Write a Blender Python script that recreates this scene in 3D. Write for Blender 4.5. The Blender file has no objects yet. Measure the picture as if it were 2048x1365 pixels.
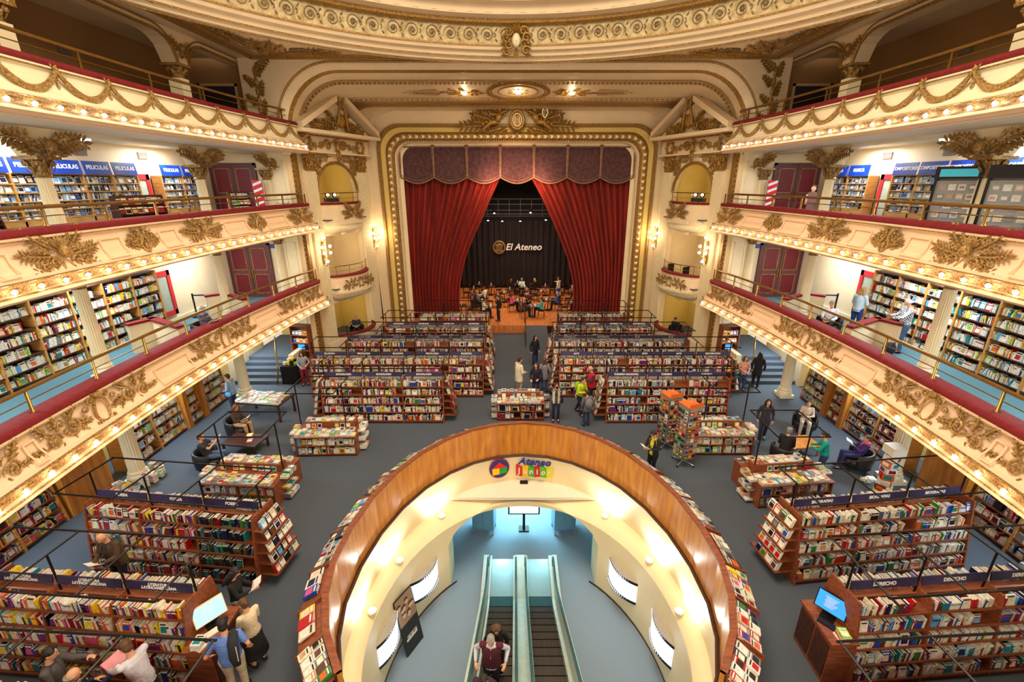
import bpy, math, random
from math import sin, cos, pi, radians as R, sqrt
from mathutils import Vector, Matrix
rnd = random.Random(7)
sc = bpy.context.scene
col = sc.collection
# ---------------------------------------------------------------- camera, world, lights, exposure
FP, CX, CY, TH, CZ = 910.0, 1030.0, 682.5, R(19.2), 9.0
cd = bpy.data.cameras.new('camera'); cam = bpy.data.objects.new('camera', cd); col.objects.link(cam)
cam.location = (0, 0, CZ); cam.rotation_euler = (pi/2-TH, 0, 0)
cd.sensor_width = 36; cd.lens = FP/2048*36; cd.shift_x = -(CX-1024)/2048; cd.clip_start = .05; cd.clip_end = 200
sc.camera = cam
sc.view_settings.view_transform = 'Standard'; sc.view_settings.look = 'None'
sc.view_settings.gamma = 1; sc.view_settings.use_curve_mapping = False
sc.view_settings.exposure = 0.44
sc.cycles.max_bounces = 6; sc.cycles.diffuse_bounces = 3; sc.cycles.glossy_bounces = 2; sc.cycles.adaptive_threshold = .03
sc.cycles.caustics_reflective = False; sc.cycles.caustics_refractive = False
w = bpy.data.worlds.new('world'); sc.world = w; w.use_nodes = True
w.node_tree.nodes['Background'].inputs[0].default_value = (1.0, .80, .58, 1)
w.node_tree.nodes['Background'].inputs[1].default_value = .62
def light(kind, loc, power, color=(1, .8, .55), size=1, rot=(0, 0, 0), size_y=None, spot=None, parent=None):
    l = bpy.data.lights.new('lamp_light', kind); l.energy = power; l.color = color
    if kind == 'AREA':
        l.size = size
        if size_y: l.shape = 'RECTANGLE'; l.size_y = size_y
    else: l.shadow_soft_size = size
    if spot: l.spot_size = R(spot); l.spot_blend = .6
    o = bpy.data.objects.new('lamp_light', l); col.objects.link(o); o.location = loc; o.rotation_euler = rot
    if parent: o.parent = parent
    return o
WARM = (1, .74, .44)
light('AREA', (0, 10, 17.5), 1900, (1, .82, .6), 9)                        # the lamps of the dome
for sx in (-1, 1):
    for yy in (8, 14, 20): light('AREA', (sx*13, yy, 3.0), 170, (.74, .9, 1), 1.2)    # ceiling lamps of the ground arcade
    for yy in (9, 14, 19): light('AREA', (sx*12.9, yy, 6.6), 115, (.93, .97, 1), 1.2)       # first gallery
    for yy in (9, 13.5, 18.5): light('AREA', (sx*13, yy, 10.2), 110, (.93, .96, 1), 1.2) # second gallery
light('AREA', (0, -1.5, 7.2), 620, (1, .84, .64), 14, (R(66), 0, 0), 1.6)     # unseen fill light added behind the camera to brighten the book spines
light('AREA', (0, 25.2, 12.9), 60, WARM, 1.0)
light('AREA', (0.15, 33.5, 8.2), 450, (1, .72, .5), 5)                     # stage rig
light('AREA', (0.2, 16.5, -1.8), 330, (.45, .88, 1), 2.5)                   # basement hall lamps
for sx in (-1, 1): light('AREA', (sx*1.4, 27.4, 9.0), 60, (1, .5, .3), 1, (R(70), 0, sx*R(30)))
# ---------------------------------------------------------------- helpers
def at(px, py, z=0.0):                  # ground point seen at a photo pixel
    u, v = px-CX, CY-py
    Y = FP*cos(TH)+v*sin(TH); Z = -FP*sin(TH)+v*cos(TH)
    k = (z-CZ)/Z
    return Vector((u*k, Y*k, z))
def proj(p):
    x, y, z = p[0], p[1], p[2]-CZ
    d = y*cos(TH)-z*sin(TH)
    if d < .1: return None
    return CX+FP*x/d, CY-FP*(y*sin(TH)+z*cos(TH))/d, d
class MB:
    def __init__(s): s.v = []; s.f = []; s.c = []; s.mi = []; s.M = None; s.col = (1, 1, 1); s.m = 0
    def add(s, vs, fs, c=None):
        n = len(s.v)
        if s.M is not None: vs = [s.M @ Vector(p) for p in vs]
        s.v += [tuple(p) for p in vs]
        for f in fs: s.f.append([n+i for i in f]); s.c.append(c or s.col); s.mi.append(s.m)
    def box(s, x0, x1, y0, y1, z0, z1, c=None):
        s.add([(x0,y0,z0),(x1,y0,z0),(x1,y1,z0),(x0,y1,z0),(x0,y0,z1),(x1,y0,z1),(x1,y1,z1),(x0,y1,z1)],
              [(0,3,2,1),(4,5,6,7),(0,1,5,4),(1,2,6,5),(2,3,7,6),(3,0,4,7)], c)
    def prism(s, pts, z0, z1, c=None):
        n = len(pts)
        s.add([(p[0],p[1],z0) for p in pts]+[(p[0],p[1],z1) for p in pts],
              [tuple(range(n))[::-1], tuple(range(n, 2*n))]+[(i, (i+1)%n, n+(i+1)%n, n+i) for i in range(n)], c)
    def extr(s, pts, x0, x1, c=None):    # polygon in the yz plane, extruded in x
        n = len(pts)
        s.add([(x0,p[0],p[1]) for p in pts]+[(x1,p[0],p[1]) for p in pts],
              [tuple(range(n))[::-1], tuple(range(n, 2*n))]+[(i, (i+1)%n, n+(i+1)%n, n+i) for i in range(n)], c)
    def extry(s, pts, y0, y1, c=None):   # polygon in the xz plane, extruded in y
        n = len(pts)
        s.add([(p[0],y0,p[1]) for p in pts]+[(p[0],y1,p[1]) for p in pts],
              [tuple(range(n)), tuple(range(n, 2*n))[::-1]]+[(i, n+i, n+(i+1)%n, (i+1)%n) for i in range(n)], c)
    def tube(s, pts, r, n=6, c=None, closed=False, cap=True):
        pts = [Vector(p) for p in pts]; k = len(pts); rs = r if isinstance(r, (list, tuple)) else [r]*k
        up = Vector((0,0,1)); vs = []; prev = None
        for i, p in enumerate(pts):
            if closed: t = pts[(i+1)%k]-pts[i-1]
            else: t = pts[min(i+1,k-1)]-pts[max(i-1,0)]
            t = t.normalized() if t.length > 1e-9 else Vector((0,0,1))
            if prev is None:
                a = t.cross(up)
                if a.length < .38: a = Vector((1,0,0))-t*t.x
            else: a = prev-t*prev.dot(t)
            a.normalize(); prev = a; b = t.cross(a)
            rr = rs[i]; ra, rb = rr if isinstance(rr, (list, tuple)) else (rr, rr)
            for j in range(n):
                q = 2*pi*(j+.5)/n; vs.append(p+a*cos(q)*ra+b*sin(q)*rb)
        fs = []
        for i in range(k if closed else k-1):
            i2 = (i+1)%k
            for j in range(n): fs.append((i*n+j, i*n+(j+1)%n, i2*n+(j+1)%n, i2*n+j))
        if cap and not closed: fs += [tuple(range(n))[::-1], tuple(range((k-1)*n, k*n))]
        s.add(vs, fs, c)
    def lathe(s, prof, n=16, cx=0, cy=0, c=None, flute=0, nf=0, caps=True):
        vs = []
        for (r, z) in prof:
            for j in range(n):
                rr = r
                if flute and j % 2: rr = r-flute
                a = 2*pi*j/n; vs.append((cx+rr*cos(a), cy+rr*sin(a), z))
        k = len(prof); fs = [(i*n+j, i*n+(j+1)%n, (i+1)*n+(j+1)%n, (i+1)*n+j) for i in range(k-1) for j in range(n)]
        if caps: fs += [tuple(range(n))[::-1], tuple(range((k-1)*n, k*n))]
        s.add(vs, fs, c)
    def ball(s, p, rx, ry=None, rz=None, n=10, m=6, c=None):
        ry = ry or rx; rz = rz or rx; vs = [(p[0],p[1],p[2]-rz)]
        for i in range(1, m):
            a = -pi/2+pi*i/m
            for j in range(n): vs.append((p[0]+rx*cos(a)*cos(2*pi*j/n), p[1]+ry*cos(a)*sin(2*pi*j/n), p[2]+rz*sin(a)))
        vs.append((p[0],p[1],p[2]+rz)); L = len(vs)-1
        fs = [(0, 1+(j+1)%n, 1+j) for j in range(n)]
        for i in range(m-2): fs += [(1+i*n+j, 1+i*n+(j+1)%n, 1+(i+1)*n+(j+1)%n, 1+(i+1)*n+j) for j in range(n)]
        fs += [(L, 1+(m-2)*n+j, 1+(m-2)*n+(j+1)%n) for j in range(n)]
        s.add(vs, fs, c)
    def cone(s, p, q, r0, r1, n=10, c=None, seg=4):      # rounded tapered limb
        p, q = Vector(p), Vector(q); d = q-p; L = d.length or 1e-6; t = d/L; pts = []; rs = []
        for a in (80, 50, 20): pts.append(p-t*r0*sin(R(a))); rs.append(r0*cos(R(a)))
        for i in range(seg+1): k = i/seg; pts.append(p+d*k); rs.append(r0+(r1-r0)*k)
        for a in (20, 50, 80): pts.append(q+t*r1*sin(R(a))); rs.append(r1*cos(R(a)))
        s.tube(pts, rs, n, c)
    def build(s, name, mat, parent=None, smooth=False, loc=None):
        me = bpy.data.meshes.new(name); me.from_pydata(s.v, [], s.f)
        ms = mat if isinstance(mat, (list, tuple)) else [mat]
        for m in ms: me.materials.append(m)
        if len(ms) > 1: me.polygons.foreach_set('material_index', s.mi)
        if any(c != (1, 1, 1) for c in s.c):
            at_ = me.color_attributes.new('Col', 'FLOAT_COLOR', 'CORNER'); buf = []
            for f, c in zip(s.f, s.c): buf += [c[0], c[1], c[2], 1.0]*len(f)
            at_.data.foreach_set('color', buf)
        if smooth: me.polygons.foreach_set('use_smooth', [True]*len(me.polygons))
        me.update()
        o = bpy.data.objects.new(name, me); col.objects.link(o)
        if parent: o.parent = parent
        if loc: o.location = loc
        return o
def tag(o, label=None, cat=None, group=None, kind=None):
    if label: o['label'] = label
    if cat: o['category'] = cat
    if group: o['group'] = group
    if kind: o['kind'] = kind
    return o
def thing(name, label, cat, loc=(0,0,0), rz=0, group=None):
    o = bpy.data.objects.new(name, None); col.objects.link(o); o.location = loc; o.rotation_euler = (0,0,rz)
    o.empty_display_size = .1
    return tag(o, label, cat, group)
def copy_tree(o, parent=None):
    c = o.copy(); col.objects.link(c); c.parent = parent
    for ch in list(o.children): copy_tree(ch, c)
    return c
def struct(name, mb, mat, smooth=False):
    return tag(mb.build(name, mat, None, smooth), kind='structure')
def text(s, name, mat, size, M, parent=None, ext=.004, shear=0, bold=0, align='CENTER', space=1):
    c = bpy.data.curves.new(name, 'FONT'); c.body = s; c.size = size; c.extrude = ext; c.shear = shear; c.offset = bold
    c.align_x = align; c.align_y = 'CENTER'; c.space_character = space; c.resolution_u = 3; c.space_line = .85
    c.materials.append(mat); o = bpy.data.objects.new('lettering', c); col.objects.link(o)
    dg = bpy.context.evaluated_depsgraph_get(); me = bpy.data.meshes.new_from_object(o.evaluated_get(dg)); bpy.data.objects.remove(o)
    if not me.materials: me.materials.append(mat)
    o = bpy.data.objects.new(name, me); col.objects.link(o)
    if parent: o.parent = parent
    o.matrix_local = M
    return o
def TR(x=0, y=0, z=0, rz=0, rx=0, ry=0): return Matrix.Translation((x,y,z)) @ Matrix.Rotation(rz,4,'Z') @ Matrix.Rotation(ry,4,'Y') @ Matrix.Rotation(rx,4,'X')
def basis(o, a, b, c):                  # matrix with columns a, b, c and origin o
    return Matrix(((a[0],b[0],c[0],o[0]),(a[1],b[1],c[1],o[1]),(a[2],b[2],c[2],o[2]),(0,0,0,1)))
# ---------------------------------------------------------------- materials
def L(r, g, b):                          # sRGB 0-255 to linear
    return tuple(((c/255)/12.92 if c/255 <= .04045 else ((c/255+.055)/1.055)**2.4) for c in (r, g, b))
def mat(name, c, rough=.6, metal=0, var=.12, scale=6, bump=0, bscale=None, c2=None, emit=None, estr=0, attr=False, wood=False, spec=None, alpha=None, trans=0, sheen=0):
    m = bpy.data.materials.new(name); m.use_nodes = True; nt = m.node_tree; N = nt.nodes; b = N['Principled BSDF']
    b.inputs['Roughness'].default_value = rough; b.inputs['Metallic'].default_value = metal
    if spec is not None: b.inputs['Specular IOR Level'].default_value = spec
    if trans: b.inputs['Transmission Weight'].default_value = trans
    if sheen: b.inputs['Sheen Weight'].default_value = sheen
    tc = N.new('ShaderNodeTexCoord'); mp = N.new('ShaderNodeMapping'); nt.links.new(tc.outputs['Object'], mp.inputs[0])
    if wood: mp.inputs['Scale'].default_value = wood
    nz = N.new('ShaderNodeTexNoise'); nz.inputs['Scale'].default_value = scale; nz.inputs['Detail'].default_value = 4
    nt.links.new(mp.outputs[0], nz.inputs['Vector'])
    mx = N.new('ShaderNodeMix'); mx.data_type = 'RGBA'
    cr = N.new('ShaderNodeMapRange'); cr.inputs[1].default_value = .35; cr.inputs[2].default_value = .65
    nt.links.new(nz.outputs[0], cr.inputs[0]); nt.links.new(cr.outputs[0], mx.inputs[0])
    if attr:
        a = N.new('ShaderNodeAttribute'); a.attribute_name = 'Col'
        hs = N.new('ShaderNodeHueSaturation'); hs.inputs['Value'].default_value = 1-var
        nt.links.new(a.outputs[0], hs.inputs['Color']); nt.links.new(hs.outputs[0], mx.inputs[6]); nt.links.new(a.outputs[0], mx.inputs[7])
    else:
        d = c2 or tuple(x*(1-var) for x in c)
        mx.inputs[6].default_value = (*c, 1); mx.inputs[7].default_value = (*d, 1)
    nt.links.new(mx.outputs[2], b.inputs['Base Color'])
    if bump:
        bp = N.new('ShaderNodeBump'); bp.inputs['Strength'].default_value = bump; bp.inputs['Distance'].default_value = .02
        n2 = N.new('ShaderNodeTexNoise'); n2.inputs['Scale'].default_value = bscale or scale*4
        nt.links.new(mp.outputs[0], n2.inputs['Vector']); nt.links.new(n2.outputs[0], bp.inputs['Height']); nt.links.new(bp.outputs[0], b.inputs['Normal'])
    if emit:
        b.inputs['Emission Color'].default_value = (*emit, 1); b.inputs['Emission Strength'].default_value = estr
    return m
CREAM = mat('cream_plaster', L(234,212,174), .55, var=.06, scale=1.5, bump=.08, bscale=9)
PEACH = mat('peach_cream_parapet', L(238,206,170), .55, var=.05, scale=1.5, bump=.06, bscale=9)
CREAMD = mat('deep_cream_plaster', L(214,184,128), .6, var=.1, scale=1.2)
YELLOW = mat('yellow_plaster', L(224,196,112), .6, var=.06, scale=1)
GOLD = mat('antique_gilding', L(184,140,64), .42, .3, c2=L(110,80,34), scale=24, bump=.5, bscale=40)
GOLDL = mat('light_gilding', L(190,152,88), .42, .25, c2=L(110,82,42), scale=26, bump=.3, bscale=30)
BRASS = mat('brass', L(158,122,56), .28, .8, var=.2, scale=3)
WHITEP = mat('ivory_paint', L(240,226,190), .5, var=.05, scale=2)
SOFF = mat('white_soffit', L(238,230,212), .6, var=.04, scale=1)
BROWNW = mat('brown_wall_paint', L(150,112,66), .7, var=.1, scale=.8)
VELVET = mat('red_velvet', L(126,6,18), .8, var=.3, scale=8, bump=.2)
CARPET = mat('slate_blue_carpet', L(82,90,102), .95, var=.16, scale=60, bump=.5, bscale=160)
CARPETB = mat('blue_carpet', L(84,128,142), .95, var=.14, scale=60, bump=.5, bscale=160)
CARPETT = mat('turquoise_carpet', L(96,166,176), .95, var=.14, scale=40, bump=.4, bscale=160)
WOODS = mat('reddish_shelf_wood', L(146,80,46), .45, c2=L(112,58,32), scale=3, wood=(1,6,6))
WOODP = mat('honey_wood_panel', L(206,138,54), .3, c2=L(176,108,36), scale=2.5, wood=(3,3,.5))
WOODD = mat('dark_wood', L(74,38,24), .5, c2=L(50,26,16), scale=3, wood=(1,5,5))
WOODL = mat('light_oak', L(204,150,78), .45, c2=L(176,122,58), scale=3, wood=(1,1,6))
PARQ = mat('stage_floorboards', L(222,142,76), .35, c2=L(186,104,50), scale=2, wood=(6,.6,1))
BOOK = mat('book_covers', (1,1,1), .45, var=.18, scale=25, attr=True)
BOOKM = mat('printed_covers', (1,1,1), .35, var=.3, scale=18, attr=True)
CLOTH = mat('clothing', (1,1,1), .85, var=.22, scale=7, attr=True, bump=.5, bscale=22)
SKIN = mat('skin', L(214,158,124), .55, var=.08, scale=10)
HAIR = mat('hair', (1,1,1), .6, var=.4, scale=30, attr=True, bump=.5, bscale=60)
PAINT = mat('paint', (1,1,1), .5, var=.04, scale=8, attr=True)
NAVY = mat('navy_sign_board', L(26,22,62), .4, var=.25, scale=2, c2=L(50,42,84))
ROYAL = mat('royal_blue_sign', L(10,46,140), .35, c2=L(20,66,170), scale=2)
LETTER = mat('pale_lettering', L(232,230,228), .5, var=.02)
BLACKM = mat('black_metal', L(26,22,22), .4, .4, var=.2)
BLACKL = mat('black_leather', L(24,24,26), .45, var=.2, bump=.2)
STEEL = mat('brushed_steel', L(186,204,204), .3, .7, var=.12, scale=5, wood=(1,12,1))
STEELD = mat('dark_steel_steps', L(70,66,62), .45, .6, var=.25, scale=3, wood=(12,1,1))
TEAL = mat('teal_handrail', L(34,84,92), .35, var=.2)
CURT = mat('red_curtain', L(138,26,10), .85, var=.2, scale=1.2, c2=L(104,16,6), wood=(2,2,.3))
VALN = mat('plum_valance', L(92,58,62), .85, c2=L(66,40,44), scale=5)
VALT = mat('valance_trim', L(140,104,80), .7, var=.3)
BDROP = mat('black_backdrop_cloth', L(30,18,20), .85, var=.5, scale=2, wood=(3,3,.2))
MARO = mat('maroon_door', L(108,10,24), .5, var=.15)
PURP = mat('purple_brown_door_frame', L(98,50,48), .5, var=.1)
RED = mat('red_frame_paint', L(206,40,48), .45, var=.08)
def glow(name, c, s): return mat(name, c, .4, emit=c, estr=s, var=0)
BULB = glow('bulb_glass_lit', (1, .86, .62), 14); BULBW = glow('white_lamp_lit', (1, .95, .88), 12)
SCREEN = glow('lit_screen', (.75, .86, 1), 1.6); SCRB = glow('blue_screen_lit', L(40,130,220), .9); SCRC = glow('pale_screen_lit', L(150,205,225), .8)
GLASS = mat('clear_glass', (.9,.97,.97), .05, var=0); GLASS.node_tree.nodes['Principled BSDF'].inputs['Alpha'].default_value = .12
FILM = glow('lit_film_picture', (.8,.86,1), .5)
# ================================================================ the hall
SIDE = {-1: 'left', 1: 'right'}
def F(y): return 10.35-.0085*(y-14.5)**2                    # plan of the balcony fronts
def path_F(y0=1.5, y1=22.4, dy=.6, end=True):
    n = int((y1-y0)/dy); p = [(F(y0+i*dy), y0+i*dy) for i in range(n)]+[(F(y1), y1)]
    if end:
        x, y = p[-1]; p += [(x+.12, y+.35), (x+.4, y+.6), (x+.8, y+.7)]
    return p
def norms(path):
    r = []
    for i, p in enumerate(path):
        a = path[max(i-1,0)]; b = path[min(i+1,len(path)-1)]
        tx, ty = b[0]-a[0], b[1]-a[1]; l = math.hypot(tx, ty); r.append((-ty/l, tx/l))
    return r
def sweep(mb, path, prof, S, c=None, closed=False):
    ns = norms(path); vs = []; k = len(prof)
    for (x, y), (nx, ny) in zip(path, ns):
        for (s, z) in prof: vs.append((S*(x+nx*s), y+ny*s, z))
    m = k if closed else k-1
    fs = [(i*k+j, i*k+(j+1)%k, (i+1)*k+(j+1)%k, (i+1)*k+j) for i in range(len(path)-1) for j in range(m)]
    mb.add(vs, fs, c)
def on_front(Y, S, z, s=0):             # frame on a balcony front: a along it, b up, c out
    d = (F(Y+.1)-F(Y-.1))/.2; l = sqrt(1+d*d); n = Vector((S*-1/l, d/l, 0)); a = Vector((S*d/l, 1/l, 0))*(-S)
    return basis(Vector((S*F(Y), Y, z))+n*s, a, Vector((0,0,1)), n)
# ---------------------------------------------------------------- gilded ornament pieces (drawn in a, b; c sticks out)
def leaf(mb, x, y, ang, ln, wd, h=.05, c0=0):
    wd *= .72; h *= .6
    ca, sa = cos(ang), sin(ang)
    def P(u, v, w): return (x+u*ca-v*sa, y+u*sa+v*ca, c0+w)
    mb.add([P(0,0,0), P(.3*ln,wd*.42,.2*h), P(.62*ln,wd*.5,.4*h), P(ln,0,h*.7), P(.62*ln,-wd*.5,.4*h), P(.3*ln,-wd*.42,.2*h), P(.28*ln,0,h), P(.65*ln,0,h*1.3)],
           [(0,6,1),(1,6,7,2),(2,7,3),(3,7,4),(4,7,6,5),(5,6,0)])
def spray(mb, x, y, ang, ln, n=5, curl=.5, h=.07, wd=.16):
    px, py, a = x, y, ang; st = ln/n; pts = [(px,py,h*.4)]
    for i in range(n):
        a += curl/n; px += cos(a)*st; py += sin(a)*st; pts.append((px,py,h*.6))
        k = 1-.45*i/n
        for s in (-1, 1): leaf(mb, px, py, a+s*.95, ln*.42*k, wd*k, h)
    leaf(mb, px, py, a, ln*.35, wd*.8, h)
    mb.tube(pts, [.03]*len(pts), 4)
def scroll(mb, x, y, r, a0, turns, d=1, t=.035, h=.05):
    n = int(14*abs(turns)); pts = []; rs = []
    for i in range(n+1):
        k = i/n; q = a0+d*turns*2*pi*k; rr = r*(1-.82*k); pts.append((x+rr*cos(q), y+rr*sin(q), h*(1+.5*k))); rs.append(t*(1-.35*k))
    mb.tube(pts, rs, 5); mb.ball((x,y,h*1.5), r*.24, r*.24, h, 6, 4)
def swag_s(mb, pts, t): mb.tube([(p[0],p[1],.06) for p in pts], t, 5)
def mask_cluster(mb, s=1.0):
    for q in range(7):                                   # ribbed shell behind the face
        a = pi/2+(q-3)*.34; leaf(mb, 0, .18*s, a, .34*s, .15*s, .12, .05)
    mb.ball((0, .1*s, .1), .14*s, .18*s, .12, 10, 8); mb.ball((0, .08*s, .21), .03*s, .05*s, .04, 5, 4)
    mb.ball((.05*s,.14*s,.18),.025*s,.012*s,.03,5,4); mb.ball((-.05*s,.14*s,.18),.025*s,.012*s,.03,5,4); mb.ball((0,.0,.19),.04*s,.014*s,.03,5,4)
    for sx in (-1, 1):
        def A(a): return a if sx > 0 else pi-a
        spray(mb, .16*sx*s, .14*s, A(.5), .75*s, 7, .3*sx, .09, .14*s)
        spray(mb, .2*sx*s, .0*s, A(-.0), .8*s, 7, .25*sx, .09, .14*s)
        spray(mb, .2*sx*s, -.1*s, A(-.4), .65*s, 5, .2*sx, .08, .13*s)
        spray(mb, .12*sx*s, .25*s, A(1.0), .4*s, 4, -.3*sx, .08, .15*s)
        scroll(mb, .32*sx*s, -.16*s, .15*s, A(pi), 1.3, -sx, .035*s)
        scroll(mb, .62*sx*s, -.2*s, .12*s, A(pi), 1.2, sx, .03*s)
        leaf(mb, .07*sx*s, -.1*s, A(-1.2), .3*s, .12*s, .1)
def lyre_cluster(mb, s=1.0):
    for sx in (-1, 1):
        def A(a): return a if sx > 0 else pi-a
        pts = [(.0,-.3),(.09,-.22),(.15,-.08),(.1,.05),(.06,.16),(.1,.28),(.17,.3)]
        swag_s(mb, [(sx*a*s, b*s) for a, b in pts], .032*s)
        scroll(mb, .17*sx*s, .25*s, .07*s, A(pi/2), 1.0, sx, .025*s)
        for b, a, l in ((-.2,.9,.45),(-.15,.45,.42),(-.1,.1,.4),(-.2,1.3,.5)): spray(mb, .1*sx*s, b*s, A(a), l*s, 4, .2*sx, .08, .13*s)
        leaf(mb, 0, -.3*s, A(-.6), .2*s, .1*s, .08)
    leaf(mb, 0, -.05*s, pi/2, .34*s, .12*s, .1); mb.ball((0,-.1*s,.06), .07*s, .09*s, .07, 8, 5)
def scroll_cluster(mb, s=1.0, d=1):
    def A(a): return a if d > 0 else pi-a
    scroll(mb, -.25*d*s, .05*s, .22*s, A(0), 1.6, -d, .045*s, .06)
    scroll(mb, .28*d*s, -.08*s, .19*s, A(pi), 1.5, -d, .04*s, .06)
    scroll(mb, .02*d*s, .22*s, .12*s, A(0), 1.2, d, .03*s, .06)
    for x, y, a, l in ((-.4,-.1,3.5,.3),(-.2,.2,2.2,.35),(.1,.1,1.2,.36),(.3,.1,.6,.42),(.42,-.15,-.2,.36),(.1,-.2,-1.2,.25),(-.2,-.15,-2.0,.28),(-.35,.0,3.0,.4)):
        spray(mb, x*d*s, y*s, A(a), l*s, 4, .5*d, .08, .13*s)
def cartouche(mb, s=1.0):
    pts = [(.2*s*cos(q)*(1+.12*sin(2*q)), .3*s*sin(q), .05) for q in [2*pi*i/18 for i in range(18)]]
    mb.tube(pts, .035*s, 5, closed=True)
    for sx in (-1,1):
        def A(a): return a if sx > 0 else pi-a
        scroll(mb, .24*sx*s, .3*s, .1*s, A(pi), 1.2, -sx, .035*s); scroll(mb, .22*sx*s, -.28*s, .09*s, A(pi), 1.2, sx, .03*s)
        leaf(mb, .05*sx*s, .3*s, A(1.1), .22*s, .12*s, .1); leaf(mb, .1*sx*s, -.3*s, A(-.9), .22*s, .12*s, .08); mb.ball((.42*sx*s,.18*s,.06), .08*s,.08*s,.06,8,5)
    mb.ball((0,.38*s,.08), .1*s, .08*s, .08, 8, 5)
def gold_part(fn, M, parent, name='gilded_ornament', m=None, **k):
    mb = MB(); mb.M = M; fn(mb, **k); return mb.build(name, m or GOLDL, parent)
# ---------------------------------------------------------------- balconies
TIERS = [dict(n='lowest', zl=3.3, zp=4.27, zf=3.6, zr=4.9, zs=3.06), dict(n='middle', zl=7.0, zp=7.97, zf=7.2, zr=8.5, zs=6.76), dict(n='top', zl=10.55, zp=11.45, zf=10.75, zr=12.0, zs=10.3)]
ORN = {1: [(7.6,'mask'),(10.2,'mask'),(12.7,'lyre'),(15.3,'mask'),(18.4,'lyre'),(21.6,'mask')]}
def balcony(k, S):
    t = TIERS[k]; zl, zp = t['zl'], t['zp']; p = path_F()
    lab = {0: 'cream balcony front with scrollwork cartouches above the ground floor', 1: 'cream balcony front with gilded masks and lyres at mid height', 2: 'cream balcony front hung with gilded garlands under the ceiling'}[k]
    B = thing('balcony_front', f'{lab}, {SIDE[S]} of the stage', 'balcony', (0,0,0), 0, 'bulb-lit balcony fronts')
    mb = MB()
    sweep(mb, p, [(-.4,t['zf']),(-.4,zp),(0,zp),(.06,zp-.05),(.06,zp-.09),(0,zp-.13),(-.01,zp-.17),(.01,zp-.3),(.08,zp-.55),(.2,zl+.2),(.27,zl+.14)], S)
    mb.build('parapet', PEACH if k < 2 else WHITEP, B, False)
    mb = MB(); sweep(mb, p, [(.27,zl+.14),(.33,zl+.12),(.33,zl+.06),(.28,zl+.05),(.28,zl-.08)], S); mb.build('bulb_channel', GOLDL, B)
    mb = MB(); sweep(mb, p, [(.28,zl-.08),(.4,zl-.09),(.44,zl-.13),(.44,zl-.18),(.37,zl-.21),(.3,zl-.25),(.1,t['zs'])], S); mb.build('lower_cornice', PEACH, B)
    mb = MB(); sweep(mb, p, [(.335,zl+.14),(.355,zl+.13),(.335,zl+.105)], S); sweep(mb, p, [(.42,zl-.07),(.45,zl-.085),(.45,zl-.1)], S); sweep(mb, p, [(.07,zp-.08),(.085,zp-.095),(.05,zp-.115)], S)
    ys = 3.0
    while ys < 22.3:                                       # small gilded bosses between the bulbs
        mb.M = on_front(ys+.3, S, zl-.01, .3); mb.ball((0,0,0), .1, .07, .05, 6, 4); leaf(mb, .02, 0, 0, .15, .07, .03); leaf(mb, -.02, 0, pi, .15, .07, .03); ys += .6
    mb.M = None; mb.build('gilded_beading', GOLDL, B)
    mb = MB(); sweep(mb, p, [(-.46,zp-.02),(-.47,zp+.07),(-.4,zp+.12),(0,zp+.12),(.07,zp+.08),(.08,zp+.01),(.05,zp-.03)], S); mb.build('velvet_cushion', VELVET, B, True)
    rp = [(x+.2*0, y) for x, y in p]; ns = norms(rp)
    top = [(S*(x+nx*-.2), y+ny*-.2, t['zr']) for (x,y),(nx,ny) in zip(rp, ns)]
    mb = MB(); mb.tube(top, .045, 8); mb.build('handrail', BRASS, B, True)
    mb = MB(); mb.tube([(a,b,zp+.12+(t['zr']-zp-.12)*.52) for a,b,c in top], .014, 5); mb.build('middle_rail', BRASS, B, True)
    y = 3.4
    while y < 22.8:
        q = Vector((S*(F(y)+.2), y, 0)); mb = MB()
        mb.lathe([(.07,zp+.11),(.07,zp+.13),(.035,zp+.15),(.03,t['zr'])], 8, q.x, q.y); mb.build('baluster', BRASS, B, True); y += 1.75 if k < 2 else 2.3
    y = 2.6
    while y < 22.7:
        M = on_front(y, S, zl-.01, .34); m2 = MB(); m2.M = M; m2.ball((0,0,.02), .048, .048, .048, 8, 6); m2.build('light_bulb', BULBW if k == 2 else BULB, B, True)
        if y > 5:
            lo = light('POINT', M @ Vector((0,.0,.3)), 3.0 if k < 2 else 1.7, (1,.62,.38) if k < 2 else (1,.8,.6), .05, parent=B)
        y += .6
    # raised panels and ornament
    if k == 2:
        y = 4.1
        while y < 22.4:
            def swag(mb):
                n = 16; w = .73; pts = [(w*(2*i/n-1), .26-.46*(1-(2*i/n-1)**2), .06) for i in range(n+1)]
                mb.tube(pts, [.035+.05*(1-(2*i/n-1)**2) for i in range(n+1)], 7)
                for i in range(1, n): 
                    for sg in (-1,1): leaf(mb, pts[i][0], pts[i][1], math.atan2(.92*(2*i/n-1),1)+sg*.7, .12, .06, .11, .02)
                leaf(mb, -w, .3, -pi/2, .34, .12, .1); mb.ball((-w,.3,.05), .06,.06,.06,6,4); leaf(mb, -w, .05, -pi/2, .16, .09, .08); leaf(mb, -w, .3, .9, .14, .08, .06); leaf(mb, -w, .3, 2.2, .14, .08, .06)
            gold_part(swag, on_front(y+.75, S, zl+.52, .06), B, 'garland'); y += 1.47
    elif k == 1:
        for y, kind in ORN[1]:
            M = on_front(y, S, zl+.46, .1) @ Matrix.Rotation(R(-12),4,'X')
            if kind == 'mask': gold_part(mask_cluster, M, B, 'gilded_mask_relief', s=.88)
            else: gold_part(lyre_cluster, M, B, 'gilded_lyre_relief', s=1.0)
        for y0, y1 in ((11.35,12.0),(13.4,14.1),(16.5,17.75),(19.0,20.4),(8.6,9.0)): raised_panel(B, S, y0, y1, zl, zp)
    else:
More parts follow.
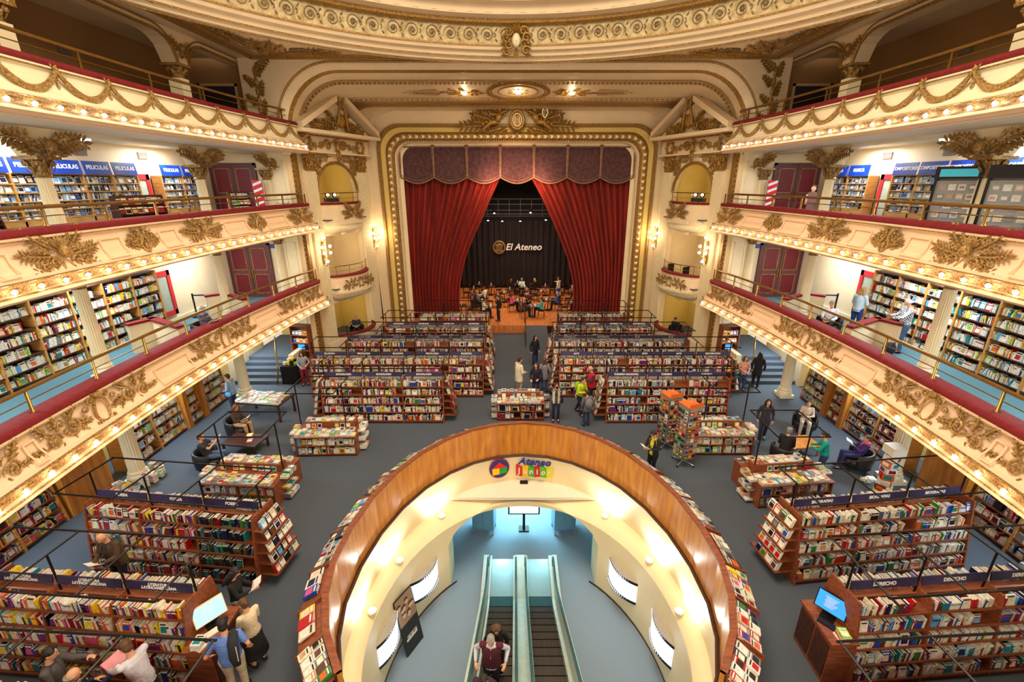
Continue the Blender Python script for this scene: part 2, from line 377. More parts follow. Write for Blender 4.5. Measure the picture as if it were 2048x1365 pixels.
        for yc in (6.2, 9.9, 15.2, 20.6):
            gold_part(cartouche, on_front(yc, S, zl+.5, .08) @ Matrix.Rotation(R(-8),4,'X'), B, 'gilded_cartouche', s=1.0)
            for sg in (-1, 1):
                gold_part(scroll_cluster, on_front(yc+sg*1.1, S, zl+.48, .08) @ Matrix.Rotation(R(-8),4,'X'), B, 'gilded_scrollwork', s=.95, d=-sg*S)
        for y0, y1 in ((11.9,13.3),(17.2,18.7),(7.95,8.2)): raised_panel(B, S, y0, y1, zl, zp)
    return B
def raised_panel(B, S, y0, y1, zl, zp):
    mb = MB(); n = 6
    for i in range(n):
        ya, yb = y0+(y1-y0)*i/n, y0+(y1-y0)*(i+1)/n
        for (s0, z0), (s1, z1) in (((.07,zp-.28),(.06,zp-.33)), ((.27,zl+.26),(.24,zl+.31))):
            A = on_front(ya, S, 0, s0).translation; Bq = on_front(yb, S, 0, s0).translation
            mb.tube([(A.x,A.y,z0),(Bq.x,Bq.y,z0)], .022, 4)
    for y in (y0, y1):
        A = on_front(y, S, 0, .06).translation; Bq = on_front(y, S, 0, .26).translation; C = on_front(y, S, 0, .11).translation
        mb.tube([(A.x,A.y,zp-.28),(C.x,C.y,zp-.5),(Bq.x,Bq.y,zl+.26)], .022, 4)
    mb.build('panel_moulding', PEACH, B)
for k in range(3):
    for S in (-1, 1): balcony(k, S)
# ---------------------------------------------------------------- gallery floors, soffits, walls
def sheet(name, x0f, x1, y0, y1, z, m, S, th=.03):
    mb = MB(); n = 24
    for i in range(n):
        a, b = y0+(y1-y0)*i/n, y0+(y1-y0)*(i+1)/n
        xa, xb = (x0f(a), x0f(b))
        mb.add([(S*xa,a,z),(S*xb,b,z),(S*x1,b,z),(S*x1,a,z),(S*xa,a,z-th),(S*xb,b,z-th),(S*x1,b,z-th),(S*x1,a,z-th)], [(0,1,2,3),(4,5,6,7),(0,1,5,4),(2,3,7,6)])
    return struct(name, mb, m)
for S in (-1, 1):
    for k, t in enumerate(TIERS):
        sheet('floor_gallery', lambda y: F(y)+.38, 14.4, 1, 22.9, t['zf'], [CARPETB, CARPETB, CARPET][k], S)
        sheet('ceiling_gallery', lambda y: F(y)-.12, 14.4, 1, 22.9, t['zs']+.01, SOFF, S)
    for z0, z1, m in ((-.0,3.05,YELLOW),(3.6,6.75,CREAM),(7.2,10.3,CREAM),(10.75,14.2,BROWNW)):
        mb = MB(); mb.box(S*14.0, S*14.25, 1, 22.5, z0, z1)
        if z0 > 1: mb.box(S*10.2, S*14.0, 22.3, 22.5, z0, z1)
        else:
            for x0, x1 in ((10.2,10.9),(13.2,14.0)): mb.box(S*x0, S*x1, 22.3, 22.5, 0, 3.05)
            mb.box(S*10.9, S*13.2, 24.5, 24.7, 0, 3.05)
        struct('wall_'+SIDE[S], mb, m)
        if 3 < z0 < 10:
            mb = MB(); mb.box(S*13.93, S*14.0, 17.2, 22.3, z0, z0+.16); struct('baseboard_'+SIDE[S], mb, WHITEP)
    # panelled pilaster strip with gilded foliage next to the boxes
    for z0, z1 in ((0,3.0),(3.6,6.7),(7.2,10.3)):
        mb = MB(); mb.box(S*10.35, S*11.15, 22.05, 22.3, z0, z1)
        for x0, x1, a, b in ((10.5,11.0,z0+.9,z0+.93),(10.5,11.0,z1-.4,z1-.37),(10.5,10.53,z0+.9,z1-.37),(10.97,11.0,z0+.9,z1-.37)): mb.box(S*x0, S*x1, 22.02, 22.06, a, b)
        struct('trim_pilaster', mb, WHITEP)
        mb = MB(); mb.M = basis((S*10.2,22.35,z0),(1,0,0),(0,0,1),(0,-1,0)); mb.box(-.13,.13,0,z1-z0,-.3,0)
        z = .2
        while z < z1-z0-.2:
            mb.ball((0,z,.03), .08,.1,.05,6,4); leaf(mb,0,z,2.3,.2,.09,.05); leaf(mb,0,z,.8,.2,.09,.05); z += .22
        struct('trim_foliage', mb, GOLD)
    # arches of the middle and top arcades
    for z0, zc, z1 in ((7.2, 9.62, 10.3), (10.75, 12.9, 14.0)):
        mb = MB(); cols = (0.4, 6.3, 12.3, 18.4, 23.4) ; th = .22 if z0 < 9 else .28
        for a, b in zip(cols, cols[1:]):
            n = 24; Lh = (b-a)/2-.26; prev = None
            for i in range(n+1):
                y = a+.26+(b-a-.52)*i/n; u = min(y-a-.26, b-.26-y); rr = .95 if z0 < 9 else 1.0
                zz = zc+(z1-zc-.1)*sqrt(max(0, 1-(1-min(u/rr,1))**2)) if z0 < 9 else zc+(z1-zc-.25)*sqrt(max(0, 1-(1-min(u/rr,1))**2))
                if prev and y < 22.6:
                    y0, zz0 = prev
                    mb.add([(S*(12-th),y0,zz0),(S*(12-th),y,zz),(S*(12-th),y,z1),(S*(12-th),y0,z1),(S*(12+th),y0,zz0),(S*(12+th),y,zz),(S*(12+th),y,z1),(S*(12+th),y0,z1)],[(0,1,2,3),(4,5,6,7),(0,1,5,4)])
                prev = (y, zz)
            for y in (a,): 
                if y < 22.6: mb.box(S*(12-th), S*(12+th), y-.26, y+.26, zc, z1)
        struct('trim_arcade', mb, WHITEP if z0 < 9 else CREAM)
        if z0 > 9:
            mb = MB()
            for a, b in zip(cols, cols[1:]):
                for off, rad in ((.0,.05),(.16,.03)):
                    pts = []
                    for i in range(25):
                        y = a+.26+(b-a-.52)*i/24; u = min(y-a-.26, b-.26-y)
                        zz = zc+off+(z1-zc-.25)*sqrt(max(0, 1-(1-min(u/1.0,1))**2))
                        if y < 22.6: pts.append((S*(12-th-.02), y, zz))
                    mb.tube(pts, rad, 5)
            struct('trim_arcade_gilding', mb, GOLD)
# ---------------------------------------------------------------- columns
def capital(mb, z0, z1, r, sq):
    mb.lathe([(r*.95,z0),(r*1.15,z0+.03),(r*.95,z0+.07),(r,z0+.1),(r*1.15,z1-.14),(r*1.4,z1-.08)], 12)
    mb.box(-sq,sq,-sq,sq,z1-.08,z1)
    for row, (zz, n, ln) in enumerate(((z0+.08,8,.24),(z0+.2,8,.26))):
        for i in range(n):
            a = 2*pi*(i+.5*row)/n; o = (r*cos(a), r*sin(a), zz)
            M0 = mb.M; Mx = basis(o, (-sin(a),cos(a),0), (0,0,1), (cos(a),sin(a),0)) @ Matrix.Rotation(R(22),4,'X')
            mb.M = (M0 @ Mx) if M0 is not None else Mx
            leaf(mb, 0, 0, pi/2, ln*(z1-z0)/.5, .16, .06); mb.M = M0
    for i in range(4):
        a = pi/4+i*pi/2; mb.ball((r*1.35*cos(a), r*1.35*sin(a), z1-.16), .09,.09,.08,6,4)
WHERE = {6.3: 'nearest the camera end', 12.3: 'second along the gallery', 18.4: 'third along the gallery, nearer the stage', 22.0:'engaged beside the balcony doors'}
def column(S, y, k, x=12.0):
    z0, z1, r, cap = [(0,3.04,.22,.5),(3.6,6.74,.18,.5),(7.2,9.62,.18,.5),(10.75,12.95,.22,.45)][k]; rc = max(r*.95,.2)
    nm = ['ground floor','lowest gallery','middle gallery','dim top gallery'][k]
    lab = f'{"square" if k==3 else "fluted ivory"} column with gilded capital, {nm}, {SIDE[S]} arcade, {WHERE[y]}'
    c = thing('fluted_column' if k < 3 else 'square_column', lab, 'column', (S*x, y, z0), 0, 'arcade columns'); h = z1-z0
    mb = MB()
    if k < 3:
        n = 40; zs = [.42,.5,h*.35,h-cap]; rr = [r,r,r*.98,r*.86]; mb.lathe([(a,b) for a, b in zip(rr, zs)], n, flute=.024)
        mb.build('shaft', WHITEP, c)
        mb = MB(); mb.box(-r*1.35,r*1.35,-r*1.35,r*1.35,0,.14); mb.lathe([(r*1.3,.14),(r*1.38,.2),(r*1.3,.26),(r*1.1,.3),(r*1.2,.36),(r*1.05,.42)], 20); mb.build('plinth', WHITEP, c)
    else:
        mb.box(-r,r,-r,r,0,h-cap); mb.build('shaft', WHITEP, c)
        mb = MB(); mb.box(-r*1.2,r*1.2,-r*1.2,r*1.2,0,.3); mb.build('plinth', WHITEP, c)
    mb = MB(); capital(mb, h-cap, h, rc*.9, rc*1.6); mb.build('capital', GOLDL, c)
    if k == 2:                                             # foliage fan over the capital
        mb = MB()
        mb.M = basis((-S*.26,0,h),(0,-S,0),(0,0,1),(-S,0,0))
        for i in range(9): leaf(mb, (i-4)*.04, .05, pi/2+(4-i)*.26, .42, .17, .2, .02)
        for sg in (-1,1):
            spray(mb, .2*sg, .18, .5 if sg>0 else pi-.5, .95, 7, -.45*sg, .12, .2); spray(mb, .15*sg, .02, .75 if sg>0 else pi-.75, .75, 6, -.3*sg, .12, .18)
            scroll(mb, .12*sg, .05, .1, 0, 1.2, sg, .03, .2)
        mb.ball((0,.22,.15), .14,.2,.14,8,6); mb.build('foliage_fan', GOLDL, c)
    if k == 3:
        mb = MB(); mb.M = basis((-S*.3,0,h),(0,-S,0),(0,0,1),(-S,0,0)); mb.ball((0,.5,.06),.1,.16,.08,8,6)
        for sg in (-1,1): spray(mb, .08*sg, .3, 1.0 if sg>0 else pi-1.0, .5, 4, -.3*sg, .08, .14); scroll(mb,.14*sg,.25,.1,0,1.1,sg)
        mb.build('gilded_spandrel', GOLD, c)
    return c
for S in (-1, 1):
    for k in range(4):
        for y in (6.3, 12.3, 18.4):
            if k < 2 or y > 7: column(S, y, k)
        if k in (1, 2): column(S, 22.0, k, 11.3)
# ---------------------------------------------------------------- ground floor with the oval well
HX, HY, HA, HB, HB2 = .27, 8.2, 4.24, 5.75, 4.25
def ov(q, e=0, z=0):                      # the oval: q = 0 points right, pi/2 to the stage
    return Vector((HX+(HA+e)*cos(q), HY+((HB if sin(q) > 0 else HB2)+e)*sin(q), z))
NQ = 64
mb = MB()
def edge(q):
    c, s = cos(q), sin(q); ks = []
    if abs(c) > 1e-6: ks.append(((14.3-HX*(1 if c>0 else -1))/abs(c)))
    if s > 1e-6: ks.append((28.0-HY)/s)
    if s < -1e-6: ks.append((HY-1)/-s)
    k = min(ks); return (HX+k*c, HY+k*s, 0)
qs = sorted([2*pi*i/NQ for i in range(NQ)]+[math.atan2(28-HY, 14.3-HX), math.atan2(28-HY, -14.3-HX), math.atan2(1-HY,14.3-HX)%(2*pi), math.atan2(1-HY,-14.3-HX)%(2*pi)])
for a, b in zip(qs, qs[1:]+[qs[0]+2*pi]):
    mb.add([ov(a), ov(b), edge(b), edge(a)], [(0,1,2,3)])
struct('floor', mb, CARPET)
# ---------------------------------------------------------------- ceiling with the dome ring
DR, DY, DZ = 12.2, 9.7, 13.95
mb = MB(); n = 96
for i in range(n):
    a, b = 2*pi*i/n, 2*pi*(i+1)/n
    def E2(q):
        c, s = cos(q), sin(q); ks = [20]
        if abs(c) > 1e-6: ks.append(14.4/abs(c))
        if s > 1e-6: ks.append((22.0-DY)/s)
        k = max(min(ks), DR); return (k*c, DY+k*s, DZ)
    mb.add([(DR*cos(a),DY+DR*sin(a),DZ),(DR*cos(b),DY+DR*sin(b),DZ),E2(b),E2(a)], [(0,1,2,3)])
struct('ceiling', mb, CREAM)
def ring(name, prof, m, n=128, smooth=False):
    mb = MB(); q0, q1 = R(-5), R(185); vs = []; k = len(prof)
    for i in range(n+1):
        q = q0+(q1-q0)*i/n
        for r, z in prof: vs.append((r*cos(q), DY+r*sin(q), z))
    mb.add(vs, [(i*k+j, i*k+j+1, (i+1)*k+j+1, (i+1)*k+j) for i in range(n) for j in range(k-1)]); return struct(name, mb, m, smooth)
ring('ceiling_cornice', [(12.3,13.95),(12.25,13.8),(12.1,13.74),(11.95,13.76),(11.9,13.9),(11.75,13.9),(11.7,14.02),(11.5,14.06),(11.42,14.2)], CREAM)
ring('ceiling_frieze', [(11.4,14.2),(11.38,14.86)], mat('aged_ivory_frieze', L(214,196,150), .6, c2=L(170,144,92), scale=5, var=.2))
ring('ceiling_egg_band', [(11.4,14.86),(11.25,14.84),(11.15,14.9),(11.12,15.02)], GOLD)
ring('ceiling_upper_cornice', [(11.12,15.02),(10.75,15.06),(10.7,15.34),(10.3,15.36),(10.25,15.5)], CREAM)
ring('ceiling_upper_frieze', [(10.25,15.5),(10.0,15.55),(9.95,15.9)], GOLD)
ring('ceiling_dome_shell', [(9.95,15.9),(9.6,16.3),(9.0,17.2),(8.6,17.6)], CREAM, smooth=True)
mb = MB()
for i in range(52):
    q = R(-2)+R(184)*i/51; mb.M = TR(10.9*cos(q), DY+10.9*sin(q), 15.1, q); mb.box(-.16,.18,-.13,.13,0,.22); mb.ball((.16,0,.07),.12,.12,.1,6,4)
struct('trim_modillions', mb, GOLD)
mb = MB()
for i in range(50):                       # rinceau of the frieze
    q = R(0)+R(180)*i/49; mb.M = basis((11.36*cos(q), DY+11.36*sin(q), 14.53), (sin(q),-cos(q),0), (0,0,1), (-cos(q),-sin(q),0))
    scroll(mb, 0, 0, .26, 0 if i%2 else pi, 1.7, 1 if i%2 else -1, .016, .012)
    for a in range(6): leaf(mb,0,0,a*1.05,.11,.08,.03)
    for sg in (-1,1): leaf(mb,.3,.12*sg,sg*.9,.16,.08,.03); leaf(mb,.33,.0,pi+sg*.9,.12,.06,.02)
struct('trim_frieze_scrolls', mb, mat('grey_gilded_scrolls', L(150,128,88), .5, .2, c2=L(96,78,48)))
mb = MB()
for r, z, rad in ((12.1,13.72,.035),(11.8,13.88,.03),(11.42,14.2,.04)):
    mb.tube([(r*cos(R(q)), DY+r*sin(R(q)), z) for q in range(0,181,3)], rad, 4)
struct('trim_gilded_beads', mb, GOLD)
# gilded head at the middle of the ring
t = thing('gilded_mask', 'gilded woman-head mask with scrolled wings on the ceiling ring over the stage', 'ornament', (.05, 21.0, 14.35))
t.rotation_euler = (R(8),0,0)
mb = MB(); mb.M = basis((0,0,0),(1,0,0),(0,0,1),(0,-1,0)); mb.ball((0,-.02,.16),.17,.25,.16,12,8); mb.ball((0,-.04,.32),.03,.06,.04,6,4); mb.ball((-.06,.03,.29),.03,.014,.02,6,4); mb.ball((.06,.03,.29),.03,.014,.02,6,4); mb.ball((0,-.15,.27),.05,.014,.03,6,4)
mb.build('face', WHITEP, t, True)
mb = MB(); mb.M = basis((0,0,0),(1,0,0),(0,0,1),(0,-1,0))
for i in range(9): leaf(mb, 0, .2, pi/2+(i-4)*.36, .42, .2, .16, .02)
for s in (-1,1):
    for i in range(4): scroll(mb, s*(.3+.1*(i%2)), .3-.22*i, .17, 0, 1.3, s, .045, .08)
    for i in range(4): leaf(mb, s*.2, .2-.2*i, -.3 if s>0 else pi+.3, .45, .2, .1)
leaf(mb, 0, -.25, -pi/2, .4, .3, .12)
mb.build('scrolled_headdress', GOLD, t)
# border mouldings of the ceiling corners and their gilded foliage
for S in (-1, 1):
    mb = MB()
    for off, rad in ((0,.07),(.28,.03),(.5,.02)):
        mb.tube([(S*(10.9-off),10,13.88),(S*(10.9-off),21.6-off,13.88),(S*(8.6-off*.3),21.6-off,13.88),(0,21.75-off*.2,13.88)], rad, 5)
    struct('trim_ceiling_border', mb, GOLD)
    t = MB(); t.M = basis((S*9.3,20.3,13.93),(-S,0,0),(0,-1,0),(0,0,-1))
    for x, y, a, l in ((-.9,-.6,.5,1.3),(-.9,-.5,1.1,1.4),(-.6,-.7,.1,1.5),(.2,-.6,.1,1.4),(-.9,.4,1.4,1.4),(-.5,-.1,.8,1.0),(.9,-.75,.05,1.2),(-1.0,1.2,1.5,1.4)): spray(t, x, y, a, l, 6, .15, .08, .2)
    scroll(t, -.4, -.2, .35, 0, 1.5, 1, .05); tag(t.build('ceiling_foliage', GOLD), f'gilded foliage spandrel in the ceiling corner, {SIDE[S]} of the stage arch', 'ornament', 'ceiling corner foliage')
# ---------------------------------------------------------------- cove and proscenium
def arch(hw, zt, r, y, zb, n=10, cx=.12):
    p = [(cx-hw, y, zb)]
    for i in range(n+1): a = pi-(pi/2)*i/n; p.append((cx-hw+r+r*cos(a), y, zt-r+r*sin(a)))
    for i in range(n+1): a = pi/2-(pi/2)*i/n; p.append((cx+hw-r+r*cos(a), y, zt-r+r*sin(a)))
    p.append((cx+hw, y, zb)); return p
def arch_skin(rows, m, name, smooth=False):
    mb = MB(); k = len(rows[0]); vs = [p for r in rows for p in r]
    mb.add(vs, [(i*k+j, i*k+j+1, (i+1)*k+j+1, (i+1)*k+j) for i in range(len(rows)-1) for j in range(k-1)]); return struct(name, mb, m, smooth)
arch_skin([arch(10.5,13.95,2.6,21.9,10.2), arch(10.42,13.7,2.6,22.0,10.2), arch(10.2,13.55,2.5,22.15,10.2)], CREAM, 'trim_cove_rim')
arch_skin([arch(10.2,13.55,2.5,22.15,10.2), arch(10.1,13.48,2.5,22.3,10.2), arch(10.3,13.5,2.5,22.5,10.2)], GOLD, 'trim_cove_gilding')
arch_skin([arch(10.3,13.5,2.5,22.5,10.2), arch(10.2,13.36,2.35,22.9,11.3), arch(10.2,13.36,2.3,23.1,11.3), arch(9.95,13.14,1.75,24.5,11.3), arch(9.55,12.98,1.45,26.2,11.3)], CREAM, 'ceiling_cove', True)
arch_skin([arch(9.55,12.98,1.45,26.2,11.3), arch(9.45,12.9,1.45,26.3,11.3), arch(9.35,12.86,1.45,26.7,11.3), arch(9.2,12.8,1.45,27.0,11.3)], GOLDL, 'trim_cove_inner')
arch_skin([arch(9.2,12.8,1.45,27.0,10.2), arch(8.7,12.78,1.8,27.9,9.0), arch(8.5,12.78,1.8,28.05,-.2), arch(7.95,12.1,1.3,28.05,-.2)], CREAM, 'wall_proscenium')
mb = MB()
for hw, zt, r, y, rad in ((10.15,13.33,2.3,23.15,.035),(10.46,13.8,2.6,21.88,.05),(9.35,13.2,2.15,24.0,.0),(9.65,13.04,1.5,25.6,.03),(9.25,12.84,1.45,26.85,.04)):
    if rad: mb.tube(arch(hw,zt,r,y,11.4,16), rad, 5)
struct('trim_cove_beads', mb, GOLD)
def dashes(hw, zt, r, y, zb, step, sz, m, name):
    p = [Vector(q) for q in arch(hw, zt, r, y, zb, 16)]; mb = MB(); d = 0
    for a, b in zip(p, p[1:]):
        l = (b-a).length; t = (b-a)/l; nrm = Vector((-t.z,0,t.x))
        while d < l:
            mb.M = basis(a+t*d, t, nrm, (0,-1,0)); mb.box(-sz[0],sz[0],-sz[1],sz[1],-sz[2],sz[2]); d += step
        d -= l
    struct(name, mb, m)
dashes(10.08,13.26,2.1,23.4,11.4,.2,(.06,.035,.05),GOLD,'trim_cove_dentils')
dashes(9.58,13.02,1.5,25.9,11.4,.26,(.07,.05,.06),GOLD,'trim_cove_inner_dentils')
# the gilded frame round the stage opening
arch_skin([arch(7.95,12.1,1.3,28.05,-.2), arch(7.95,12.1,1.3,27.85,-.2), arch(7.8,11.95,1.25,27.8,-.2), arch(7.75,11.92,1.25,27.95,-.2)], GOLDL, 'trim_stage_frame_edge')
arch_skin([arch(7.75,11.92,1.25,27.95,-.2), arch(7.3,11.5,1.1,27.95,-.2)], YELLOW, 'trim_stage_frame_band')
arch_skin([arch(7.48,11.68,1.15,27.93,-.2), arch(7.42,11.62,1.1,27.8,-.2), arch(7.3,11.5,1.05,27.72,-.2), arch(7.12,11.34,1.0,27.72,-.2), arch(7.02,11.26,.95,27.8,-.2), arch(6.98,11.2,.9,27.95,-.2)], GOLD, 'trim_stage_frame_torus', True)
arch_skin([arch(6.98,11.2,.9,27.95,-.2), arch(6.92,11.14,.9,28.1,-.2), arch(6.92,11.14,.9,28.6,-.2), arch(6.7,11.0,.8,28.6,-.2)], WHITEP, 'trim_stage_reveal')
p = [Vector(q) for q in arch(7.22,11.42,1.02,27.7,0,16)]; mb = MB(); d = 0
for a, b in zip(p, p[1:]):
    l = (b-a).length; t = (b-a)/l; nrm = Vector((-t.z,0,t.x))
    while d < l:
        mb.M = basis(a+t*d, t, nrm, (0,-1,0)); mb.ball((0,0,.0),.09,.1,.09,6,4); leaf(mb,-.12,.1,-.6,.22,.12,.08); leaf(mb,-.12,-.1,.6,.22,.12,.08); d += .36
    d -= l
struct('trim_stage_frame_leaves', mb, WHITEP)
dashes(7.0,11.22,.9,27.78,0,.14,(.045,.03,.04),GOLD,'trim_stage_frame_beads')
# ceiling ornaments of the cove: sunburst medallion and two gilded torches with lamps
def cove_M(x, y):
    z = 13.36+(12.98-13.36)*(y-23)/(26.2-23)-.01; sl = math.atan((12.98-13.36)/3.2); return basis((x,y,z),(1,0,0),(0,cos(sl),sin(sl)),(0,sin(sl),-cos(sl)))
t = thing('ceiling_medallion', 'oval sunburst ceiling medallion with a lamp at its centre over the stage arch', 'ceiling ornament', (0,0,0))
mb = MB(); mb.M = cove_M(.15, 24.6)
for rx, ry, rad in ((1.5,1.35,.06),(1.3,1.15,.03),(.95,.82,.03)): mb.tube([(rx*cos(q),ry*sin(q),.03) for q in [2*pi*i/40 for i in range(40)]], rad, 5, closed=True)
for i in range(40): q = 2*pi*i/40; mb.ball((1.4*cos(q),1.25*sin(q),.02),.05,.05,.05,5,4)
for i in range(24): q = 2*pi*i/24; leaf(mb, .45*cos(q), .4*sin(q), q, .45, .06, .03)
for i in range(12): q = 2*pi*i/12; leaf(mb, .12*cos(q), .1*sin(q), q, .5 if cos(q)**2 > .4 else .35, .2, .08)
mb.build('sunburst', GOLD, t)
mb = MB(); mb.M = cove_M(.15, 24.6); mb.ball((0,0,.05),.14,.14,.08,10,6); mb.build('lamp', BULB, t, True)
light('POINT', (.15,24.6,12.95), 26, WARM, .1, parent=t)
for s in (-1, 1):
    t = thing('torch_ornament', f'gilded torch-shaped ceiling relief with a round lamp, {SIDE[s]} of the sunburst medallion', 'ceiling ornament', (0,0,0), 0, 'ceiling torch reliefs')
    mb = MB(); mb.M = cove_M(.15+s*2.6, 24.7)
    for a, l in ((0,.9),(.5,.7),(-.5,.7),(2.6,.6),(-2.6,.6),(pi,.75),(1.2,.5),(-1.2,.5)): spray(mb, 0, 0, a if s>0 else pi-a, l, 5, .2, .08, .2)
    spray(mb, s*.9, 0, 0 if s>0 else pi, 1.6, 10, 0, .07, .15); scroll(mb, -s*.5, .15, .3, 0, 1.4, s); scroll(mb, -s*.5, -.2, .25, 0, 1.4, -s)
    mb.build('relief', GOLD, t)
    mb = MB(); mb.M = cove_M(.15+s*2.6, 24.7); mb.ball((0,0,.06),.15,.15,.08,10,6); mb.build('lamp', BULB, t, True)
    light('POINT', (.15+s*2.6,24.7,12.9), 22, WARM, .1, parent=t)
# sculpture group over the stage
t = thing('gilded_crest', 'gilded crest of two reclining figures around an oval shield, lyre above the stage', 'sculpture', (.12, 27.75, 12.2))
def crest(mb):
    for sg in (-1, 1):
        def A(a): return a if sg > 0 else pi-a
        for x, y, a, l in ((.5,.3,1.0,.7),(.7,.2,.6,.9),(1.0,.1,.3,1.0),(1.2,-.1,.0,1.2),(1.6,-.2,-.1,1.4),(.9,.4,.9,.6),(1.5,.1,.2,.9),(.5,-.3,-.6,.6),(.9,-.35,-.3,.7)): spray(mb, x*sg, y, A(a), l, 5, .1*sg, .14, .22)
        for i in range(7): mb.ball((sg*(.7+.2*i), .35-.08*i, .12), .12,.11,.1,6,4)
    leaf(mb, 0, -.3, -pi/2, .5, .3, .14); scroll(mb,.2,-.4,.16,0,1.2,1); scroll(mb,-.2,-.4,.16,pi,1.2,-1)
mb = MB(); mb.M = basis((0,0,0),(1,0,0),(0,0,1),(0,-1,0)); crest(mb); mb.build('foliage_wreath', GOLD, t)
for sg in (-1, 1):
    mb = MB(); mb.M = basis((0,0,0),(1,0,0),(0,0,1),(0,-1,0))
    mb.ball((sg*.95,.55,.3),.12,.15,.13,8,6); mb.tube([(sg*.95,.42,.28),(sg*1.0,.2,.3),(sg*1.1,-.05,.28)],[.07,.19,.17],8)
    mb.tube([(sg*1.0,.3,.35),(sg*.75,.42,.38),(sg*.5,.5,.35)],[.07,.055,.04],6); mb.tube([(sg*1.05,.3,.3),(sg*1.4,.3,.35),(sg*1.55,.5,.35)],[.07,.055,.04],6)
    mb.tube([(sg*1.1,-.05,.3),(sg*1.45,-.1,.36),(sg*1.75,-.35,.32),(sg*2.1,-.55,.28)],[.14,.12,.08,.05],8)
    mb.build('reclining_figure', GOLD, t, True)
mb = MB(); mb.M = basis((0,0,0),(1,0,0),(0,0,1),(0,-1,0)); mb.tube([(.36*cos(q),.05+.46*sin(q),.25) for q in [2*pi*i/24 for i in range(24)]],.09,6,closed=True); mb.ball((0,.05,.12),.4,.48,.16,16,8); mb.build('shield', GOLD, t, True)
mb = MB(); mb.M = basis((0,0,0),(1,0,0),(0,0,1),(0,-1,0)); mb.tube([(.24*cos(q),.05+.32*sin(q),.28) for q in [2*pi*i/24 for i in range(24)]],.03,6,closed=True)
mb.tube([(-.12,-.14,.3),(-.12,.22,.3),(0,.02,.3),(.12,.22,.3),(.12,-.14,.3)],.025,5); mb.build('monogram', WHITEP, t)
mb = MB(); mb.M = basis((0,0,0),(1,0,0),(0,0,1),(0,-1,0)); mb.tube([(1.42,.62,.4),(1.36,.4,.4),(1.42,.2,.4),(1.5,.12,.4),(1.58,.2,.4),(1.66,.4,.4),(1.6,.62,.4)],.04,6); mb.tube([(1.4,.5,.4),(1.62,.5,.4)],.02,5); mb.tube([(1.5,.15,.4),(1.5,.5,.4)],.012,4); mb.build('lyre', WHITEP, t, True)
# spandrels between the great arch and the ceiling, with laurel sprays
for S in (-1, 1):
    p = [q for q in arch(10.5,13.95,2.6,21.93,10.2) if (q[0]-.12)*S > 6]
    if S < 0: p = p[::1]
    mb = MB(); k = len(p); ed = [(S*11.62, 21.93, max(q[2],10.2)) for q in p]
    for i in range(k-1):
        mb.add([p[i], p[i+1], (S*11.62,21.93,p[i+1][2]), (S*11.62,21.93,p[i][2])], [(0,1,2,3)])
    mb.box(S*11.6, S*11.66, 21.9, 22.35, 10.7, 14.0); struct('wall_'+SIDE[S], mb, CREAM)
    mb = MB(); mb.M = basis((S*11.0,21.9,10.9),(1,0,0),(0,0,1),(0,-1,0))
    for i in range(7): spray(mb, 0, .1+.36*i, pi/2+.6*(1 if i%2 else -1), .55, 4, .3, .1, .22); leaf(mb, 0, .1+.36*i, pi/2, .5, .24, .12)
    spray(mb, -S*.0, 2.5, pi/2+S*.9, .7, 5, 0, .1, .2)
    tag(mb.build('foliage_spray', GOLD), f'tall gilded laurel spray on the wall {SIDE[S]} of the great arch', 'ornament', 'laurel sprays beside the arch')
